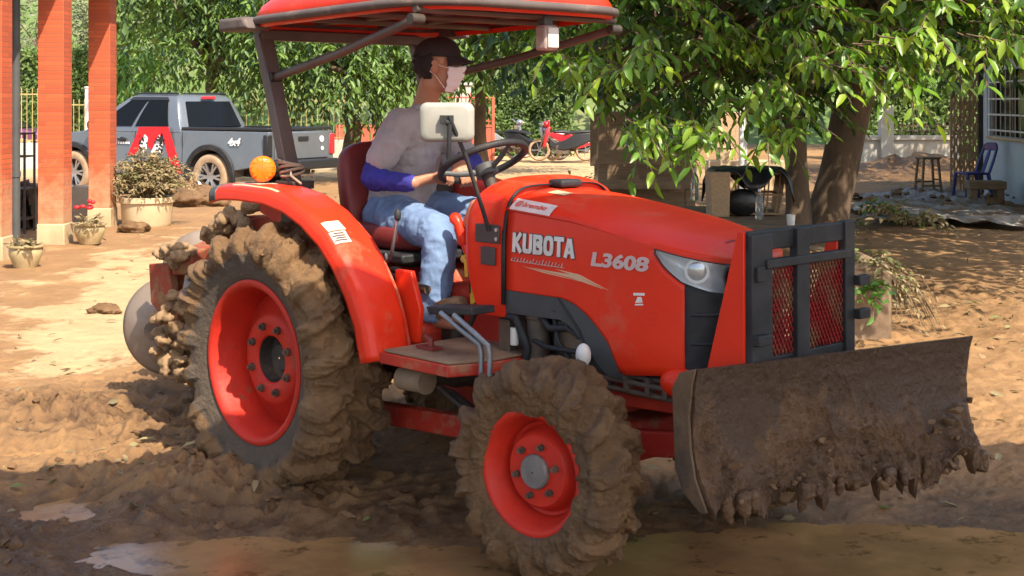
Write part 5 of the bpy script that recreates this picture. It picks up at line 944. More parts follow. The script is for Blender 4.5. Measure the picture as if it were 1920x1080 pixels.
def disc(c, axis_, r_):
    ax = Vector(axis_).normalized(); x = ax.orthogonal().normalized(); y = ax.cross(x); s = MB(); rings = []
    for f in np.linspace(.04, 1, 12): rings.append([c+ax*(-.10*f*f*r_/.27)+(x*math.cos(a)+y*math.sin(a))*r_*f for a in np.arange(56)*2*math.pi/56])
    s.loft(rings, False); d_ = s.build('disc', M['disc'], pw, smooth=60, solid=.007); s = MB(); s.tube([c-ax*.02, c+ax*.03], .07, 20); s.tube([c, c+ax*.14], [.035, .05], 14); s.build('hub', M['iron'], d_, smooth=40); return d_
disc(pl_(-1.66, .20, .425), L(.62, .78, .05), .262); disc(pl_(-1.80, -.10, .66), L(.62, .78, .05), .25); disc(pl_(-1.55, .44, .30) if False else pl_(-1.95, -.42, .62), L(.62, .78, .05), .25)
s = MB(); s.bar(pl_(-1.30, .30, .80), pl_(-1.85, -.45, .86), .11, .11); s.bar(pl_(-1.44, .24, .82), pl_(-1.56, .24, .45), .10, .05); s.bar(pl_(-1.70, -.1, .84), pl_(-1.74, -.04, .55), .09, .05); s.build('beam', M['rust_red'], pw, bevel=.01)
s = MB(); s.prism([(-1.60, .78), (-1.40, .80), (-1.36, .60), (-1.40, .48), (-1.58, .58)], lambda a, b, t: pl_(a, .27+t, b), 0, .05); s.build('bracket', M['rust_red'], pw, bevel=.008)
q = np.random.default_rng(15); Pm = np.array([pl_(-1.36+q.normal(0, .05), .30+q.normal(0, .05), z+q.normal(0, .02)) for z in (.86, .84, .62, .55, .50, .45, .40, .34, .28) for _ in range(9)]); mudmass('mud_clots', Pm, .030, M['clod_dry'], pw, 41)
Pm = np.array([L(-.55-.4*f+q.normal(0, .03), .42-.1*f+q.normal(0, .04), 1.12-.16*f+q.normal(0, .02)) for f in q.uniform(0, 1, 46)]); mudmass('mud_clots', Pm, .026, M['clod_dry'], hf, 43)

# chassis, engine, axle
s = MB(); s.box((.2, 0, .62), (1.0, .44, .34)); s.box((0, 0, .55), (.36, .72, .3)); s.cyl(L(0, -.5, .537), L(0, .5, .537), .09, 20); s.build('gearbox', M['dark_iron'], TR, bevel=.03)
s = MB(); s.box((1.3, 0, .78), (.62, .36, .42)); s.box((1.22, 0, .56), (.5, .26, .16)); eng = s.build('engine', M['engine'], TR, bevel=.02)
s = MB()
for (pts, r_) in (([(1.10, .24, .86), (1.22, .27, .84), (1.3, .28, .78), (1.45, .27, .80)], .014), ([(1.05, .28, .80), (1.14, .30, .80), (1.2, .30, .70), (1.16, .28, .58)], .016), ([(1.12, .26, .74), (1.3, .29, .71), (1.5, .28, .71)], .010), ([(1.3, .26, .83), (1.34, .28, .74), (1.42, .28, .66)], .009), ([(1.0, .28, .83), (1.2, .29, .87), (1.35, .29, .85)], .011), ([(1.2, .27, .62), (1.4, .28, .60), (1.6, .26, .62)], .013), ([(1.36, .27, .86), (1.4, .29, .79), (1.48, .28, .76), (1.52, .27, .70)], .008)): s.tube([L(*p) for p in pts], r_, 8)
s.build('hoses', M['black'], eng, smooth=60)
s = MB(); s.cyl(L(1.20, .24, .62), L(1.20, .24, .82), .045, 18); s.cyl(L(1.20, .24, .80), L(1.20, .24, .84), .05, 18); s.box(tuple(L(1.36, .22, .76)), (.12, .08, .10)); s.box(tuple(L(1.06, .27, .70)), (.06, .04, .18)); s.cyl(L(1.44, .2, .72), L(1.44, .28, .72), .04, 14); s.build('filter', M['iron'], eng, bevel=.005)
s = MB(); s.cyl(L(1.13, .30, .70), L(1.13, .30, .765), .017, 14); s.build('white_cap', M['white'], eng)
s = MB(); s.box((1.574, 0, .40), (.16, .82, .14)); s.cyl(L(1.574, -.48, .364), L(1.574, .48, .364), .06, 18); s.box(tuple(L(1.574, .40, .42)), (.14, .14, .22)); s.box(tuple(L(1.574, -.40, .42)), (.14, .14, .22)); s.build('front_axle', M['red_dusty'], TR, bevel=.02)
s = MB()
for v in (-.2, .2): s.bar(L(1.1, v, .56), L(2.12, v, .60), .05, .10); 
s.bar(L(2.08, -.26, .60), L(2.08, .26, .60), .08, .12); s.build('front_frame', M['red_dusty'], TR, bevel=.006)
s = MB()
for v, w_ in ((.25, .655), (.27, .635), (.26, .60)): s.tube([L(1.56, v, w_), L(1.75, v+.01, w_), L(2.0, v-.01, w_-.005)], .011, 8)
for u in (1.68, 1.78, 1.86): s.box(tuple(L(u, .272, .635)), (.02, .03, .06))
s.build('steel_pipes', M['iron'], TR, smooth=50)
s = MB(); s.tube([L(1.45, .22, .70), L(1.5, .31, .71), L(1.555, .365, .71)], .008, 8); s.build('knob_stem', M['iron'], TR, smooth=60); s = MB(); s.ell(L(1.555, .37, .725), (.028, .028, .042), 20, 14); s.build('white_knob', M['white'], TR, smooth=60)
# bonnet
def hw(u): return .31*(1-np.clip((u-1.62)/.452, 0, 1)**3.2)**(1/2.2)
IT = lambda pts: (lambda u: float(np.interp(u, [p[0] for p in pts], [p[1] for p in pts])))
h_wb = IT([(1.08, .907), (1.39, .905), (1.45, .892), (1.515, .858), (1.57, .815), (1.62, .765), (1.645, .71), (1.665, .66), (1.93, .69), (2.08, .70)])
h_ws = IT([(1.08, 1.215), (1.25, 1.203), (1.43, 1.19), (1.63, 1.16), (1.83, 1.128), (1.95, 1.102), (2.08, 1.072)]); h_wt = IT([(1.08, 1.29), (1.26, 1.275), (1.53, 1.240), (1.74, 1.208), (1.91, 1.17), (2.0, 1.14), (2.08, 1.095)])
h_lo = IT([(1.08, .95), (1.70, 1.02), (1.80, 1.10), (1.815, 1.116), (1.86, 1.060), (1.92, 1.010), (2.0, .978), (2.08, .962)]); h_hi = lambda u: min(h_ws(u)-.012, 1.5) 
us = np.unique(np.concatenate([np.linspace(1.085, 1.39, 6), np.linspace(1.40, 1.68, 15), np.linspace(1.70, 1.82, 6), 1.62+.452*np.sin(np.linspace(.46, math.pi/2, 30))])); iG = int(np.argmin(abs(us-1.93))); uHend = 2.045; us[iG] = 1.93
def sidept(u, w, off=0.0, sg=1):
    k = 1-.05*max(0, (w-1.02)/.2)**2 if w > 1.02 else 1-.04*max(0, (.80-w)/.15)**2; h0 = float(hw(u)); e = .004; du, dv = 2*e, float(hw(min(2.072, u+e)))-float(hw(u-e)); nl = math.hypot(du, dv); nx, nv = -dv/nl, du/nl
    return L(u+nx*off, sg*(h0*k+nv*off), w)
def half(sg, sel):
    s = MB(); rows = 26
    for i in range(len(us)-1):
        for j in range(rows):
            um = (us[i]+us[i+1])/2; ua, ub = us[i], us[i+1]
            def wv(u, jj):
                lo, hi = max(h_wb(u), h_lo(u)), max(h_wb(u)+.01, h_hi(u)); b = h_wb(u)
                return b+(lo-b)*jj/12 if jj <= 12 else lo+(hi-lo)*(jj-12)/8 if jj <= 20 else hi+(h_ws(u)-hi)*(jj-20)/6
            z = 'side' if j < 12 else 'lamp' if j < 20 else 'edge'
            kind = 'red'
            if um > 1.93 and z == 'side': kind = 'grille'
            if um > 1.82 and z == 'lamp': kind = 'lamp' if um < uHend else 'grille'
            if kind != sel: continue
            s.add([sidept(ua, wv(ua, j), 0, sg), sidept(ub, wv(ub, j), 0, sg), sidept(ub, wv(ub, j+1), 0, sg), sidept(ua, wv(ua, j+1), 0, sg)], [(0, 1, 2, 3)])
    return s
s = MB()
for sg in (1, -1):
    x = half(sg, 'red'); s.add(x.v, x.f)
N = 14                                                        # crown of the bonnet
for i in range(len(us)-1):
    for j in range(-N, N):
        def cr(u, jj): f = jj/N; h0 = float(hw(u))*.978; sh, tp = h_ws(u), h_wt(u); return L(u, h0*f*(1-.012*(1-abs(f))), sh+(tp-sh)*(1-abs(f)**2.6)**.8)
        s.add([cr(us[i], j), cr(us[i+1], j), cr(us[i+1], j+1), cr(us[i], j+1)], [(0, 1, 2, 3)])
import bmesh
def weld(o, d=.002):
    bm = bmesh.new(); bm.from_mesh(o.data); bmesh.ops.remove_doubles(bm, verts=bm.verts, dist=d); bmesh.ops.recalc_face_normals(bm, faces=bm.faces); bm.to_mesh(o.data); bm.free(); shade(o.data, 50)
hood = s.build('hood', M['red'], TR, smooth=50, solid=0); weld(hood); md = hood.modifiers.new('t', 'SOLIDIFY'); md.thickness = .006; md.offset = -1
s = MB()
for sg in (1, -1):
    x = half(sg, 'grille'); s.add(x.v, x.f)
gr_ = s.build('grille', M['black'], TR); weld(gr_); md = gr_.modifiers.new('t', 'SOLIDIFY'); md.thickness = .01; md.offset = -1
s = MB()
for k in range(2): w_ = .80+.10*k; s.tube([sidept(u, w_, .004, sgn) for sgn, ul in ((1, np.linspace(1.95, 2.068, 14)), (-1, np.linspace(2.068, 1.95, 14))) for u in ul], .006, 6)
s.build('grille_ribs', M['black'], gr_, smooth=60)
s = MB(); s.ell(L(2.083, 0, 1.03), (.012, .035, .026), 16, 10); s.build('badge', M['letter'], gr_, smooth=60)
def lensmat():
    m = bpy.data.materials.new('lamp_lens'); m.use_nodes = True; nt = m.node_tree; nd = nt.nodes; b = nd['Principled BSDF']; nd.remove(b); t = nd.new('ShaderNodeBsdfTransparent'); t.inputs[0].default_value = (.93, .95, .96, 1); g = nd.new('ShaderNodeBsdfGlossy'); g.inputs['Roughness'].default_value = .05; f = nd.new('ShaderNodeFresnel'); f.inputs[0].default_value = 1.7; x = nd.new('ShaderNodeMixShader'); nt.links.new(f.outputs[0], x.inputs[0]); nt.links.new(t.outputs[0], x.inputs[1]); nt.links.new(g.outputs[0], x.inputs[2]); nt.links.new(x.outputs[0], nd['Material Output'].inputs[0]); return m
M['lamp_glass2'] = mat('lamp_bulb', (.45, .46, .47), .12, .5); LENS = lensmat(); refl = mat('reflector', (.50, .51, .53), .22, .9, c2=(.35, .36, .38), sc=8)
for sg in (1, -1):
    x = half(sg, 'lamp'); hl = x.build('headlight', LENS, TR); weld(hl)
    x = MB(); nU = np.linspace(1.825, 2.043, 24)
    x.sheet(24, 8, lambda a, b: (lambda u: sidept(u, h_lo(u)+(h_hi(u)-h_lo(u))*b, -.004-.045*math.sin(math.pi*min(1, max(0, b)))*min(1, (u-1.82)/.08), sg))(1.825+.218*a)); x.build('housing', M['hl_in'], hl, smooth=60, solid=.004)
    c = sidept(1.965, 1.048, -.012, sg); nrm = (sidept(1.965, 1.048, .02, sg)-c).normalized(); x = MB(); x.tube([c-nrm*.03, c-nrm*.005, c+nrm*.004], [.024, .040, .043], 28); x.build('lamp_ring', M['hl_in'], hl, smooth=40); x = MB(); x.tube([c+nrm*.002, c+nrm*.007, c+nrm*.010], [.037, .026, .004], 24); x.build('projector', M['lamp_glass2'], hl, smooth=60)
    x = MB(); pts = [sidept(u, h_lo(u)-.001, .004, sg) for u in np.linspace(1.822, 2.045, 20)]; x.tube(pts, .0022, 6); pts = [sidept(u, h_hi(u)+.001, .002, sg) for u in np.linspace(1.822, 2.045, 20)]; x.tube(pts, .002, 6); x.build('trim', M['black'], hl, smooth=60)
# black lower side skirts
for sg in (1, -1):
    s = MB(); ul = np.concatenate([np.linspace(1.075, 1.40, 10), np.linspace(1.42, 1.68, 18)]); lo = IT([(1.07, .815), (1.38, .822), (1.44, .79), (1.50, .735), (1.56, .68), (1.60, .650), (1.68, .645)])
    s.loft([[L(u, sg*.306, h_wb(u)+.004), L(u, sg*.302, (h_wb(u)+lo(u))/2), L(u, sg*.296, lo(u)), L(u, sg*.270, lo(u)+.004), L(u, sg*.272, h_wb(u))] for u in ul]); sk_ = s.build('side_skirt', M['grey_pl'], TR, smooth=50)
    s = MB(); s.tube([L(1.36, sg*.303, .915), L(1.40, sg*.302, .87), L(1.47, sg*.300, .79), L(1.52, sg*.300, .70)], .007, 6); s.build('rib', M['black'], sk_, smooth=60)
s = MB()
for sg in (1, -1): s.ell(L(1.90, sg*.235, .66), (.085, .075, .06), 24, 14); s.box(tuple(L(1.965, sg*.12, .655)), (.10, .28, .06))
s.build('front_bumper', M['red'], TR, smooth=60)
s = MB(); s.sheet(40, 3, lambda a, b: L(1.083, .315*math.copysign(abs(math.cos(math.pi*a))**.35, math.cos(math.pi*a)), .85+.452*math.sin(math.pi*a)**.40) + L(.018*(b-.5), 0, 0)); s.build('seam', M['black'], TR, smooth=60, solid=.006)
s = MB(); s.box(tuple(L(1.11, 0, 1.305)), (.085, .12, .032)); s.build('cap', M['black'], TR, bevel=.012, seg=3)
# lettering on the bonnet side
def on_hood(o, off=.003, sg=1):
    a = coords(o.data); b = []
    for x, y, z in a: b.append(sidept(float(x), float(z), off-y, sg))
    setco(o.data, np.array([list(p) for p in b]))
HM = lambda u, w: Matrix.Translation((u, 0, w)) @ Matrix(((1, 0, 0, 0), (0, 0, -1, 0), (0, 1, 0, 0), (0, 0, 0, 1)))
def block_word(grow, off, m, name):                           # heavy condensed block capitals drawn as strokes
    H_ = .074; W_ = .0505; g = grow; s = MB(); t = .0165+2*g; x = 1.132
    def st_(a, b, w_=None): s.bar((a[0], 0, a[1]), (b[0], 0, b[1]), (w_ or t), .0022, up=(0, 1, 0)) if False else s.add(*_st(a, b, w_ or t))
    def _st(a, b, w_):
        d = Vector((b[0]-a[0], b[1]-a[1])); d.normalize(); n_ = Vector((-d.y, d.x))*w_/2; e = d*g; a = Vector(a)-e; b = Vector(b)+e; P_ = [a-n_, b-n_, b+n_, a+n_]; V = [(p.x, -.0011, p.y) for p in P_]+[(p.x, .0011, p.y) for p in P_]
        return V, [(0, 1, 2, 3), (7, 6, 5, 4), (0, 4, 5, 1), (1, 5, 6, 2), (2, 6, 7, 3), (3, 7, 4, 0)]
    def ring_(cx, cy, rx, ry, p_=.55, a0=0, a1=2*math.pi, n=28):
        h = t/2; sg = lambda v: math.copysign(abs(v)**p_, v); R_ = []
        for k in range(n+1):
            a = a0+(a1-a0)*k/n; c_, s_ = sg(math.cos(a)), sg(math.sin(a)); o_ = (cx+(rx+g)*c_, cy+(ry+g)*s_); i_ = (cx+(rx-t+g)*c_, cy+(ry-t+g)*s_); R_.append([(o_[0], -.0011, o_[1]), (o_[0], .0011, o_[1]), (i_[0], .0011, i_[1]), (i_[0], -.0011, i_[1])])
        s.loft(R_, cap=a1-a0 < 6)
    y0 = 1.056; y1 = y0+H_; q_ = .0165/2
    st_((x+q_, y0), (x+q_, y1)); st_((x+q_+.004, y0+H_*.45), (x+W_-.006, y1-.001)); st_((x+q_+.008, y0+H_*.55), (x+W_-.004, y0+.001)); x += W_+.005
    st_((x+q_, y0+.018), (x+q_, y1)); st_((x+W_-q_, y0+.018), (x+W_-q_, y1)); ring_(x+W_/2, y0+.024, W_/2, .024, .6, math.pi, 2*math.pi, 14); x += W_+.005
    st_((x+q_, y0), (x+q_, y1)); ring_(x+.022, y0+H_*.735, .0275, H_*.265, .55, -math.pi/2, math.pi/2, 14); ring_(x+.022, y0+H_*.285, .0285, H_*.285, .55, -math.pi/2, math.pi/2, 14)
    for yy in (y0+q_, y0+H_*.535, y1-q_): st_((x+q_, yy), (x+.024, yy), .0165*(.8 if yy == y0+H_*.535 else 1)+2*g)
    x += W_+.005; ring_(x+W_/2, y0+H_/2, W_/2, H_/2, .62); x += W_+.003; st_((x+W_/2, y0), (x+W_/2, y1-.004)); st_((x, y1-q_), (x+W_, y1-q_)); x += W_+.001
    st_((x+.008, y0), (x+W_/2, y1-.004)); st_((x+W_-.004, y0), (x+W_/2+.003, y1-.004)); st_((x+.014, y0+.021), (x+W_-.012, y0+.021), .012+2*g)
    o = s.build(name, m, hood, smooth=0); on_hood(o, off); return o
block_word(.0030, .0015, M['letter_dk'], 'lettering_outline'); block_word(0, .0045, M['letter'], 'lettering')
o = text_mesh('lettering', 'L3608', M['ltgrey'], .066, hood, HM(1.535, 1.040), bold=.0026, extr=.0012, sx=1.60, shear=.12); on_hood(o, .003)
q = random.Random(3); s = MB(); x = 1.125
while x < 1.40:
    hh = q.uniform(.010, .020); s.bar((x, 0, 1.022-.02*(x-1.125)), (x+.008, 0, 1.022-.02*(x-1.125)+hh), .004, .002); s.bar((x, 0, 1.022-.02*(x-1.125)), (x+.014, 0, 1.024-.02*(x-1.125)), .003, .002); x += .0165
o = s.build('script_mark', M['ltgrey'], hood); on_hood(o, .003)
s = MB(); s.prism([(1.22, 1.004), (1.45, .996), (1.60, .958), (1.44, .984)], lambda a, b, t: (a, t, b), 0, .002); s.prism([(1.36, 1.010), (1.48, 1.0), (1.62, .957), (1.5, .985)], lambda a, b, t: (a, t, b), 0, .002); s.prism([(1.18, 1.006), (1.5, .975), (1.3, .990)], lambda a, b, t: (a, t, b), 0, .002); o = s.build('stripe', M['gold'], hood, smooth=0); on_hood(o, .002)
s = MB(); s.prism([(1.738, .950), (1.785, .954), (1.785, .963), (1.738, .959)], lambda a, b, t: (a, t, b), 0, .002); s.prism([(1.746, .925), (1.778, .929), (1.770, .948), (1.756, .946)], lambda a, b, t: (a, t, b), 0, .002); s.prism([(1.745, .916), (1.780, .920), (1.779, .925), (1.745, .921)], lambda a, b, t: (a, t, b), 0, .002); o = s.build('emblem', M['white'], hood, smooth=0); on_hood(o, .002)
# white sticker near the seam, on the shoulder
def crownpt(u, f, off=0): h0 = float(hw(u))*.978; sh, tp = h_ws(u), h_wt(u); return L(u, h0*f*(1-.012*(1-abs(f)))+off*abs(f)**2, sh+(tp-sh)*(1-abs(f)**2.6)**.8+off)
s = MB(); s.sheet(14, 8, lambda a, b: crownpt(1.105+.215*a-.012*b, .995-.19*b, .003)); stk = s.build('sticker', mat('sticker_white', (.60, .50, .46), .5, c2=(.52, .40, .36), sc=9), hood, smooth=0)
def on_sticker(o):
    a = coords(o.data); setco(o.data, np.array([list(crownpt(float(x), .995-.19*float(z), .0045-float(y))) for x, y, z in a]))
o = text_mesh('lettering', 'brembo', M['redtxt'], .040, stk, Matrix.Identity(4), bold=.0007, extr=0.0, shear=.1); a = coords(o.data); a = np.stack([1.155+a[:, 0]*.98, -a[:, 2], .30+a[:, 1]*14.5], 1); setco(o.data, a); on_sticker(o)
s = MB(); rg = []
for r_ in (.016, .012): rg.append([(1.133+r_*math.cos(a), 0, .50+r_*math.sin(a)*17) for a in np.arange(28)*2*math.pi/28])
s.loft(rg, False); s.lathe([(.0065, 0), (.001, 0)], n=4) if False else None; s.loft([[(1.133+r_*math.cos(a), 0, .50+r_*math.sin(a)*17) for a in np.arange(16)*2*math.pi/16] for r_ in (.008, .0045)], False); o = s.build('ring_mark', M['redtxt'], stk, smooth=0); on_sticker(o)
s = MB(); s.sheet(6, 4, lambda a, b: crownpt(1.16+.09*a, .50-.18*b, .003)); s.build('yellow_sticker', M['gold'], hood, smooth=0)
s = MB(); [s.sheet(3, 3, (lambda k: lambda a, b: crownpt(1.985+.008*b+.0*k, .50-.05*k-.035*a, .003))(k)) for k in range(9)]; s.build('nose_mark', mat('purple_mark', (.13, .02, .05), .5), hood, smooth=0)
# cowl in front of the driver
c_top = IT([(.79, 1.16), (.83, 1.24), (.88, 1.30), (.96, 1.333), (1.04, 1.328), (1.10, 1.300)]); c_bot = IT([(.79, 1.06), (.83, 1.00), (.88, .90), (.93, .80), (1.1, .80)]); c_hw = IT([(.79, .20), (.83, .288), (.88, .305), (1.1, .313)]); c_sh = IT([(.79, 1.10), (.84, 1.10), (.88, 1.17), (.95, 1.23), (1.03, 1.235), (1.10, 1.215)])
def cring(u):
    h0, b, sh, tp = c_hw(u), c_bot(u), min(c_sh(u), c_top(u)-.02), c_top(u); pts = [(h0*.98, b), (h0, b+(sh-b)*.3), (h0, b+(sh-b)*.7)]
    for a in np.linspace(0, math.pi, 25): ca, sa = math.cos(a), math.sin(a); pts.append((h0*math.copysign(abs(ca)**.62, ca), sh+(tp-sh)*abs(sa)**.85))
    pts += [(-h0, b+(sh-b)*.7), (-h0, b+(sh-b)*.3), (-h0*.98, b)]; return [L(u, v, w_) for v, w_ in pts]
s = MB(); s.loft([cring(u) for u in (.785, .80, .82, .845, .87, .90, .93, .97, 1.01, 1.05, 1.078)]); cowl = s.build('cowl', M['red'], TR, smooth=55)
s = MB(); s.box(tuple(L(.997, .317, 1.117)), (.135, .010, .072)); s.box(tuple(L(1.0, .317, 1.03)), (.080, .010, .070)); s.build('black_plate', M['plate'], cowl, bevel=.003); s = MB(); [s.cyl(L(1.055, .32, w_), L(1.055, .328, w_), .008, 8) for w_ in (1.10, 1.135)]; s.build('screw', M['alu'], cowl)
s = MB(); s.box(tuple(L(.775, 0, 1.17)), (.06, .44, .14), rot=(0, .5, 0)); s.build('dashboard', mat('dash_tan', (.42, .16, .07), .6, c2=(.34, .10, .05), sc=6, c3=DUST, sc3=7, lo3=.45, hi3=.7), cowl, bevel=.03, seg=3)
# steering wheel
swc = L(.63, 0, 1.375); swn = Vector((-.46, 0, .888)).normalized(); ax_ = Vector((0, 1, 0)); ay_ = swn.cross(ax_); SWR = .188
swp = lambda a, r_=SWR, o=0: swc+(ax_*math.cos(a)+ay_*math.sin(a))*r_+swn*o
sw = thing('steering_wheel', None, None, swc); sw.parent = TR; T_ = lambda p: p-swc
s = MB(); n = 56; rings = []
for i in range(n):
    a = 2*math.pi*i/n; rd = (ax_*math.cos(a)+ay_*math.sin(a)); rings.append([T_(swp(a))+rd*.015*math.cos(b)+swn*.015*math.sin(b) for b in np.arange(10)*2*math.pi/10])
rings.append(rings[0]); s.loft(rings, False); s.build('rim', M['black'], sw, smooth=60)
s = MB(); [s.tube([T_(swp(a, .02, -.045)), T_(swp(a, .11, -.03)), T_(swp(a, .198, 0))], [.016, .012, .010], 8, flat=.6) for a in (math.pi/2*3.0, math.pi/2*3+2.1, math.pi/2*3-2.1)]; s.tube([T_(swp(0, 0, -.065)), T_(swp(0, 0, -.02))], [.045, .05], 20); s.build('spokes', M['grey_pl'], sw, smooth=50)
s = MB(); s.tube([T_(swp(0, 0, -.05)), T_(swp(0, 0, -.30))], .028, 14); s.build('column', M['dark_iron'], sw, smooth=50)
# seat, floor, step
se = thing('seat', None, None, L(.15, 0, 1.0)); se.parent = TR; s0 = L(.15, 0, 1.0)
s = MB(); s.ell(L(.20, 0, 1.045)-s0, (.26, .25, .062), 28, 12, p=.45); s.build('cushion', M['seat'], se, smooth=60)
s = MB(); s.ell(L(-.035, 0, 1.235)-s0, (.055, .245, .215), 28, 16, rot=(0, -.16, 0), p=.5); s.build('backrest', M['seat'], se, smooth=60)
s = MB(); s.tube([L(-.02, v, 1.41)-s0 if False else L(-.075, v, 1.425-.35*(abs(v)/.25)**4*.5)-s0 for v in np.linspace(-.22, .22, 12)], .010, 8); s.build('piping', M['black'], se, smooth=60)
s = MB(); s.box((.18-.15, 0, -.055), (.42, .40, .05)); s.box((.03, 0, -.12), (.3, .3, .09)); s.build('base', M['black'], se, bevel=.015)
s = MB(); s.prism([(-.35, .98), (.10, .98), (.42, .90), (.62, .70), (.60, .58), (-.35, .62)], lambda a, b, t: L(a, t, b), -.43, .43); s.build('seat_platform', M['red_dusty'], TR, bevel=.02)
s = MB(); s.box((.22, 0, .97), (.5, .62, .04)); s.build('seat_rail', M['black'], TR, bevel=.01)
s = MB(); s.box((.86, 0, .74), (.62, .34, .26)); s.build('tunnel', M['red_dusty'], TR, bevel=.04)
s = MB(); s.prism([(.56, .95), (.66, .95), (.72, .80), (.70, .665), (.56, .665)], lambda a, b, t: L(a, t, b), .40, .425); s.build('side_gusset', M['red'], TR, bevel=.006)
for sg in (1, -1):
    out = [(.70, .15), (.70, .615), (1.10, .615), (1.165, .46), (1.165, .15)]; s = MB(); s.prism(out, lambda a, b, t: L(a, sg*b, t), .612, .655); stp = s.build('step', M['red_dusty'], TR, bevel=.004)
    s = MB(); s.prism([(.715, .15), (.715, .602), (1.092, .602), (1.152, .455), (1.152, .15)], lambda a, b, t: L(a, sg*b, t), .657, .667); s.build('mat', mat('step_mat', (.30, .20, .12), .85, c2=(.22, .14, .085), sc=8, bump=.5, bsc=60), stp, bevel=.002)
s = MB(); s.cyl(L(.70, .50, .540), L(.84, .50, .545), .046, 28); s.cyl(L(.694, .50, .540), L(.70, .50, .540), .042, 28); s.cyl(L(.84, .5, .545), L(.852, .5, .545), .050, 28); s.build('canister', mat('canister', (.30, .21, .13), .6, c2=(.22, .15, .09), sc=9), TR, bevel=.004)
s = MB(); s.tube([L(.60, .42, .53), L(.9, .42, .50), L(1.05, .38, .42)], .014, 8); s.bar(L(.7, .40, .60), L(1.15, .40, .60), .05, .03); s.tube([L(.86, .45, .52), L(1.0, .46, .47), L(1.1, .44, .46)], .010, 8); s.build('step_bracket', M['dark_iron'], TR, smooth=50)
s = MB(); s.prism([(.865, .840), (1.125, .862), (1.13, .835), (.885, .812)], lambda a, b, t: L(a, .40+t, b), 0, .12); s.build('bracket_plate', M['black'], TR, bevel=.004)
for du in (0, .075): s = MB(); s.tube([L(.965+du, .53, .828), L(1.085+du*.9, .53, .775), L(1.185+du*.6, .53, .735), L(1.192+du*.6, .53, .70), L(1.192+du*.6, .53, .57)], .0105, 10); s.build('grab_rod', M['steel'], TR, smooth=60)
s = MB(); s.prism([(.858, .985), (.892, .99), (.900, .83), (.862, .825)], lambda a, b, t: L(a, .275+t, b), 0, .012); s.tube([L(.80, .26, 1.0), L(.835, .27, .99), L(.84, .27, .93)], .02, 8); s.build('yellow_lever', M['yellow'], TR, bevel=.003)
s = MB(); s.bar(L(.862, .290, .96), L(.866, .290, .87), .008, .004); s.build('lever_slot', M['black'], TR)
s = MB(); s.tube([L(.485, .35, 1.14), L(.465, .35, 1.06), L(.445, .35, .985), L(.42, .35, .965), L(.40, .34, .99)], .008, 10); lv = s.build('gear_lever', M['alu'], TR, smooth=60); s = MB(); s.ell(L(.488, .35, 1.16), (.015, .015, .026), 14, 10); s.build('knob', M['black'], lv, smooth=60)
s = MB(); s.tube([L(.40, .28, .88), L(.62, .30, .86)], .018, 10); s.tube([L(.30, .36, 1.0), L(.36, .36, .93), L(.5, .36, .90)], .014, 8); s.ell(L(.46, .34, .93), (.04, .02, .015), 12, 8); s.build('linkage', M['dark_iron'], TR, smooth=60)
s = MB(); s.tube([L(.74, .21, 1.06), L(.72, .22, 1.13), L(.70, .22, 1.15)], [.022, .02, .026], 12, rnd=True); s.tube([L(.77, .2, .98), L(.74, .21, 1.06)], .016, 10); s.build('red_handle', M['red'], TR, smooth=60)
s = MB(); s.tube([L(.80, .25, .70), L(.86, .25, .80), L(.90, .25, .82)], .012, 8); s.box(tuple(L(.915, .25, .835)), (.06, .09, .02), rot=(0, -.6, 0)); s.build('pedal', M['dark_iron'], TR)
s = MB(); s.box(tuple(L(.84, .48, .675)), (.10, .05, .012)); s.tube([L(.85, .48, .675), L(.85, .48, .705), L(.82, .48, .715)], .012, 8); s.build('floor_pedal', mat('brown_red', (.20, .03, .02), .6), TR, smooth=50)
# roll bar, braces, canopy roof
for sg in (1, -1):
    s = MB(); s.bar(L(-.095, sg*.45, 1.20), L(-.345, sg*.45, 1.93), .075, .052, up=(1, 0, 0)); rb = s.build('roll_bar', M['tube'], TR, bevel=.008)
    s = MB(); s.box(tuple(L(-.10, sg*.45, 1.265)), (.13, .12, .035)); s.box(tuple(L(-.10, sg*.45, 1.17)), (.1, .08, .2)); s.build('mount', M['dark_iron'], rb, bevel=.006)
    if sg > 0:
        s = MB(); 
        for k in range(5): c = L(-.118-.006*k, .45, 1.315+.012*k); s.tube([c+Vector((.052*math.cos(a), .05*math.sin(a), .012*math.sin(a*1.0+k))) for a in np.linspace(0, 6.4, 20)], .006, 6)
        s.tube([L(-.07, .49, 1.33), L(-.03, .52, 1.31), L(.02, .50, 1.275)], .005, 6); s.build('rope', M['rope'], rb, smooth=60)
    s = MB(); s.tube([L(-.255, sg*.45, 1.735), L(.3, sg*.51, 1.828), L(.86, sg*.565, 1.945)], .019, 12); br_ = s.build('brace', M['tube'], TR, smooth=60)
    for u, v, w_ in ((-.25, .45, 1.737), (.865, .568, 1.945)): s = MB(); s.cyl(L(u, sg*v-.03, w_), L(u, sg*v+.03, w_), .022, 10); s.build('bolt', M['dark_iron'], br_)
s = MB(); s.bar(L(-.345, -.48, 1.93), L(-.345, .48, 1.93), .07, .05, up=(0, 0, 1)); s.build('cross_bar', M['tube'], TR, bevel=.008)
s = MB(); [s.tube([L(u, -.57, 1.985), L(u, .57, 1.985)], .016, 8) for u in (.05, .5, .86)]
for v in (-.18, .18): s.tube([L(-.3, v, 1.99), L(.3, v, 2.0), L(.88, v, 2.0)], .013, 8)
s.build('roof_frame', M['tube'], TR, smooth=60)
cu0, cu1, cvh = -.37, .975, .61; ccu, chu = (cu0+cu1)/2, (cu1-cu0)/2
def cz(u): return 1.972+.030*(u-cu0)
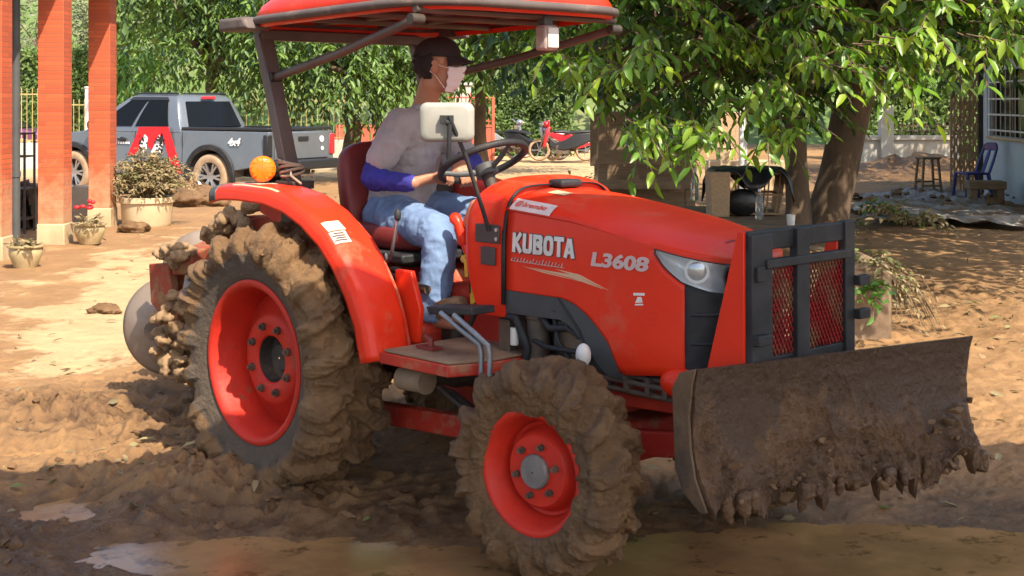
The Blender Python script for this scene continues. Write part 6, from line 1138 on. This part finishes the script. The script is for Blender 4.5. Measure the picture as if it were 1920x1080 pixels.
def sq2c(a, b):                                               # square grid to a rounded rectangle
    k = .80; m = max(abs(a), abs(b), 1e-6); t = math.atan2(b, a); c_, s_ = math.cos(t), math.sin(t); e = 5.5; rr = (abs(c_)**e+abs(s_)**e)**(-1/e); return m*rr*c_, m*rr*s_, m
def canopy(a, b):
    x, y, m = sq2c(a, b); u = ccu+chu*x; v = cvh*y; dome = (1-m**6); edge = -.028*sstep(.95, 1.0, m)
    return L(u, v, cz(u)+.135*dome+.036+float(edge)+.012*math.cos(y*9)*(1-m**4))
s = MB(); s.sheet(61, 41, lambda a, b: canopy(2*a-1, 2*b-1)); cn = s.build('canopy', M['red'], TR, smooth=70); md = cn.modifiers.new('t', 'SOLIDIFY'); md.thickness = .012; md.offset = -1
per = [canopy(*p) for p in [(math.cos(t)/max(abs(math.cos(t)), abs(math.sin(t))), math.sin(t)/max(abs(math.cos(t)), abs(math.sin(t)))) for t in np.linspace(0, 2*math.pi, 121)]]
s = MB(); s.tube([p+Vector((0, 0, -.004)) for p in per], .019, 10); s.build('canopy_trim', M['trim'], cn, smooth=60)
lip = MB(); ring = lambda p, d, z: Vector((ccu+(p.x-ccu)*d, p.y*d, p.z+z)); lip.loft([[ring(p, .995, -.010), ring(p, .985, -.030), ring(p, .955, -.034), ring(p, .955, -.012)] for p in per]); lip.build('canopy_lip', M['red'], cn, smooth=60)
for sg in (1, -1): s = MB(); s.prism([(-.395, -.035), (-.16, -.035), (-.20, .022), (-.395, .022)], lambda a, b, t: L(a, sg*(.52+t), cz(a)+b), 0, .135); s.build('corner_cap', M['trim'], cn, bevel=.015, seg=3)
def on_can(name, x0, x1, y0, y1, m): s = MB(); s.sheet(10, 8, lambda a, b: canopy(x0+(x1-x0)*a, y0+(y1-y0)*b)+Vector((0, 0, .004))); s.build(name, m, cn, smooth=0)
on_can('sticker', -.93, -.72, -.93, -.72, M['white']); on_can('sticker', -.70, -.42, -.93, -.78, M['gold']); on_can('sticker', -.66, -.35, -.90, -.84, M['decalpale'])
s = MB(); s.box(tuple(L(.86, -.14, 1.965)), (.05, .05, .06)); wl_ = s.build('work_lamp', M['grey_pl'], TR, bevel=.008); s = MB(); s.box(tuple(L(.87, -.14, 1.895)), (.065, .08, .105)); s.build('lamp_case', mat('lamp_case', (.40, .33, .30), .4, c2=(.30, .24, .22), sc=20), wl_, bevel=.012, seg=3); s = MB(); s.box(tuple(L(.907, -.14, 1.895)), (.008, .062, .085)); s.build('lens', mat('lamp_glass', (.55, .52, .5), .15, spec=.8), wl_, bevel=.003)
# amber lamp on the fender
al = thing('amber_lamp', None, None, L(-.17, .57, 1.335)); al.parent = TR; ax = Vector((.80, -.60, 0)).normalized(); s = MB()
s.tube([-ax*.060, -ax*.045, -ax*.0], [.045, .056, .058], 32); s.tube([Vector((-.03, 0, -.085)), Vector((-.02, 0, -.03))], .018, 10); s.build('housing', mat('amber_back', (.42, .11, .02), .5, c2=(.28, .10, .04), sc=9, c3=DUST, sc3=8, lo3=.5, hi3=.7), al, smooth=40)
s = MB(); s.tube([ax*.001, ax*.012, ax*.020, ax*.024], [.0565, .055, .040, .006], 36); ln = s.build('lens', M['amber'], al, smooth=60); s = MB(); xx = ax.orthogonal().normalized(); yy = ax.cross(xx); [s.bar(ax*.022, ax*.018+(xx*math.cos(a)+yy*math.sin(a))*.05, .003, .005) for a in np.arange(14)*2*math.pi/14]; s.build('ribs', M['amber'], ln)
# rear view mirror on its stalk
mr = thing('mirror', None, None, L(.955, .49, 1.55)); mr.parent = TR; mo = L(.955, .49, 1.55); mx = Vector((math.cos(R(40)), math.sin(R(40)), 0)); mz = Vector((0, 0, 1)); mn = mx.cross(mz)
def rrect(wd_, ht, r_, n=6):
    out = []
    for cx, cy, a0 in ((wd_/2-r_, ht/2-r_, 0), (-wd_/2+r_, ht/2-r_, 90), (-wd_/2+r_, -ht/2+r_, 180), (wd_/2-r_, -ht/2+r_, 270)): out += [(cx+r_*math.cos(R(a0+90*i/n)), cy+r_*math.sin(R(a0+90*i/n))) for i in range(n+1)]
    return out
s = MB(); s.loft([[mx*a+mz*b+mn*d for a, b in rrect(.212*k, .152*k, .03)] for d, k in ((-.014, .96), (0, 1), (.010, .985), (.020, .90), (.024, .75))]); s.build('housing', M['cream'], mr, smooth=40)
s = MB(); s.loft([[mx*a+mz*b+mn*d for a, b in rrect(.196, .136, .026)] for d in (-.0165, -.0145)]); s.build('glass', M['chrome'], mr, smooth=0)
s = MB(); s.box(tuple(mn*.035+mx*.005+mz*.012), (.05, .03, .03), rot=(0, 0, R(40))); s.tube([mn*.045+mx*.02+mz*.025, mn*.05+mx*.018-mz*.03, mn*.04+mx*.012-mz*.14], .009, 10); s.tube([mn*.045+mx*.005, mn*.045+mx*.03], .012, 10); s.build('clamp', M['black'], mr, smooth=50)
s = MB(); s.tube([L(1.012, .325, 1.13)-mo, L(1.005, .345, 1.20)-mo, L(.985, .42, 1.42)-mo, mn*.05+mx*.025+mz*.0, mn*.05+mx*.018+mz*.022], .0085, 10); s.build('stalk', M['black'], mr, smooth=60)
# grille guard: black frame with red expanded mesh
gg = thing('grille_guard', None, None, L(2.2, 0, .97)); gg.parent = TR; go = L(2.2, 0, .97); G_ = lambda v, w_, du=0: L(2.2+du, v, w_)-go
s = MB()
for (v0, v1, w0, w1, du) in ((.27, .155, .73, 1.19, 0), (.02, -.055, .73, 1.20, .006), (-.285, -.345, .73, 1.205, 0), (.27, -.345, 1.135, 1.20, -.012), (.20, -.30, 1.075, 1.105, .012), (.27, -.345, .73, .775, -.01)):
    s.box(tuple(G_((v0+v1)/2, (w0+w1)/2, du)), (.035, abs(v1-v0), w1-w0))
for (v, w_) in ((.235, .845), (-.37, .99), (-.37, .87)): s.box(tuple(G_(v, w_, .03)), (.03, .07, .035))
s.box(tuple(G_(.235, 1.06, .02)), (.02, .04, .05)); s.build('frame', M['black'], gg, bevel=.004)
for (v0, v1) in ((.155, .02), (-.055, -.285)):
    s = MB(); w0, w1 = .775, 1.08; st_ = .021; k = 0; span = v0-v1
    for sgn in (1, -1):
        c = -2.0
        while c < 2.0:
            pts = []
            for f in np.linspace(0, 1, 40):
                v = v1+span*f; w_ = w0+c+sgn*(v-v1)*1.7
                if w0 <= w_ <= w1: pts.append((v, w_))
            if len(pts) > 1: s.bar(G_(*pts[0], .002*sgn), G_(*pts[-1], .002*sgn), .0065, .004)
            c += .034
    s.build('mesh', M['mesh_red'], gg)
for sg in (1, -1): s = MB(); s.prism([(2.19, 1.20), (2.19, .70), (2.03, .70), (2.165, 1.20)], lambda a, b, t: L(a, sg*(.268+t), b)-go, 0, .012); s.build('side_plate', M['red'], gg, bevel=.002)
s = MB(); [s.bar(G_(v, .74), L(2.05, v, .64)-go, .05, .03) for v in (.2, -.26)]; s.build('stay', M['dark_iron'], gg)
# front blade, mud caked
bl = thing('front_blade', 'steel front blade thickly caked with wet dripping mud', None, L(2.30, -.11, .55)); bl.parent = TR
A_, B_ = L(2.15, .493, 0), L(2.45, -.715, 0); bd = (B_-A_).normalized(); bf = Vector((-bd.y, bd.x, 0)); bf = bf if bf.x > 0 else -bf; bo = L(2.30, -.11, .55); BL = (B_-A_).length
bprof = [(.020, .775), (.006, .73), (-.008, .66), (-.010, .58), (.000, .50), (.022, .43), (.055, .375), (.085, .345)]
def bpt(s_, t, off=0):
    k = t*(len(bprof)-1); i = min(len(bprof)-2, int(k)); f = k-i; a = bprof[i][0]*(1-f)+bprof[i+1][0]*f; w_ = bprof[i][1]*(1-f)+bprof[i+1][1]*f; p = A_+bd*BL*s_+bf*(a+off); return Vector((p.x, p.y, w_))-bo
nb, nt_ = 420, 200; uu, tt_ = np.meshgrid(np.linspace(0, 1, nb), np.linspace(0, 1, nt_)); V = np.array([list(bpt(a, b)) for a, b in zip(uu.ravel(), tt_.ravel())]); sU, tV = uu.ravel(), tt_.ravel()
p3 = np.stack([sU*BL, V[:, 2], 0*sU], 1); mk = sstep(.05, .95, .10+1.15*tV**1.5+.75*fbm(p3*np.array([4.5, 2.6, 1]), 4, 61)); wpp = np.stack([fbm(p3*7+3, 2, 51), fbm(p3*7+8, 2, 52), 0*sU], 1)*.05; rel = .30+.5*fbm(p3*6, 4, 3)+.75*np.clip(fbm((p3+wpp)*np.array([17, 11, 1]), 5, 33, ridged=True, gain=.58), -.7, 1)+.24*fbm((p3+wpp)*np.array([26, 15, 1]), 4, 8, gain=.62)
endk = np.minimum(1, np.minimum(sU, 1-sU)*16); disp = (mk*(.040+.048*tV**2)*rel*(.4+.6*endk)+.004)
fwd = np.array([bf.x, bf.y, 0.0]); nrm_ = fwd[None]*(1-.5*tV[:, None])+np.array([0, 0, .55])*tV[:, None]; V1 = V+nrm_*disp[:, None]
drip = np.clip(fbm(np.stack([sU*22, 0*sU, 0*sU], 1), 4, 71, ridged=True)-.05, 0, 1)**1.5*.11+.05*fbm(np.stack([sU*8, 0*sU+3, 0*sU], 1), 2, 72); V1[:, 2] -= sstep(.90, 1.0, tV)*(drip+.012); V1 += fwd[None]*(sstep(.9, 1, tV)*.03*np.sin(sU*40))[:, None]*.3
V2 = V-fwd[None]*.012; V2[:, 2] -= sstep(.9, 1, tV)*drip*.75; VV = np.concatenate([V1, V2]); iq = (np.arange(nt_-1)[:, None]*nb+np.arange(nb-1)[None]).ravel(); n0 = nb*nt_; Fq = [np.stack([iq, iq+1, iq+nb+1, iq+nb], 1), np.stack([iq+nb, iq+nb+1, iq+1, iq], 1)+n0]
def rim_(ids): ids = np.array(ids); return np.stack([ids[:-1], ids[1:], ids[1:]+n0, ids[:-1]+n0], 1)
Fq += [rim_(np.arange(nb)), rim_((nt_-1)*nb+np.arange(nb)), rim_(np.arange(nt_)*nb), rim_(np.arange(nt_)*nb+nb-1)]
o = npmesh('plate', VV, np.concatenate(Fq), M['blade'], bl); fixnormals(o.data); o.data.polygons.foreach_set('use_smooth', [True]*len(o.data.polygons)); o.data.set_sharp_from_angle(angle=R(70)); attr(o.data, 'mud', np.concatenate([np.clip(mk*1.1, 0, 1), np.ones(n0)*.7]))
for (base, sg) in ((A_, 1), (B_, -1)):                        # end cheeks
    s = MB(); pr_ = [(.025, .780), (.008, .73), (-.008, .62), (-.0, .52), (.024, .43), (.085, .335), (.05, .325), (-.04, .37), (-.085, .44), (-.10, .70), (-.06, .755)]
    s.prism(pr_, lambda a, b, t: (lambda p: Vector((p.x, p.y, b)))(base+bf*a-bd*sg*t)-bo, .002, .012); s.build('cheek', mat('cheek_mud', (.15, .088, .042), .6, c2=(.095, .054, .026), sc=9, bump=.8, bsc=30, c3=(.07, .05, .04), sc3=6, lo3=.5, hi3=.68, r3=.4), bl, bevel=.006)
q = np.random.default_rng(91); k = 34; ss, tt2 = q.uniform(.01, .99, k), 1-np.abs(q.normal(0, .28, k)).clip(0, .95); Pc = np.array([list(bpt(a, b, .03+.03*b)) for a, b in zip(ss, tt2)]); lumps('mud_clots', Pc, np.abs(q.normal(0, .009, k))+.006, M['clod'], 61, .8, 2, bl)['kind'] = 'stuff'
# hanging tongues of mud under the edge
s = MB()
for k in range(22):
    a = q.uniform(.02, .99); ln_ = abs(q.normal(0, .022))+.012; r_ = q.uniform(.006, .014); p = bpt(a, 1.0, q.uniform(-.005, .02)); d = Vector((q.normal(0, .25), q.normal(0, .25), -1)); s.tube([p+Vector((0, 0, .03)), p+d*ln_*.4, p+d*ln_*.75, p+d*ln_*1.1], [r_*1.3, r_, r_*.6, r_*.15], 8)
dr = s.build('drips', M['blade'], bl, smooth=60, remesh=.006, relax=2); muddy(dr, .012, 9, f=22); dr['kind'] = 'stuff'
s = MB()
for v in (-.30, .22): s.bar(L(.15, v, .28), L(1.1, v, .33), .06, .09); s.bar(L(1.1, v, .33), L(2.2, v-.02, .48), .06, .09)
s.bar(L(2.18, -.40, .50), L(2.10, .40, .50), .08, .10); s.build('push_arm', M['red_dusty'], TR, bevel=.008)
s = MB(); s.tube([L(1.7, .1, .62), L(2.0, .06, .60)], .035, 14); s.tube([L(2.0, .06, .60), L(2.2, .03, .58)], .018, 10); s.build('ram', M['dark_iron'], TR, smooth=50)


# ---------------------------------------------------------------- the driver
HD = L(.335, 0, 1.785); HR = Euler((0, R(4), R(44))).to_matrix(); HS = .94
Hd = lambda x, y, z: HD+HR@Vector((x*HS, y*HS, z*HS))
Hrot = HR.to_euler()
SHR, ELR, WRR = L(.255, .150, 1.525), L(.195, .262, 1.29), L(.425, .215, 1.285)
SHL, ELL, WRL = L(.185, -.155, 1.52), L(.330, -.215, 1.335), L(.402, -.075, 1.360)
HIP = {1: L(.10, .095, 1.12), -1: L(.10, -.095, 1.12)}; KNEE = {1: L(.565, .195, 1.085), -1: L(.53, -.21, 1.115)}; ANK = {1: L(.585, .235, .755), -1: L(.60, -.24, .76)}
def torso(grow):
    rings = []; tw = lambda w_: R(26)*min(1, max(0, (w_-1.12)/.36))
    for (u, w_, a, b) in ((.10, 1.03, .10, .135), (.095, 1.10, .115, .155), (.095, 1.18, .112, .150), (.105, 1.26, .108, .145), (.125, 1.35, .108, .152), (.155, 1.43, .104, .156), (.185, 1.495, .096, .158), (.205, 1.535, .080, .142), (.225, 1.565, .062, .088), (.24, 1.60, .054, .060)):
        ct, st = math.cos(tw(w_)), math.sin(tw(w_)); rings.append([(lambda x, y: L(u+x*ct+y*st, -x*st+y*ct, 0))((a+grow)*math.copysign(abs(math.cos(t))**.85, math.cos(t)), (b+grow)*math.copysign(abs(math.sin(t))**.85, math.sin(t)))+Vector((0, 0, w_-.25*(a+grow)*math.cos(t)*(1 if w_ > 1.3 else .3))) for t in np.arange(28)*2*math.pi/28])
    return rings
def arm(mb, a, b, c, ra, rb, rc, t0=0.0, t1=2.0):
    pts = []; rs = []
    for k in range(17):
        t = t0+(t1-t0)*k/16; p = a.lerp(b, t) if t < 1 else b.lerp(c, t-1); r_ = (ra+(rb-ra)*t) if t < 1 else rb+(rc-rb)*(t-1)
        pts.append(p); rs.append(r_)
    for _ in range(2): pts = [pts[0]]+[pts[i-1]*.25+pts[i]*.5+pts[i+1]*.25 for i in range(1, len(pts)-1)]+[pts[-1]]
    mb.tube(pts, rs, 16, rnd=True)
# --- one continuous body
s = MB(); s.loft(torso(-.014))
s.tube([L(.22, 0, 1.54), L(.255, 0, 1.62), HD+HR@Vector((-.020, 0, -.075)), HD+HR@Vector((-.01, 0, -.02))], [.066, .054, .052, .05], 18)
s.ell(Hd(-.005, 0, .030), (.098*HS, .077*HS, .100*HS), 28, 18, Hrot); s.ell(Hd(.030, 0, -.045), (.066*HS, .060*HS, .078*HS), 24, 16, Hrot); s.ell(Hd(.066, 0, -.098), (.030*HS, .030*HS, .026*HS), 16, 10, Hrot)
s.tube([Hd(.088, 0, .030), Hd(.104, 0, .0), Hd(.116, 0, -.026), Hd(.098, 0, -.040)], [.010, .012, .0155, .011], 10, rnd=True)
for y in (1, -1):
    s.ell(Hd(.080, y*.034, .034), (.016, .024, .010), 12, 8, Hrot); s.ell(Hd(.062, y*.040, -.020), (.026, .022, .020), 12, 8, Hrot)
    s.ell(Hd(-.008, y*.079, -.005), (.022, .009, .034), 14, 10, (Hrot.x, Hrot.y-.25, Hrot.z+y*.28)); s.tube([Hd(.008, y*.079, .018), Hd(-.012, y*.085, .026), Hd(-.028, y*.087, .008), Hd(-.018, y*.083, -.026)], [.006, .006, .006, .007], 8, rnd=True)
arm(s, SHR, ELR, WRR, .052, .040, .029); arm(s, SHL, ELL, WRL, .052, .040, .029)
for k in (1, -1): s.tube([HIP[k], HIP[k].lerp(KNEE[k], .5), KNEE[k], KNEE[k].lerp(ANK[k], .35), ANK[k]], [.078, .066, .052, .050, .036], 16, rnd=True); s.tube([ANK[k]-Vector((.03, 0, .03)), ANK[k]+Vector((.12, 0, -.03))], [.035, .026], 12, rnd=True)
def hand(mb, wr, ang, curl=0.0, thumbdir=1):
    c = Vector(swp(ang)); tg_ = (ax_*-math.sin(ang)+ay_*math.cos(ang)).normalized(); e1 = (wr-c); e1 = (e1-tg_*e1.dot(tg_)); e1.normalize(); e2 = tg_.cross(e1).normalized()
    if e2.dot(swn) < 0: e2 = -e2
    kn = c+e1*.040+e2*.022
    pal = [(wr, .024, .030), (wr.lerp(kn, .35), .021, .036), (wr.lerp(kn, .7), .018, .041), (kn, .014, .041)]
    mb.loft([[p+e2*hgt*math.sin(t)+tg_*wd_*math.copysign(abs(math.cos(t))**.75, math.cos(t)) for t in np.arange(18)*2*math.pi/18] for p, hgt, wd_ in pal])
    for i, (off, ln_, r_) in enumerate(((-.031, .92, .0088), (-.0105, 1.06, .0094), (.0105, 1.0, .0091), (.031, .80, .0078))):
        pts = [kn+tg_*off*.98-e1*.004]
        for a in (48, 95, 150, 205, 245)[:4 if ln_ < .85 else 5]: pts.append(c+tg_*(off*1.04+.002*math.sin(a))+(e1*math.cos(R(a+4*i))+e2*math.sin(R(a+4*i)))*(.0265+.002*(i % 2)))
        mb.tube(pts, [r_*1.08, r_*1.05, r_, r_*.98, r_*.9, r_*.8][:len(pts)], 10, rnd=True)
    b = wr.lerp(kn, .45)+tg_*thumbdir*.034; mb.tube([b, b.lerp(c+tg_*thumbdir*.055, .55)+e1*.012+e2*.006, c+tg_*thumbdir*.060+e1*.026, c+tg_*thumbdir*.068+e2*.022+e1*.008], [.0135, .0125, .0108, .0085], 10, rnd=True)
hand(s, WRR, R(118), thumbdir=-1); hand(s, WRL, R(76), thumbdir=1)
person = s.build('person', M['skin'], None, remesh=.0052, relax=3, smooth=0)
person.data.polygons.foreach_set('use_smooth', [True]*len(person.data.polygons))
person.location = TR_O; person.rotation_euler = (0, 0, TR_A)
tag(person, 'driver in a black cap, pink face mask, grey shirt and jeans gripping the steering wheel', 'person')
def wrinkle(o, amp, f, seed, st=(1, 1, 1)):
    co = coords(o.data); nn = normals(o.data); setco(o.data, co+nn*(amp*fbm(co*f*np.array(st), 3, seed)+amp*.7*np.clip(fbm(co*f*1.7*np.array(st), 2, seed+3, ridged=True), -.3, 1))[:, None])
# shirt with short sleeves
s = MB(); s.loft(torso(.012)[:-1]); arm(s, SHR, ELR, WRR, .070, .061, .05, 0, .60); arm(s, SHL, ELL, WRL, .070, .061, .05, 0, .60); s.tube([SHR, L(.235, .06, 1.532), L(.21, -.06, 1.530), SHL], [.060, .070, .070, .060], 18, rnd=True)
sh_ = s.build('shirt', M['shirt'], person, remesh=.007, relax=5, smooth=70); wrinkle(sh_, .009, 8, 5, (1, 1, 1.5)); wrinkle(sh_, .004, 19, 15, (1, 1, .8)); sh_.data.polygons.foreach_set('use_smooth', [True]*len(sh_.data.polygons))
s = MB(); s.lathe([(.063, -.012), (.068, 0), (.061, .010)], c=(0, 0, 0), n=28); s.v = [tuple(L(.243, 0, 1.598)+Euler((0, -.30, 0)).to_matrix()@Vector(p)) for p in s.v]; s.build('collar', M['shirt'], sh_, smooth=70, solid=.006)
# blue arm sleeves
for nm, a, b, c in (('r', SHR, ELR, WRR), ('l', SHL, ELL, WRL)):
    s = MB(); arm(s, a, b, c, .060, .052, .036, .45, 1.93); o = s.build('arm_sleeve', M['sleeve'], person, remesh=.006, relax=4, smooth=70); wrinkle(o, .0055, 20, 8); o.data.polygons.foreach_set('use_smooth', [True]*len(o.data.polygons))
# jeans
s = MB()
for k in (1, -1):
    a, b, c = HIP[k], KNEE[k], ANK[k]; s.tube([a-Vector((.02, 0, 0)), a.lerp(b, .3), a.lerp(b, .65), b+Vector((-.01, 0, .004)), b.lerp(c, .10)+Vector((.014, 0, 0)), b.lerp(c, .4)+Vector((.012, 0, 0)), b.lerp(c, .75), c+Vector((-.005, 0, -.035))], [.108, .100, .087, .076, .071, .067, .064, .068], 22, rnd=False)
s.ell(L(.09, 0, 1.12), (.125, .168, .09), 24, 14, p=.85)
o = s.build('jeans', M['jeans'], person, remesh=.007, relax=5, smooth=70); wrinkle(o, .009, 9, 14); wrinkle(o, .004, 22, 24); o.data.polygons.foreach_set('use_smooth', [True]*len(o.data.polygons))
# boots
for k in (1, -1):
    c = ANK[k]; up_ = .52 if k > 0 else .1; fd_ = Vector((math.cos(up_), 0, math.sin(up_))); nz_ = Vector((-math.sin(up_), 0, math.cos(up_))); heel = c+Vector((-.028, 0, -.072)); s = MB()
    s.loft([[heel+fd_*x+Vector((0, 1, 0))*wd_*math.copysign(abs(math.cos(t))**.7, math.cos(t))+nz_*(hh*.5+hh*.5*math.copysign(abs(math.sin(t))**.7, math.sin(t))) for t in np.arange(18)*2*math.pi/18] for x, wd_, hh in ((-.02, .026, .06), (0, .036, .095), (.06, .038, .100), (.12, .042, .080), (.18, .047, .062), (.225, .042, .050), (.25, .022, .032))])
    s.tube([c+Vector((0, 0, .06)), c+Vector((-.002, 0, -.02))], [.044, .046], 18); o = s.build('boot', M['boot'], person, remesh=.006, relax=3, smooth=70); wrinkle(o, .004, 18, 4); o.data.polygons.foreach_set('use_smooth', [True]*len(o.data.polygons))
# cap, hair, mask, eyes
s = MB(); rings = []
for t in np.linspace(0, 1, 12):
    el = t*math.pi/2; rings.append([Hd(-.004+.111*math.cos(el)**.75*math.cos(a) if True else 0, .089*math.cos(el)**.75*math.sin(a), .042+.092*math.sin(el)**1.0+.004*math.cos(a)) for a in np.arange(40)*2*math.pi/40])
s.loft(rings, cap=True); cp = s.build('cap', M['cap'], person, smooth=60)
s = MB(); s.sheet(20, 10, lambda a, b: (lambda th, r_: Hd(.02+(.088+.062*r_*max(0, math.cos(th*.9)))*math.cos(th), (.089+.012*r_)*math.sin(th), .048-.020*r_-.030*(math.sin(th)**2)*r_))((a-.5)*2*1.25, b)); s.build('brim', M['cap'], cp, smooth=70, solid=.005)
s = MB(); s.ell(Hd(-.004, 0, .135), (.010, .010, .005), 10, 6, Hrot); s.build('button', M['cap'], cp)
s = MB(); V0, F0 = ico(4); hv = []
for x, y, z in V0: 
    k = 1+.05*math.sin(y*25)+.04*math.sin(z*19+x*11); hv.append(Hd(-.022+.092*x*k, .087*y*k, .012+.094*z*k))
keep = [f for f in F0 if all((V0[i][0] < .12 and V0[i][2] > -.80) or V0[i][2] > .35 for i in f) and not all(V0[i][0] > .25 for i in f)]
s.add(hv, keep); s.build('hair', M['hair'], person, smooth=70, solid=.008)
s = MB(); n1, n2 = 26, 18
def mk_(a, b):                                                # mask: pleated shell over nose and chin
    th = (a-.5)*2*1.28; z = .000-.118*b; bul = math.sin(math.pi*min(1, max(0, .08+b*.9))); nose = math.exp(-(th/.30)**2)*(.024*(1-b)**.8+.010)
    return Hd(.034+(.056+.014*bul)*math.cos(th)*(1-.22*b*b)+(nose+.004)*(1-.5*b)+.003*math.sin(b*19), (.072+.006*bul-.012*b)*math.sin(th), z-.012*math.cos(th)*0+.010*math.exp(-(th/.35)**2)*(1-b))
s.sheet(n1, n2, mk_); mkb = s.build('face_mask', M['mask'], person, smooth=70, solid=.003)
for y in (1, -1): s = MB(); s.tube([mk_(.5+y*.5, .06), Hd(.02, y*.078, .0), Hd(-.018, y*.088, .020)], .0016, 5); s.tube([mk_(.5+y*.5, .88), Hd(.0, y*.079, -.045), Hd(-.024, y*.086, -.030), Hd(-.018, y*.088, .020)], .0016, 5); s.build('ear_loop', M['white'], mkb)
s = MB(); [s.ell(Hd(.0895, y*.034, .019), (.006, .013, .006), 10, 6, Hrot) for y in (1, -1)]; s.build('eyes', M['hair'], person)
s = MB(); [s.tube([Hd(.087, y*.016, .036), Hd(.088, y*.034, .042), Hd(.074, y*.055, .036)], [.003, .0045, .002], 6) for y in (1, -1)]; s.build('eyebrows', M['hair'], person)
